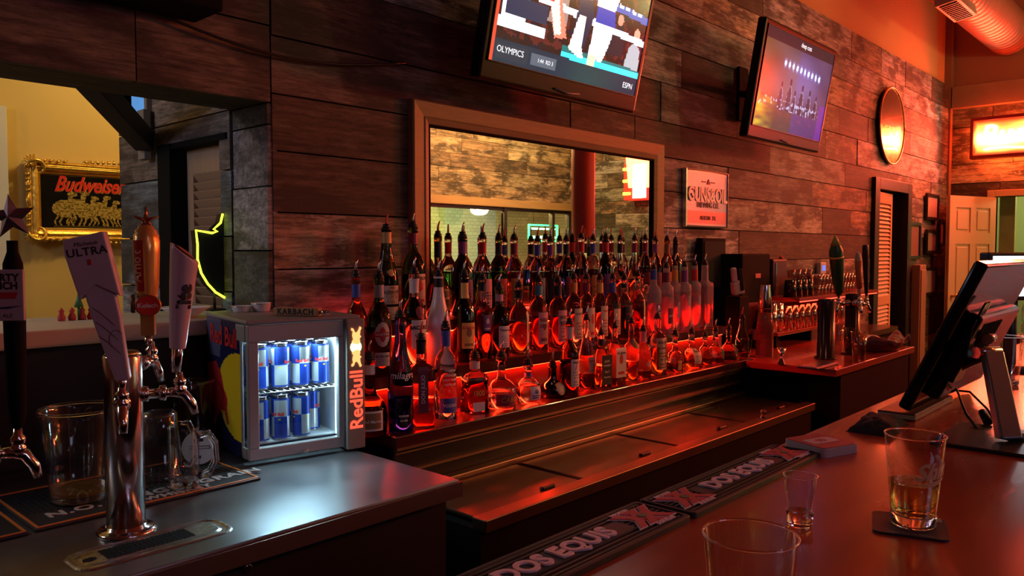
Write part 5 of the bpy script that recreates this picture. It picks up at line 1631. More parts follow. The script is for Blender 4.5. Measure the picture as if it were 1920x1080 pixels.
def bottle(label, px, tip, row, kind, r, glass='clear', liquid=None, fill=.4, lab=None, neck=None, text=(), rz=None, n=2.0, flat=1.0, spout='steel', cap='black', group=None, dy=0.0):
    Y, zb = ROWS[row]
    Y += dy
    P0 = at(px, tip, Y=Y)
    pour = .062 if spout else 0.0
    H = max(.12, P0.z - zb - pour - .004)
    prof = KIND[kind]
    if rz is None: rz = R(rnd.uniform(-26, -10))
    t = thing('liquor_bottle', label, 'bottle', (P0.x, Y, zb + .0005), rz, group)

    def rad(zf):
        for (a, ra), (b, rb) in zip(prof, prof[1:]):
            if zf <= b: return r * (ra + (rb - ra) * (zf - a) / max(1e-6, b - a))
        return r * prof[-1][1]

    def sec(a, rr_, sc=1.0, nn=None):
        nn = nn or n
        c, s = math.cos(a), math.sin(a)
        # necks are round
        k = 2 / (nn if rr_ > r * .7 else 2.0)
        return Vector((rr_ * sc * math.copysign(abs(c) ** k, c), (flat if rr_ > r * .6 else 1.0) * rr_ * sc * math.copysign(abs(s) ** k, s), 0))
    NS = 28
    bm = bm_new()
    rs = [[sec(2 * PI * k / NS, r * q) + Vector((0, 0, z * H)) for k in range(NS)] for z, q in prof]
    rings(bm, rs, (True, True))
    finish('glass', bm, GLASSES[glass], t)
    if liquid:
        bm = bm_new()
        zs = sorted({.012, fill} | {z for z, q in prof if .012 < z < fill})
        rs = [[sec(2 * PI * k / NS, rad(z), .93) + Vector((0, 0, z * H)) for k in range(NS)] for z in zs]
        rings(bm, rs, (True, True))
        finish('liquid', bm, LIQ[liquid], t)
    # glass foot
    if glass == 'clear' and not liquid:
        bm = bm_new(); rs = [[sec(2 * PI * k / NS, r * .93) + Vector((0, 0, z)) for k in range(NS)] for z in (.002, .012)]
        rings(bm, rs); finish('thick_foot', bm, M('thick_glass'), t)

    def on(x, z, off):
        zf = z / H
        rr_ = rad(zf)
        if n > 3 and rr_ > r * .7: return Vector((x, -rr_ * flat - off, z))
        a = -PI / 2 + x / rr_
        v = sec(a, rr_, 1, 2.0); d = Vector((math.cos(a), math.sin(a), 0))
        return v + d * off + Vector((0, 0, z))
    for L_ in (lab or []):
        z0, z1, hw, col = L_[:4]
        style = L_[4] if len(L_) > 4 else 'plain'
        c = C_[col]
        z0 *= H; z1 *= H
        W_ = hw * r
        c2 = C_[L_[5]] if len(L_) > 5 else tuple(q * .35 for q in c)

        def fn(u, v, c=c, c2=c2, style=style):
            if style == 'oval': return c2 if ((u - .5) / .5) ** 2 + ((v - .5) / .5) ** 2 > .80 else c
            if style == 'band': return c2 if .36 < v < .64 else c
            if style == 'disc': return c2 if abs(v - .5) < .12 or inell(u, v, .5, .5, .22, .30) else c
            if style == 'framed': return c2 if .09 < u < .91 and .12 < v < .88 else c
            if style == 'lines': return c2 if (v < .55 and int(v * 22) % 2 and .15 < u < .85 and noise.noise(Vector((u * 30, int(v * 22), 1))) > -.1) else c
            if style == 'crest': return c2 if inell(u, v, .5, .62, .2, .17) or (v < .3 and int(v * 30) % 2 and .2 < u < .8) else c
            return c
        keep = (lambda u, v: ((u - .5) / .5) ** 2 + ((v - .5) / .5) ** 2 < 1) if style in ('oval', 'disc') else None
        painted('label', 22, 20, fn, lambda u, v, z0=z0, z1=z1, W_=W_: on((u - .5) * 2 * W_, z0 + v * (z1 - z0), .0008), LABP, t, keep=keep)
    if neck:
        for z0, z1, col in neck:
            bm = bm_new()
            zs = [z0, (z0 + z1) / 2, z1]
            rs = [[Vector((math.cos(a), math.sin(a), 0)) * (rad(z) + .0007) + Vector((0, 0, z * H)) for a in [2 * PI * k / 24 for k in range(24)]] for z in zs]
            rings(bm, rs, (False, False)); finish('neck_wrap', bm, M('wrap_' + col, C_[col], .4, .15), t)
    for body, s, zf, col, *rest in text:
        kw = rest[0] if rest else {}
        vert = kw.get('vert')
        xo = kw.get('x', 0)
        f = (lambda x, y, z: on(xo - y, zf * H + x, .0014)) if vert else (lambda x, y, z: on(xo + x, zf * H + y, .0014))
        lettering('lettering', body, s, TXT[col], t, f, shear=kw.get('shear', 0), bold=kw.get('bold', .0003), sx=kw.get('sx', 1))
    rt = rad(1.0)
    if spout:
        bm = bm_new()
        lathe(bm, [(rt * .9, H - .001), (rt * 1.02, H + .001), (rt * 1.02, H + .004), (rt * .8, H + .006), (rt * .95, H + .008), (rt * .95, H + .011), (rt * .62, H + .013), (rt * .72, H + .016), (rt * .66, H + .022), (.004, H + .024)], 20)
        pr = finish('pourer', bm, BLACK, t)
        bm = bm_new()
        tube(bm, [(0, 0, H + .020), (0, 0, H + .034), (.002, -.001, H + .046), (.006, -.003, H + .060)], [.0048, .0044, .0036, .0026], 10)
        finish('pourer_spout', bm, SPOUTR if spout == 'red' else SPOUTM, pr)
    elif cap:
        bm = bm_new(); lathe(bm, [(rt * 1.12, H - .012), (rt * 1.15, H - .010), (rt * 1.15, H + .008), (rt * 1.0, H + .011)], 20)
        finish('cap', bm, M('cap_' + cap, C_[cap], .35), t)
    return t


# ---- front row
bottle('squat orange-brown liqueur bottle with red ribbon and white-bordered brown label, leftmost in front', 692, 634, 'F', 'squat', .056, 'brown', 'dark', .40,
       [(.08, .34, .72, 'white', 'framed', 'brown')], [(.80, .93, 'white')], [('Grand Marnier', .0125, .205, 'white', {'shear': .2})], rz=R(-34), dy=.02)
bottle('tall dark blue tapering bottle with silver script, front row beside the squat liqueur', 750, 556, 'F', 'taper', .0405, 'blue', 'blue', .30,
       [(.05, .16, .3, 'black')], [], [('milagro', .030, .50, 'white', {'shear': .25}), ('RESERVA', .008, .15, 'white'), ('SILVER', .008, .11, 'white')], rz=R(-25), dy=-.02)
bottle('clear square tequila bottle with a tall dark red vertical label strip', 789, 600, 'F', 'slab', .039, 'clear', 'red', .33,
       [(.16, .70, .42, 'plum')], [(.84, .98, 'black')], [('DON JULIO', .018, .44, 'white', {'vert': 1})], rz=R(-30), n=6, spout='red')
bottle('clear vodka bottle with blue neck and blue base label, white lines of print', 835, 578, 'F', 'tall', .037, 'clear', 'water', .55,
       [(.08, .24, 1.1, 'blue')], [(.80, .97, 'blue')], [('VODKA', .015, .16, 'white'), ('NEW YORK', .010, .44, 'white'), ('DISTILLED', .010, .39, 'white'), ('AMERICAN', .010, .49, 'white'), ('PREMIUM', .010, .54, 'white')], rz=R(-15), dy=.01)
bottle('trapezoid tequila bottle with large 1800 numerals and a white slip at its foot', 890, 636, 'F', 'slab', .046, 'clear', 'red', .60,
       [(.03, .20, .50, 'white')], [(.80, .93, 'white')], [('1800', .028, .36, 'cream' if 'cream' in TXT else 'gold', {'sx': .8})], rz=R(-18), n=6, flat=.72, dy=.02)
bottle('wide-bellied decanter tequila bottle with big capital letters on a dark band', 940, 636, 'F', 'decanter', .056, 'clear', 'water', .30,
       [(.06, .30, .95, 'plum')], [], [('CABO', .026, .18, 'gold')], rz=R(-10), dy=.01)
bottle('round tequila bottle with blue neck ribbon and small white scalloped label', 990, 652, 'F', 'ball', .050, 'clear', 'water', .45,
       [(.10, .46, .52, 'white', 'crest', 'blue')], [(.70, .80, 'blue')], [('Cazadores', .010, .22, 'blue', {'shear': .2})], rz=R(-6))
bottle('black squat rum bottle with round orange-rimmed label, low in the front row', 1036, 664, 'F', 'squat', .050, 'dark', 'dark', .4,
       [(.10, .50, .55, 'cream', 'oval', 'orange')], [], [], rz=R(2))
bottle('dark brown bottle with white neck and white label with tall numeral, front row', 1068, 576, 'F', 'round', .038, 'brown', 'dark', .5,
       [(.14, .52, .62, 'white', 'lines', 'grey')], [(.80, .96, 'white')], [('7', .040, .42, 'red'), ('Seagram', .010, .48, 'ink', {'shear': .2})], rz=R(-6), dy=-.035)
bottle('clear tapering bottle with grey rum label, behind the numeral bottle', 1100, 570, 'F', 'taper', .036, 'clear', 'dark', .22,
       [(.24, .46, .7, 'grey', 'lines', 'black')], [], [('CRUZAN', .012, .40, 'ink')], rz=R(5), dy=.03)
bottle('square black-labelled whiskey bottle, black label with white print', 1127, 598, 'F', 'square', .036, 'clear', 'amber', .42,
       [(.05, .62, .85, 'black', 'framed', 'black')], [(.80, .92, 'black')], [("JACK", .013, .50, 'white'), ("DANIEL'S", .011, .42, 'white'), ('No.7', .013, .30, 'white'), ('Tennessee', .009, .20, 'white', {'shear': .2})], rz=R(-8), n=6)
bottle('square white-labelled bourbon bottle with red seal, next to the black-labelled one', 1153, 586, 'F', 'square', .037, 'clear', 'dark', .14,
       [(.14, .66, .85, 'white', 'crest', 'red')], [], [('Jim Beam', .014, .57, 'ink', {'shear': .2})], rz=R(-6), n=6, dy=-.01)
bottle('bottle with a round glass ball shoulder and amber spirit, front row', 1184, 578, 'F', 'flare', .037, 'clear', 'amber', .34,
       [(.56, .74, .7, 'brown', 'oval', 'plum')], [], [], rz=R(-4))
bottle('slim clear bottle with pale paper neck sleeve and bare sides, front row', 1206, 592, 'F', 'round', .036, 'clear', 'dark', .16,
       [(.24, .36, .4, 'pink', 'oval', 'red')], [(.76, .98, 'pink')], [], rz=R(-10))
bottle('whiskey bottle with embossed upper letters and orange-cream printed label', 1233, 570, 'F', 'tall', .039, 'clear', 'amber', .5,
       [(.10, .66, .85, 'cream', 'lines', 'brown')], [], [('BULLEIT', .015, .58, 'ink'), ('BOURBON', .010, .48, 'ink')], rz=R(-12), n=3)
bottle('wide low flask bottle with small gold tag at its foot', 1266, 602, 'F', 'decanter', .050, 'clear', 'dark', .24,
       [(.04, .30, .24, 'gold')], [], [], rz=R(-12), flat=.7)
bottle('broad rounded bottle with large cream label turned to the right', 1297, 600, 'F', 'squat', .050, 'clear', 'amber', .45,
       [(.12, .56, .8, 'cream', 'lines', 'brown')], [], [('Reserve', .014, .48, 'ink', {'shear': .2})], rz=R(4), dy=.01)
bottle('small clear bottle between the cream-labelled one and the green ovals', 1322, 606, 'F', 'ball', .040, 'clear', 'dark', .24, [], [], [], rz=R(0), spout='steel')
bottle('squat tequila bottle with green oval label, left one of the two', 1342, 596, 'F', 'squat', .044, 'clear', 'dark', .18, [(.12, .50, .42, 'green', 'oval', 'gold')], [], [], rz=R(10), n=3)
bottle('squat tequila bottle with green oval label, right one of the two', 1367, 594, 'F', 'squat', .044, 'clear', 'dark', .22, [(.12, .52, .42, 'green', 'oval', 'gold')], [], [], rz=R(10), n=3)
bottle('tapering bottle with tall green oval label, last at the right end of the shelf', 1392, 574, 'F', 'taper', .038, 'clear', 'amber', .3, [(.10, .50, .42, 'green', 'oval', 'gold')], [], [], rz=R(10), spout='red')

# ---- middle row
bottle('brown vermouth bottle with round pink label, leftmost of the middle tier', 667, 482, 'M', 'round', .036, 'brown', 'red', .5,
       [(.26, .46, .62, 'white', 'disc', 'red'), (.04, .20, .62, 'pink')], [(.80, .93, 'blue')], [('MARTINI', .010, .36, 'white')], rz=R(-26))
bottle('dark green vermouth bottle with round white and red label, second of the middle tier', 710, 484, 'M', 'round', .0415, 'green', 'dark', .5,
       [(.30, .55, .62, 'white', 'disc', 'red'), (.10, .24, .62, 'white', 'lines', 'grey')], [(.80, .93, 'grey')], [('MARTINI', .012, .425, 'white'), ('EXTRA DRY', .009, .20, 'ink')], rz=R(-22), dy=-.02)
bottle('clear rum bottle with white neck label, bat roundel and bold dark capitals', 776, 478, 'M', 'round', .042, 'clear', 'water', .5,
       [(.22, .52, .75, 'white'), (.54, .66, .34, 'plum', 'oval', 'red')], [(.80, .95, 'white')], [('BACARDI', .018, .44, 'ink', {'bold': .001}), ('SUPERIOR', .009, .36, 'ink')], rz=R(-10))
bottle('opaque white coconut rum bottle with black pourer', 822, 484, 'M', 'malibu', .043, 'white', None, 0,
       [], [(.88, .98, 'black')], [('M', .024, .44, 'ink', {'x': .006, 'shear': .3}), ('RUM', .010, .36, 'ink')], rz=R(-20))
bottle('dark coffee liqueur bottle with yellow neck label and yellow picture label', 870, 484, 'M', 'round', .041, 'dark', 'dark', .5,
       [(.16, .46, .7, 'yellow', 'crest', 'brown'), (.74, .92, .5, 'yellow')], [], [('KAHLUA', .013, .40, 'red', {'bold': .0006})], rz=R(-16))
bottle('faceted crystal-pattern clear bottle glowing pink, with dark emblem', 904, 492, 'M', 'flare', .042, 'clear', 'red', .62,
       [(.36, .56, .45, 'purple', 'crest', 'white')], [(.86, .96, 'black')], [], rz=R(-14), n=3)
bottle('dark gin bottle with square white label, middle tier below the hanging lamp reflection', 936, 510, 'M', 'round', .040, 'green', 'dark', .5,
       [(.14, .46, .68, 'white', 'lines', 'grey')], [(.82, .92, 'pink')], [('Tanqueray', .011, .40, 'ink', {'shear': .2})], rz=R(-10))
bottle('clear bottle with a very tall narrow cream label down its corner', 973, 508, 'M', 'round', .040, 'clear', 'amber', .5,
       [(.06, .62, .34, 'cream', 'crest', 'green')], [(.84, .96, 'black')], [], rz=R(24))
bottle('clear gin bottle with light blue neck band and dark badge, left of the pair', 1010, 498, 'M', 'tall', .038, 'clear', 'red', .5,
       [(.10, .56, .72, 'pink', 'crest', 'plum'), (.34, .48, .55, 'plum', 'plain')], [(.80, .94, 'teal')], [('BEEFEATER', .011, .41, 'white')], rz=R(-8))
bottle('clear gin bottle with black neck and dark badge on pale label, right of the pair', 1046, 500, 'M', 'tall', .038, 'clear', 'red', .5,
       [(.10, .58, .72, 'pink', 'lines', 'red'), (.36, .50, .6, 'black', 'plain')], [(.80, .94, 'black')], [('REYKA', .012, .43, 'white')], rz=R(-5))
bottle('clear bottle with orange neck band and cream label, middle tier centre', 1076, 494, 'M', 'tall', .037, 'clear', 'water', .5, [(.10, .56, .7, 'cream', 'lines', 'red')], [(.80, .94, 'orange')], [('VODKA', .012, .48, 'ink')], rz=R(-6))
bottle('clear bottle with dark neck and red oval on its cream label', 1100, 495, 'M', 'tall', .036, 'clear', 'water', .5, [(.10, .56, .7, 'cream', 'crest', 'red')], [(.80, .94, 'plum')], [], rz=R(-2))
bottle('clear bottle with yellow-orange neck band and cream label with red print', 1125, 496, 'M', 'tall', .036, 'clear', 'water', .5, [(.10, .58, .7, 'cream', 'lines', 'red')], [(.78, .94, 'yellow')], [('RUM', .013, .50, 'red')], rz=R(-4))
bottle('clear bottle with blue-violet neck band and black-topped label', 1149, 496, 'M', 'tall', .036, 'clear', 'dark', .52, [(.10, .52, .7, 'cream', 'lines', 'brown'), (.52, .60, .7, 'black')], [(.78, .94, 'blue')], [], rz=R(-4))
bottle('dark-labelled bottle with red capital letter, right of the violet-necked one', 1171, 498, 'M', 'round', .036, 'clear', 'dark', .55, [(.12, .56, .72, 'black', 'plain')], [(.86, .94, 'black')], [('SVEDKA', .012, .42, 'red')], rz=R(-4))
bottle('clear narrow-necked bottle with tall yellowish label strip, middle tier', 1196, 492, 'M', 'round', .036, 'clear', 'red', .6, [(.06, .62, .36, 'cream', 'lines', 'gold')], [], [], rz=R(20))
bottle('frosted pale bottle with dark blue cap band, glowing pink, beside the jug handle', 1226, 480, 'M', 'tall', .039, 'frost', 'red', .5, [(.30, .46, .5, 'purple', 'crest', 'white')], [(.84, .99, 'blue')], [], rz=R(-8), dy=.02)
bottle('frosted pink-glowing bottle with purple-grey neck, right of the blue-capped one', 1250, 478, 'M', 'shoulder', .036, 'frost', 'red', .6, [(.14, .38, .6, 'plum', 'plain')], [(.78, .93, 'plum')], [('SKYY', .014, .26, 'white')], rz=R(-8))
bottle('frosted pink-glowing bottle with orange-brown neck, middle tier right part', 1266, 474, 'M', 'shoulder', .032, 'frost', 'red', .6, [(.20, .44, .4, 'pink', 'crest', 'grey')], [(.76, .94, 'orange')], [], rz=R(-8), dy=.03)
bottle('frosted pink-glowing bottle with violet neck, third from the right on the middle tier', 1284, 476, 'M', 'shoulder', .035, 'frost', 'red', .6, [(.40, .54, .3, 'grey')], [(.76, .94, 'purple')], [], rz=R(-8))
bottle('frosted pink-glowing bottle with red-orange neck, second from the right on the middle tier', 1303, 475, 'M', 'shoulder', .035, 'frost', 'red', .6, [(.38, .52, .34, 'grey')], [(.76, .94, 'red')], [], rz=R(-8), dy=.02)
bottle('tall square-shouldered frosted bottle glowing orange-pink, rightmost of the middle tier', 1322, 474, 'M', 'shoulder', .038, 'frost', 'red', .65, [], [], [], rz=R(-8), n=5)
# jug handle ring on the bottle at 1218
# ---- top row
bottle('tall dark scotch bottle with cream label and gold seal, leftmost of the top tier', 724, 398, 'B', 'taper', .044, 'green', 'dark', .5,
       [(.20, .40, .78, 'cream', 'lines', 'brown'), (.03, .17, .66, 'cream', 'lines', 'brown'), (.50, .58, .26, 'gold', 'oval', 'brown')], [(.86, .98, 'gold')], [('THE', .010, .375, 'ink'), ('GLENLIVET', .015, .33, 'ink')], rz=R(-12), spout='red')
bottle('green whiskey bottle with large cream label and red crest, second of the top tier', 774, 394, 'B', 'round', .045, 'green', 'green', .5,
       [(.16, .50, .8, 'cream', 'crest', 'red')], [(.82, .94, 'plum')], [('JAMESON', .017, .45, 'ink', {'bold': .0007})], rz=R(-6))
bottle('gold-shouldered dark whisky bottle standing before the left mirror edge', 821, 412, 'B', 'squat', .047, 'brown', 'dark', .5,
       [(.10, .36, .7, 'brown', 'framed', 'black')], [(.74, .94, 'black')], [('DEWARS', .012, .24, 'gold')], rz=R(-10), spout='red')
TOPS = [(867, 414, 'round', .044, 'dark', 'dark', 'purple', 'purple-necked black bottle, first before the mirror glass', 'purple'),
        (905, 416, 'round', .038, 'clear', 'green', 'red', 'clear bottle with crimson neck wrap, second before the mirror glass', 'pink'),
        (935, 418, 'wine', .038, 'green', 'green', 'black', 'olive-green bottle with black neck, third before the mirror glass', 'red'),
        (964, 420, 'round', .041, 'clear', 'red', 'plum', 'red-filled bottle with crimson neck, fourth before the mirror glass', 'orange'),
        (1008, 424, 'round', .037, 'clear', 'dark', 'blue', 'clear bottle with dark blue neck, left below the green neon reflection', 'teal'),
        (1032, 425, 'round', .036, 'clear', 'dark', 'purple', 'clear bottle with purple neck, middle below the green neon reflection', 'black'),
        (1062, 424, 'round', .037, 'clear', 'blue', 'black', 'clear bottle with black neck, right below the green neon reflection', 'plum'),
        (1090, 420, 'round', .037, 'clear', 'dark', 'red', 'crimson-necked bottle in front of the reflected post', 'red'),
        (1112, 424, 'round', .036, 'clear', 'dark', 'blue', 'blue-necked bottle just right of the reflected post', 'orange'),
        (1136, 422, 'round', .038, 'dark', 'dark', 'red', 'black bottle with dull red neck before the reflected pale panels', 'purple'),
        (1163, 425, 'squat', .044, 'clear', 'amber', 'black', 'amber broad-shouldered bottle on the top tier right of the dull red neck', 'brown'),
        (1190, 425, 'squat', .044, 'clear', 'amber', 'plum', 'amber broad-shouldered bottle before the right mirror edge', 'brown'),
        (1210, 425, 'round', .037, 'clear', 'dark', 'plum', 'plum-necked bottle touching the right side of the mirror frame', 'plum'),
        (1229, 428, 'round', .036, 'clear', 'purple', 'purple', 'violet-necked bottle just right of the mirror frame', 'plum'),
        (1251, 428, 'round', .037, 'brown', 'dark', 'brown', 'brown-necked bottle second from the right on the top tier', 'orange'),
        (1267, 430, 'wine', .038, 'dark', 'dark', 'black', 'black bottle at the right end of the top tier', 'black')]
for i, (px, tip, kd, r_, g_, lq, nk, lb, lc) in enumerate(TOPS):
    bottle(lb, px, tip, 'B', kd, r_, g_, lq, .55 if kd != 'squat' else .35, [(.08, .46 if kd != 'squat' else .3, .7, lc, 'lines', 'black')], [(.79, .945, nk)], [],
           spout='red' if i % 3 == 1 else 'steel', dy=rnd.uniform(-.006, .008))
# jug-handled bottle: its ring handle
p = at(1217, 540, Y=2.12)
t = thing('liquor_jug', 'clear jug-shaped bottle with a small ring handle beside the frosted bottle', 'bottle', (p.x - .045, 2.138, 1.0605))
bm = bm_new(); lathe(bm, [(.032, 0), (.034, .004), (.034, .16), (.022, .20), (.013, .22), (.013, .27), (.015, .28)], 26); finish('glass', bm, GLASSES['clear'], t)
bm = bm_new(); lathe(bm, [(.031, .004), (.031, .13)], 26); finish('liquid', bm, LIQ['red'], t)
bm = bm_new(); tube(bm, [(.030 + .018 * math.cos(a), -.01, .222 + .020 * math.sin(a)) for a in [2 * PI * k / 20 for k in range(21)]], .0045, 8); finish('ring_handle', bm, M('thick_glass'), t)
bm = bm_new(); lathe(bm, [(.0155, .276), (.0155, .292), (.010, .296)], 18); finish('cap', bm, BLACK, t)
# small tumbler at the end of the shelf
p = at(1422, 670, Z=.90)
t = thing('tumbler', 'small clear tumbler at the right end of the bottle shelf', 'glass', (p.x, 1.95, .9005))
bm = bm_new(); lathe(bm, [(.028, 0), (.034, .09), (.0325, .09), (.026, .012), (.001, .012)], 26); finish('glass_wall', bm, M('thick_glass'), t)

# ================================================================ foreground on the customers' bar
ZB = 1.06
GL = M('glass_clear', (.97, .97, .97), .0, trans=1.0, ior=1.45)
# rubber rail mats
RED = M('mat_red', (0.55, 0.045, 0.05), 0.5); PNK = M('mat_letter', (0.85, 0.62, 0.62), 0.5); GRN = M('mat_green', (.12, .14, .06), .5)


def rail_mat(label, x0, x1):
    t = thing('rail_mat', label, 'bar mat', (0, 0, 0))
    y0, y1 = .598, .700
    bm = bm_new()
    rs = [[(x, y, z) for x, y in rrect(x0 + i_, x1 - i_, y0 + i_, y1 - i_, .008)] for i_, z in ((0, ZB + .0003), (0, ZB + .008), (.002, ZB + .0095), (.007, ZB + .0095), (.008, ZB + .0065))]
    rings(bm, rs, (True, True))
    for f in bm.faces: f.smooth = False
    finish('rubber_base', bm, RUBBER, t)
    bm = bm_new()
    for i in range(9):
        y = y0 + .013 + i * .0095
        box(bm, (x0 + .012, y - .0022, ZB + .006), (x1 - .012, y + .0022, ZB + .0088))
    finish('ridges', bm, RUBBER, t)
    ym_ = (y0 + y1) / 2
    bm = bm_new(); box(bm, (x0 + .10, ym_ - .019, ZB + .0085), (x1 - .10, ym_ + .019, ZB + .0092)); finish('letter_panel', bm, RUBBER, t)
    lettering('lettering', 'DOS EQUIS', .047, PNK, t, lambda x, y, z: Vector(((x0 + x1) / 2 + x, ym_ + y, ZB + .0105 + z)), depth=.0014, bold=.0014, sx=.98)
    for cx in (x0 + .058, x1 - .058):
        for nm, mt_, w1, ex, z_ in (('emblem_outline', PNK, .0105, .0025, .0102), ('emblem', RED, .0085, 0, .0114)):
            bm = bm_new()
            for qx in (-.013, .013):
                for sg in (-1, 1):
                    hx, hy = (.024 if sg * qx > 0 else .024) + ex, .028 + ex * .6
                    pts = [(qx - hx - w1, -sg * hy), (qx - hx + w1, -sg * hy), (qx + hx + w1, sg * hy), (qx + hx - w1, sg * hy)]
                    a_ = [bm.verts.new((cx + x, ym_ + y, ZB + .0088)) for x, y in pts]
                    b_ = [bm.verts.new((cx + x, ym_ + y, ZB + z_ + .0002 * sg + .0001 * (qx > 0))) for x, y in pts]
                    bm.faces.new(b_); bm.faces.new(a_[::-1])
                    for k in range(4): bm.faces.new((a_[k], a_[(k + 1) % 4], b_[(k + 1) % 4], b_[k]))
            cbox(bm, (cx, ym_, ZB + (.0088 + z_) / 2), (.052 + ex * 2, .022 + ex, z_ - .0088))
            finish(nm, bm, mt_, t)
        bm = bm_new(); lathe(bm, [(.008, ZB + .011), (.008, ZB + .0126)], 20, c=(cx, ym_, 0)); finish('emblem_center', bm, GRN, t)
        for dy, s in ((.034, 'IMPORTED'), (-.034, 'DOS EQUIS')):
            lettering('lettering', s, .009, PNK, t, lambda x, y, z, cx=cx, dy=dy: Vector((cx + x + (.012 if dy < 0 else -.012), ym_ + dy + y, ZB + .0095 + z)), depth=.0006, bold=.0006)
    return t


j = at(1209, 950, Z=ZB + .005); e = at(1449, 846, Z=ZB + .005)
L_ = e.x - j.x + .03
rail_mat('black rubber rail mat, far one of two, with red double-X emblems and pale letters', j.x + .012, j.x + .012 + L_)
rail_mat('black rubber rail mat, near one of two, with red double-X emblems and pale letters', j.x - .008 - L_, j.x + .004)


def pint(label, base, H, r0, r1, wall=.0028, foot=.016, name='pint_glass', flutes=False, facets=0):
    t = thing(name, label, 'glass', base)
    bm = bm_new()
    lathe(bm, [(r0, foot * .9), (r0 + (r1 - r0) * .97, H * .985), (r1, H)], 56, closed=False)
    finish('glass_wall', bm, thin_glass('drinking_glass', (.95, .95, .95), 1.15, .03), t)
    bm = bm_new(); lathe(bm, [(r0 * .93, 0), (r0 + .0003, .003), (r0 + (r1 - r0) * foot / H + .0003, foot), (r0 - .004, foot + .001), (.0005, foot - .003)], 48)
    finish('glass_base', bm, GL, t)
    bm = bm_new(); tube(bm, [(r1 * math.cos(a), r1 * math.sin(a), H) for a in [2 * PI * k / 48 for k in range(49)]], wall * .42, 8, (False, False))
    finish('rim', bm, GL, t)
    return t


P1 = at(1712, 983, Z=ZB + .004)
H1 = .135; R0, R1 = .0305, .0415
t = pint('pint glass holding pale beer on a dark square coaster at the right', (P1.x, P1.y, ZB + .004), H1, R0, R1)
zf = H1 * .48
bm = bm_new()
w_ = .0030
lathe(bm, [(.001, .0172), (R0 - .004, .0172), (R0 - .0008, .021), (R0 + (R1 - R0) * zf / H1 - .0010, zf)], 48)
finish('beer', bm, M('pale_beer', (.98, .82, .28), 0, trans=1, ior=1.34), t)
GOLDL = M('gold_print', (.55, .30, .12), .4)
GOLDL2 = M('gold_script', (.85, .50, .25), .4)


def on_pint(x, y, z, a0=R(-118)):
    zz = .090 + y
    r_ = R0 + (R1 - R0) * zz / H1 + .0006
    return Vector((r_ * math.cos(a0 + x / r_), r_ * math.sin(a0 + x / r_), zz))


lettering('script', 'Shiner', .034, GOLDL2, t, lambda x, y, z: on_pint(x + .012, y + x * .12, z), shear=.35, bold=.0011)
bm = bm_new(); pv = []
rs = []
for k in range(9):
    x = -.022 + k * .0055
    rs.append((on_pint(x, -.018 + x * .2 - .0012 * (4 - abs(k - 4)), 0), on_pint(x, -.0165 + x * .2 + .0008 * (4 - abs(k - 4)) * .5, 0)))
vv_ = [(bm.verts.new(a), bm.verts.new(b)) for a, b in rs]
for (a, b), (c, d) in zip(vv_, vv_[1:]): bm.faces.new((a, c, d, b))
finish('script_swash', bm, GOLDL2, t)
t = thing('square_coaster', 'dark square drink coaster under the pint glass', 'coaster', (P1.x - .004, P1.y + .004, ZB + .0004), R(18))
bm = bm_new(); rings(bm, [[(x, y, z) for x, y in rrect(-.050, .050, -.050, .050, .012)] for z in (0, .0032)]); 
for f in bm.faces: f.smooth = False
finish('board', bm, M('coaster_dark', (.035, .03, .035), .55), t)
lettering('lettering', 'RAISED BY THE STEW', .0075, M('coaster_ink', (.30, .27, .27), .5), t, lambda x, y, z: Vector((-.043 - y, x * .8, .0036)))
bm = bm_new(); box(bm, (.030, -.045, .0033), (.046, .0, .0036)); finish('print', bm, M('coaster_ink'), t)

P2 = at(1499, 985, Z=ZB)
t = pint('thick-bottomed clear shot glass standing alone on the bar', (P2.x, P2.y, ZB + .0003), .076, .0175, .0245, .0022, .022, 'shot_glass')
P3 = at(1407, 1003, Z=ZB + .149)
t = pint('empty pint glass nearest the camera, cut off by the bottom edge', (P3.x, P3.y, ZB + .0003), .149, .030, .0425)
bm = bm_new(); a0 = R(-150)
STAR = []
for k in range(10):
    r_ = .020 if k % 2 == 0 else .008
    STAR.append((r_ * math.cos(PI / 2 + k * PI / 5), .085 + r_ * math.sin(PI / 2 + k * PI / 5)))
f = lambda x, z: Vector(((.030 + .0125 * z / .149 + .0006) * math.cos(a0 + x / .037), (.030 + .0125 * z / .149 + .0006) * math.sin(a0 + x / .037), z))
cv = bm.verts.new(f(0, .085)); sv = [bm.verts.new(f(x, z)) for x, z in STAR]
for k in range(10): bm.faces.new((sv[k], sv[(k + 1) % 10], cv))
finish('star_print', bm, M('star_ink', (.10, .05, .07), .5), t)

# stack of square coasters / box with printed top
a = at(1487, 852, Z=ZB); b = at(1597, 850, Z=ZB); 
t = thing('coaster_stack', 'stack of square paper coasters with red and white printed top', 'stack of coasters', (0, 0, 0))
c = (a + b) / 2 + Vector((.03, .015, 0))
mt = Matrix.Translation((c.x, c.y, ZB + .0004)) @ Matrix.Rotation(R(-20), 4, 'Z')
hw = .052
bm = bm_new()
for i in range(10):
    o_ = rnd.uniform(-.0006, .0006)
    rs = [[mt @ Vector((x + o_, y - o_, i * .0018 + z)) for x, y in rrect(-hw, hw, -hw, hw, .012)] for z in (0, .0015)]
    rings(bm, rs)
for f in bm.faces: f.smooth = False
s_ = finish('coaster_pile', bm, M('pulp_board', (.52, .40, .40), .7), t); s_['kind'] = 'stuff'
bm = bm_new(); rings(bm, [[mt @ Vector((x, y, .0180 + z)) for x, y in rrect(-hw + .003, hw - .003, -hw + .003, hw - .003, .010)] for z in (0, .0012)]); finish('printed_top', bm, M('coaster_red', (.40, .06, .06), .55), t)
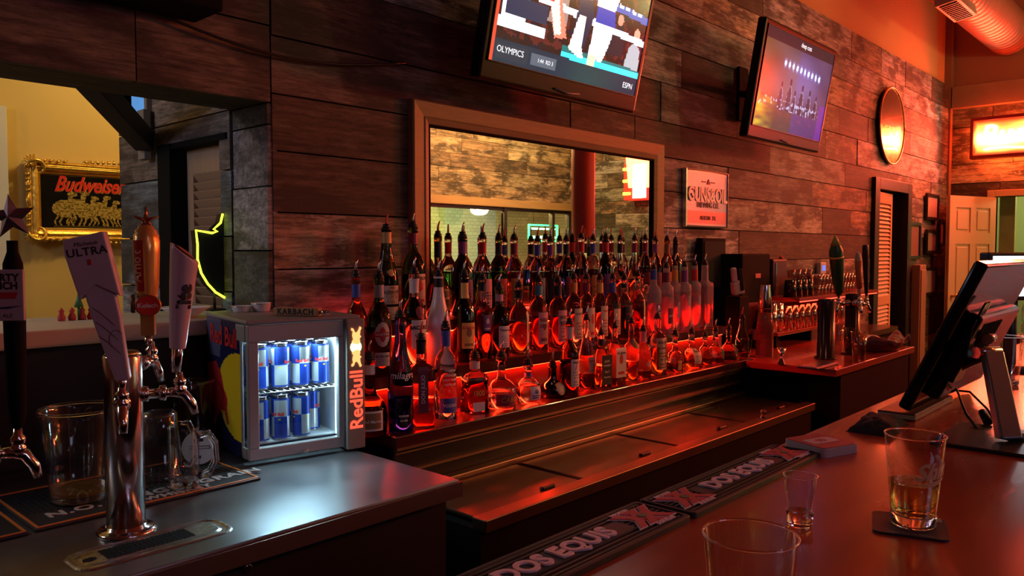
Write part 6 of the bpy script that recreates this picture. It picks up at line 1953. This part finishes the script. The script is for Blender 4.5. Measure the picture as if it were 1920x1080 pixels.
bm = bm_new(); rings(bm, [[mt @ Vector((x, y, .0192 + z)) for x, y in rrect(-.036, .036, -.018, .018, .006)] for z in (0, .0006)]); finish('white_panel', bm, M('coaster_white', (.60, .50, .50), .5), t)
lettering('lettering', '8', .036, M('coaster_red'), t, lambda x, y, z: mt @ Vector((-y, x, .0200)), bold=.001)

# dark folded cloth / phone-shaped lump behind the stack
p = at(1630, 800, Z=ZB)
t = thing('folded_cloth', 'dark folded bar towel at the edge of the bar behind the coaster stack', 'towel', (p.x, p.y - .02, ZB))
bm = bm_new()
bmesh.ops.create_grid(bm, x_segments=26, y_segments=18, size=1)
for v in bm.verts:
    x, y = v.co.x, v.co.y
    k = max(0, 1 - (abs(x) ** 3.2)) * max(0, 1 - (abs(y) ** 3.2))
    v.co = Vector((x * .085, y * .045 + .008 * math.sin(x * 3), .001 + .026 * k ** .5 * (1 + .3 * noise.noise(Vector((x * 3, y * 3, 1))))))
g = bmesh.ops.extrude_face_region(bm, geom=bm.faces[:])
for v in g['geom']:
    if isinstance(v, bmesh.types.BMVert): v.co.z = .0005
finish('cloth', bm, M('dark_towel', (.02, .012, .012), .9, bump=.3, scale=60), t, smooth=True)

# terminal seen from behind
a = at(1695, 768, Z=1.085)
sx, sy_, sz = a.x, a.y, 1.084
t = thing('service_book', 'dark flat order pad under the touch screen at the edge of the bar', 'pad', (0, 0, 0))
q = at(1645, 768, Z=ZB + .018); q2 = at(1710, 780, Z=ZB + .018)
bm = bm_new(); box(bm, (q.x, q2.y, ZB + .0003), (q.x + .34, q.y, ZB + .018)); finish('cover', bm, M('pad_cover', (.10, .03, .025), .35), t, bevel=.002)
bm = bm_new(); box(bm, (q.x - .001, q2.y - .001, ZB + .004), (q.x + .338, q.y - .001, ZB + .014)); finish('pages', bm, M('pad_pages', (.35, .26, .15), .6), t)
t = thing('touch_terminal', 'large black touch-screen register seen from behind, tilted on a grey stand', 'register', (0, 0, 0))
TI = R(24)
tm = Matrix.Translation((sx, sy_, sz)) @ Matrix.Rotation(TI, 4, 'X')
HT, WT = .392, .60
bm = bm_new(); box(bm, (0, -.012, 0), (WT, .018, HT), tm); finish('display_case', bm, M('black_glossy_case', (.004, .004, .005), .10, spec=.3), t, bevel=.007, seg=3)
painted('screen', 30, 22, lambda u, v: (.55, .62, .7) if v > .86 else ((.30, .36, .44) if (int(u * 6) + int(v * 6)) % 2 else (.40, .44, .5)), lambda u, v: tm @ Vector((.015 + u * (WT - .03), .0186, .015 + v * (HT - .03))), paint_mat('register_screen', .2, es=.8), t)
bm = bm_new(); box(bm, (.06, -.045, .04), (WT - .10, -.010, HT - .12), tm); finish('back_housing', bm, M('housing_black', (.004, .0035, .0035), .22, spec=.25), t, bevel=.012, seg=3)
bm = bm_new()
for i in range(8): cbox(bm, (.12 + i * .025, -.0465, .20), (.008, .002, .10), tm)
finish('vents', bm, MATTE, t)
hx = at(1853, 655, Y=.40)
ft = at(1880, 838, Z=ZB + .01)
GREY = M('stand_grey', (.20, .20, .20), .34, .75)
bm = bm_new()
hp = Vector((sx + .12, .425, sz + .150)); fp_ = Vector((sx - .075, .335, ZB + .012))
hp = Vector((sx + .03, .408, 1.232)); fp_ = Vector((sx - .115, .345, ZB + .014))
pts = [hp + Vector((.012, .035, .0)), hp, hp + (fp_ - hp) * .35, hp + (fp_ - hp) * .85, fp_ + Vector((.0, 0, 0)), fp_ + Vector((.05, -.02, -.004))]
rs = []
wv = Vector((.80, -.60, 0)).normalized()
for i, p_ in enumerate(pts):
    d = (pts[min(i + 1, len(pts) - 1)] - pts[max(i - 1, 0)]).normalized()
    nn_ = d.cross(wv).normalized()
    hwid = .026; th = .011
    rs.append([p_ + wv * x * hwid + nn_ * y * th for x, y in ((-1, -1), (1, -1), (1, 1), (-1, 1))])
rings(bm, rs)
for f in bm.faces: f.smooth = False
finish('stand_arm', bm, GREY, t, bevel=.004)
bm = bm_new(); tube(bm, [hp - wv * .03 + Vector((0, .01, .004)), hp + wv * .03 + Vector((0, .01, .004))], .014, 16); finish('hinge', bm, M('hinge_chrome', (.6, .55, .5), .2, 1.0), t)
bm = bm_new(); tube(bm, [hp + Vector((0, .008, .004)), tm @ Vector((.11, -.04, .13))], .013, 12); cbox(bm, (.115, -.048, .14), (.09, .01, .09), tm); finish('bracket', bm, BLACK, t, bevel=.003)
bm = bm_new(); tube(bm, [tm @ Vector((.135, -.062, .215)), tm @ Vector((.185, -.062, .215))], .013, 14); finish('upper_hinge', bm, M('hinge_chrome'), t)
b1 = at(1782, 838, Z=ZB); b2 = at(1905, 858, Z=ZB)
bm = bm_new(); box(bm, (b2.x - .0, .27, ZB + .0003), (b2.x + .26, .47, ZB + .008)); finish('base_plate', bm, M('base_black', (.02, .018, .018), .25), t, bevel=.003)
bm = bm_new()
A_ = tm @ Vector((.14, -.05, .06)); 
tube(bm, [A_, (A_.x - .02, .50, 1.13), (A_.x - .10, .46, 1.085), (A_.x - .17, .42, 1.066), (A_.x - .10, .34, 1.064), (A_.x + .05, .30, 1.072), (A_.x + .2, .27, 1.064)], .0032, 8)
tube(bm, [A_ + Vector((.03, 0, 0)), (A_.x + .02, .48, 1.12), (A_.x - .03, .43, 1.09), (A_.x - .09, .40, 1.066), (A_.x - .14, .36, 1.064), (A_.x - .19, .30, 1.064), (A_.x - .1, .22, 1.064)], .0028, 8)
finish('power_cable', bm, BLACK, t)
bm = bm_new(); tube(bm, [(A_.x - .055, .435, 1.086), (A_.x - .10, .415, 1.0725)], .010, 12); finish('plug_block', bm, BLACK, t)
bm = bm_new()
for k in range(3): 
    o_ = .02 * k
    tube(bm, [tm @ Vector((.04 + o_, -.016, .05)), tm @ Vector((.08 + o_, -.05, .16)), tm @ Vector((.05 + o_, -.035, .24)), tm @ Vector((.09 + o_, -.03, .30))], .0035, 8)
finish('rear_cables', bm, BLACK, t)

# farther along the bar
p = at(1884, 722, Z=ZB)
t = pint('tall clear glass on the bar behind the register stand', (p.x, p.y, ZB + .0003), .150, .036, .048, name='water_glass')
p = at(1893, 700, Z=ZB)
t = thing('squeeze_bottle', 'clear plastic bottle with dark cap behind the register, right edge', 'bottle', (p.x + .75, p.y + .06, ZB + .0003))
bm = bm_new(); lathe(bm, [(.040, 0), (.042, .01), (.042, .10), (.034, .115), (.040, .13), (.040, .17), (.030, .20), (.016, .22), (.016, .235)], 28); finish('body', bm, thin_glass('pitcher_glass'), t)
bm = bm_new(); lathe(bm, [(.019, .232), (.019, .258), (.012, .262)], 20); finish('cap', bm, BLACK, t)
p = at(1900, 503, Y=.52)
p = at(1893, 480, Y=.56)
t = thing('touch_terminal', 'second register with a white lit screen farther along the bar', 'register', (p.x + .1, .56, ZB))
bm = bm_new(); box(bm, (-.14, -.02, .24), (.22, .02, p.z - ZB + .012), Matrix.Rotation(R(-30), 4, 'Z')); finish('display_case', bm, BLACK, t, bevel=.006)
painted('screen', 8, 6, lambda u, v: (1.1, 1.15, 1.2) if v > .12 or u < .6 else (.1, .2, .9), lambda u, v: Matrix.Rotation(R(-30), 4, 'Z') @ Vector((-.125 + u * .33, -.0215, .255 + v * (p.z - ZB - .255))), paint_mat('white_screen', .2, es=1.25), t)
bm = bm_new(); tube(bm, [(0, .01, .0), (0, .01, .25)], .02, 12); lathe(bm, [(.09, .0005), (.09, .01), (.03, .02)], 28); finish('stand', bm, BLACK, t)

# ================================================================ right-hand counter things
ZR = .90


def onc(px, py, z=ZR): return at(px, py, Z=z)


# stack of cups: red plastic tumblers with metal shakers on top
p = onc(1433, 668)
t = thing('cup_stack', 'tall stack of red-lit plastic cups at the right end of the bottles', 'stack of cups', (p.x, p.y, ZR + .0005))
for i in range(6):
    z = i * .026
    bm = bm_new(); lathe(bm, [(.043, z), (.047, z + .004), (.036, z + .105), (.034, z + .105), (.044, z + .002)], 26, closed=False); finish('plastic_cup', bm, M('smoky_plastic', (.80, .35, .30), .15, trans=.8, ior=1.3), t)
t = thing('cup_stack', 'two metal mixing tins stacked on the plastic cups', 'stack of cups', (p.x, p.y, ZR + .2365))
for i in range(2):
    z = i * .022
    bm = bm_new(); lathe(bm, [(.036, z), (.037, z + .004), (.026, z + .125), (.0255, z + .128)], 28); finish('mixing_tin', bm, CHROME, t)
# jigger
p = onc(1465, 683)
t = thing('jigger', 'double-cone metal jigger lying by the cup stack', 'jigger', (p.x, p.y, ZR + .0005))
bm = bm_new(); lathe(bm, [(.020, 0), (.005, .036), (.005, .040), (.024, .082), (.0225, .082), (.003, .041)], 24); finish('cups', bm, CHROME, t)
# small red bottle on the counter behind
p = at(1397, 600, Y=2.2)
t = thing('soda_bottle', 'small dark bottle with red cap standing behind the last tequilas', 'bottle', (p.x - .12, 2.06, .9005))
bm = bm_new(); lathe(bm, [(.030, 0), (.031, .14), (.014, .19), (.012, .235)], 22); finish('glass', bm, GLASSES['dark'], t)
bm = bm_new(); lathe(bm, [(.014, .225), (.014, .25)], 18); finish('cap', bm, REDL, t)
bm = bm_new(); lathe(bm, [(.0315, .05), (.0318, .11)], 22, closed=False); finish('label', bm, M('wrap_pink', C_['pink'], .4), t)

# black machines
a = at(1392, 476, Y=2.20); b = at(1447, 476, Y=2.20)
t = thing('drink_dispenser', 'tall black drink machine with a small pink label behind the cup stack', 'dispenser', (0, 0, 0))
bm = bm_new(); box(bm, (a.x, 2.20, .9005), (b.x - .02, 2.38, a.z)); finish('case', bm, MATTE, t, bevel=.008)
q = at(1420, 517, Y=2.2); bm = bm_new(); box(bm, (q.x - .03, 2.196, q.z - .014), (q.x + .04, 2.2005, q.z + .014)); finish('label_plate', bm, M('pink_plate', (.6, .15, .16), .5), t)
t = thing('drink_dispenser', 'black machine with rounded top right of the pink-labelled one', 'dispenser', (0, 0, 0))
a = at(1450, 484, Y=2.20); b = at(1480, 484, Y=2.20)
bm = bm_new(); box(bm, (a.x, 2.20, .9005), (b.x - .03, 2.38, a.z - .006)); finish('case', bm, M('dark_red_case', (.035, .012, .012), .4), t, bevel=.012, seg=3)
bm = bm_new(); lathe(bm, [(.014, 0), (.014, .012), (.006, .018)], 16, c=(b.x - .06, 2.23, a.z - .006)); finish('red_button', bm, REDL, t)
bm = bm_new(); box(bm, (a.x + .03, 2.195, a.z - .2), (a.x + .05, 2.201, a.z - .03)); finish('trim_line', bm, CHROME, t)
# card reader on its holder
p = at(1384, 545, Y=2.10)
t = thing('card_reader', 'pale handheld card reader leaning in its black holder', 'card reader', (p.x, 2.10, 0))
mt = Matrix.Translation((0, 0, p.z - .02)) @ Matrix.Rotation(R(-14), 4, 'Y') @ Matrix.Rotation(R(-30), 4, 'Z')
bm = bm_new(); box(bm, (-.035, -.02, -.0), (.035, .02, .075), mt); box(bm, (-.030, -.015, .075), (.0, .012, .16), mt); finish('shell', bm, M('pale_plastic', (.50, .42, .44), .4), t, bevel=.008, seg=3)
bm = bm_new(); box(bm, (.005, -.024, .02), (.03, -.018, .15), mt); finish('handset', bm, BLACK, t, bevel=.004)
bm = bm_new(); box(bm, (-.06, -.04, ROWS['F'][1] + .0008), (.06, .05, p.z - .03)); finish('holder', bm, MATTE, t, bevel=.006)

# glass rack
a = at(1478, 555, Y=2.10); b = at(1556, 545, Y=2.10)
c = at(1420, 621, Y=2.02)
rx0, rx1 = 4.72, 6.15
zr1 = .99; zr2 = 1.182
t = thing('glass_rack', 'two-level dark rack with red-lit edges holding rows of glasses', 'rack', (0, 0, 0))
bm = bm_new(); box(bm, (rx0 - .30, 1.96, zr1 - .02), (rx1 - .5, 2.19, zr1)); finish('lower_board', bm, REDW, t, bevel=.002)
bm = bm_new(); box(bm, (rx0, 1.96, zr2 - .022), (rx1, 2.19, zr2)); finish('upper_board', bm, REDW, t, bevel=.002)
for x in (rx0 - .28, rx1 - 1.2):
    bm = bm_new(); box(bm, (x, 1.98, .9005), (x + .02, 2.18, zr1 - .02)); finish('support', bm, MATTE, t)
for x in (rx0 + .01, rx1 - .54):
    bm = bm_new(); box(bm, (x, 2.15, zr1), (x + .02, 2.18, zr2 - .022)); finish('support', bm, MATTE, t)
bm = bm_new(); box(bm, (rx1 - .03, 2.15, .8805), (rx1 - .01, 2.18, zr2 - .022))
finish('support', bm, MATTE, t)
bm = bm_new(); box(bm, (rx0 - .28, 2.184, zr1), (rx1 - .55, 2.189, zr2 - .03)); finish('back_panel', bm, GLOSSB, t)
area('rack_glow', (5.1, 1.97, 1.157), (5.1, 2.05, 1.0), 1.1, .02, (1, .05, .015), 3.0)
bm = bm_new(); box(bm, (rx0 + .02, 1.962, zr2 - .028), (rx1 - .02, 1.968, zr2 - .023)); finish('light_strip', bm, M('dim_red_strip'), t)


def simple_glass(name, label, loc, h, r0, r1, mat_, group):
    t = thing(name, label, 'glass', loc, 0, group)
    bm = bm_new(); lathe(bm, [(r0, 0), (r1, h), (r1 - .002, h), (r0 - .002, .008), (.001, .008)], 20); finish('glass_wall', bm, mat_, t)
    return t


RG = thin_glass('rack_glass', (.85, .72, .68), 1.6, .08)
g1 = simple_glass('pint_glass', 'clear upturned pint glass on the lower board of the rack', (4.64, 2.01, zr1 + .0005), .145, .042, .034, RG, 'pint glasses on the rack')
for i in range(10):
    for j_ in range(2):
        if i == j_ == 0: continue
        dup(g1, (4.64 + i * .094, 2.01 + j_ * .095, zr1 + .0005))
s1 = simple_glass('shaker_tin', 'tall metal cup standing left on the lower rack board', (4.46, 2.02, zr1 + .0005), .165, .036, .030, CHROME, None)
dup(s1, (4.55, 2.02, zr1 + .0005), label='tall metal cup next to the row of upturned pints')
gs = simple_glass('shot_glass', 'clear shot glass piled on the upper board of the rack', (5.18, 2.04, zr2 + .0005), .062, .020, .026, RG, 'small glasses on the upper board')
for lv in range(2):
    for i in range(14 - lv):
        for j_ in range(3):
            if lv == i == j_ == 0: continue
            dup(gs, (5.18 + (i + lv * .5) * .057, 2.04 + j_ * .06, zr2 + .0005 + lv * .0635))
dk = simple_glass('tumbler', 'dark upturned tumbler on the upper rack board, left of the shot glasses', (4.79, 2.05, zr2 + .0005), .105, .040, .034, M('dark_cup', (.012, .010, .010), .2), 'dark tumblers on the rack')
for i in range(1, 4): dup(dk, (4.79 + i * .088, 2.05, zr2 + .0005))
for i in range(4): 
    o = dup(gs, (4.80 + i * .088, 2.05, zr2 + .107), label='clear small glass on top of the dark tumblers', group='small glasses on the dark tumblers')

# right beer towers
q = onc(1548, 672)
DCH = M('dark_chrome', (.05, .035, .035), .18, .7)
t = thing('beer_tower', 'black round beer tower with red highlight, left one on the right counter', 'beer tower', (q.x, q.y, ZR + .0005))
bm = bm_new(); lathe(bm, [(.058, 0), (.058, .006), (.046, .010), (.045, .305), (.042, .312), (.02, .316)], 36); finish('column', bm, DCH, t)
qq = onc(1597, 664)
t2 = thing('beer_tower', 'black beer tower with several chrome faucets, right one on the right counter', 'beer tower', (qq.x, qq.y, ZR + .0005))
bm = bm_new(); lathe(bm, [(.058, 0), (.058, .006), (.040, .010), (.039, .325), (.036, .332), (.018, .336)], 36); finish('column', bm, DCH, t2)
f1 = faucet(t2, (-.03, -.02, .285), (-.8, -.6, 0), 0, .05)
f2 = faucet(t2, (-.035, .01, .285), (-1, .1, 0), 0, .09)
f3 = faucet(t2, (.03, -.01, .275), (.9, -.35, 0), 0, .05)
O2 = Vector((qq.x, qq.y, ZR))


def stick(label, base, prof, matl, lean, parts=()):
    t = tap_part('tap_handle', label, t2, base)
    lm = Matrix.Rotation(lean, 4, 'Y')
    bm = bm_new(); lathe(bm, prof, 20, mat=lm); finish('grip', bm, matl, t)
    for nm, pf, mm in parts:
        bm = bm_new(); lathe(bm, pf, 20, mat=lm); finish(nm, bm, mm, t)
    return t


stick('tall dark green bottle-shaped tap handle with slanted golden tip', f2, [(.012, 0), (.022, .02), (.030, .10), (.036, .20), (.036, .245), (.024, .28), (.005, .325)], M('bottle_green_paint', (.02, .085, .02), .25), R(-12),
      [('gold_bands', [(.0368, .205), (.0368, .215)], TXT['gold']), ('tip', [(.0260, .276), (.012, .31), (.004, .328)], M('lime_tip', (.30, .38, .08), .3))])
stick('slim tap handle with orange-brown face and pale edge', f1, [(.008, 0), (.010, .03), (.014, .10), (.017, .20), (.012, .225), (.006, .235)], M('pale_handle', (.50, .40, .28), .35), R(-9),
      [('brown_face', [(.0152, .04), (.0155, .10), (.0182, .19)], M('rust_paint', (.42, .12, .04), .4))])
stick('long thin black tap handle, rightmost on the right counter', f3, [(.006, 0), (.010, .02), (.014, .12), (.017, .23), (.016, .275), (.012, .285)], BLACK, R(-7))
bm = bm_new(); 
t = thing('drip_tray', 'small black drip tray under the right faucets', 'drip tray', (0, 0, 0))
a = onc(1500, 690); bm = bm_new(); box(bm, (a.x - .02, 1.46, ZR + .0005), (a.x + .26, 1.56, ZR + .010)); finish('tray', bm, BLACK, t, bevel=.003)
bm = bm_new(); box(bm, (a.x - .012, 1.468, ZR + .010), (a.x + .252, 1.552, ZR + .0125)); finish('grille', bm, STEEL, t)
p = onc(1575, 662)
gq = simple_glass('pint_glass', 'pair-front clear pint glass standing between the two right towers', (p.x - .01, p.y - .06, ZR + .0005), .15, .030, .040, RG, None)
p = onc(1570, 672)
dup(gq, (p.x - .03, p.y - .12, ZR + .0005), label='clear pint glass closest to the counter edge under the right faucets')

# food basket
q = onc(1636, 662)
t = thing('food_basket', 'brown oval basket lined with red checked paper on the right counter', 'basket', (q.x + .16, q.y + .02, ZR + .0005), R(-20)); t.scale = (1.2, 1.2, 1.15)
bm = bm_new()
rs = []
for r_, z in ((.070, 0), (.078, .006), (.100, .034), (.112, .048), (.110, .050), (.098, .036), (.074, .010), (.002, .008)):
    rs.append([(1.30 * r_ * math.cos(2 * PI * k / 40), r_ * math.sin(2 * PI * k / 40), z) for k in range(40)])
rings(bm, rs); finish('basket_shell', bm, M('basket_plastic', (.16, .045, .03), .45), t)


def chk(u, v): return (.62, .52, .42) if (int(u * 22) + int(v * 16)) % 2 else (.55, .10, .06)


def ppos(u, v):
    a = 2 * PI * u
    rr_ = .03 + .095 * v
    zz = .012 + .052 * v ** 1.6 + (.018 * math.sin(a * 5 + 1) + .010 * math.sin(a * 9)) * v ** 2
    return Vector((1.28 * rr_ * math.cos(a), rr_ * math.sin(a), zz))


painted('checked_paper', 70, 20, chk, ppos, PAINT, t)
p = onc(1680, 648)
t = thing('folded_napkin', 'crumpled checked paper beside the food basket', 'napkin', (p.x + .05, p.y + .10, ZR + .0006), R(10))
painted('paper', 24, 18, chk, lambda u, v: Vector(((u - .5) * .20, (v - .5) * .14, .004 + .03 * abs(noise.noise(Vector((u * 3, v * 3, 2)))) + .012 * abs(math.sin(u * 9)))), PAINT, t)
# tip jar-like glass at back
p = at(1615, 600, Y=2.1)
simple_glass('tumbler', 'clear tumbler behind the food basket', (4.86, 1.78, ZR + .0005), .12, .034, .038, RG, None)

# bottle cap on the cooler edge
p = at(1429, 783, Z=.733)
t = thing('cork_stopper', 'small round glass stopper standing on the steel cooler edge', 'stopper', (p.x, 1.52, .7325))
bm = bm_new(); lathe(bm, [(.012, 0), (.014, .006), (.009, .012), (.014, .022), (.013, .032), (.006, .038)], 20); finish('knob', bm, GL, t)
# dark furniture in the far right gloom
t = thing('bar_stool', 'dark bar stool in the shadow near the open door', 'stool', (7.6, 1.2, 0))
bm = bm_new(); lathe(bm, [(.17, .70), (.19, .72), (.19, .76), (.16, .78)], 28); finish('seat', bm, M('dark_red_vinyl', (.10, .01, .01), .35), t)
for k in range(4):
    a = PI / 4 + k * PI / 2
    bm = bm_new(); tube(bm, [(.22 * math.cos(a), .22 * math.sin(a), 0), (.13 * math.cos(a), .13 * math.sin(a), .71)], .015, 10); finish('leg', bm, MATTE, t)
bm = bm_new(); tube(bm, [(.19 * math.cos(a), .19 * math.sin(a), .25) for a in [2 * PI * k / 24 for k in range(25)]], .008, 8); finish('foot_ring', bm, CHROME, t)
t = thing('lit_plank_standin', 'narrow wooden slab standing in for a lit plank strip below the framed pictures', 'cabinet', (0, 0, 0))
bm = bm_new(); box(bm, (8.40, 2.29, 0), (8.60, 2.37, 1.33)); finish('body', bm, M('cabinet_wood', (.28, .12, .07), .5, var=.3, scale=4), t, bevel=.005)  # added slab in place of wall planks that show as a lit strip
bm = bm_new(); box(bm, (8.42, 2.28, .1), (8.58, 2.29, 1.28)); finish('door', bm, M('cabinet_wood'), t, bevel=.004)
# black speaker box hung at the top left of the boards
b = at(420, 22, Y=2.2)
t = thing('ceiling_speaker', 'black box hanging at the top left edge of the photo', 'speaker', (0, 0, 0))
bm = bm_new(); box(bm, (b.x - .34, 2.20, b.z), (b.x, 2.38, b.z + .32)); finish('case', bm, MATTE, t, bevel=.008)
# hanging dark cable on the header
bm = bm_new()
a = at(250, 5, Y=2.375); b = at(760, 118, Y=2.375)
pts = []
for k in range(17):
    f_ = k / 16
    p = a.lerp(b, f_); p.z -= .07 * math.sin(PI * f_)
    pts.append(p)
tube(bm, pts, .005, 8)
t = thing('wall_cable', 'thin black cable sagging along the boards left of the television', 'cable', (0, 0, 0)); finish('wire', bm, BLACK, t)
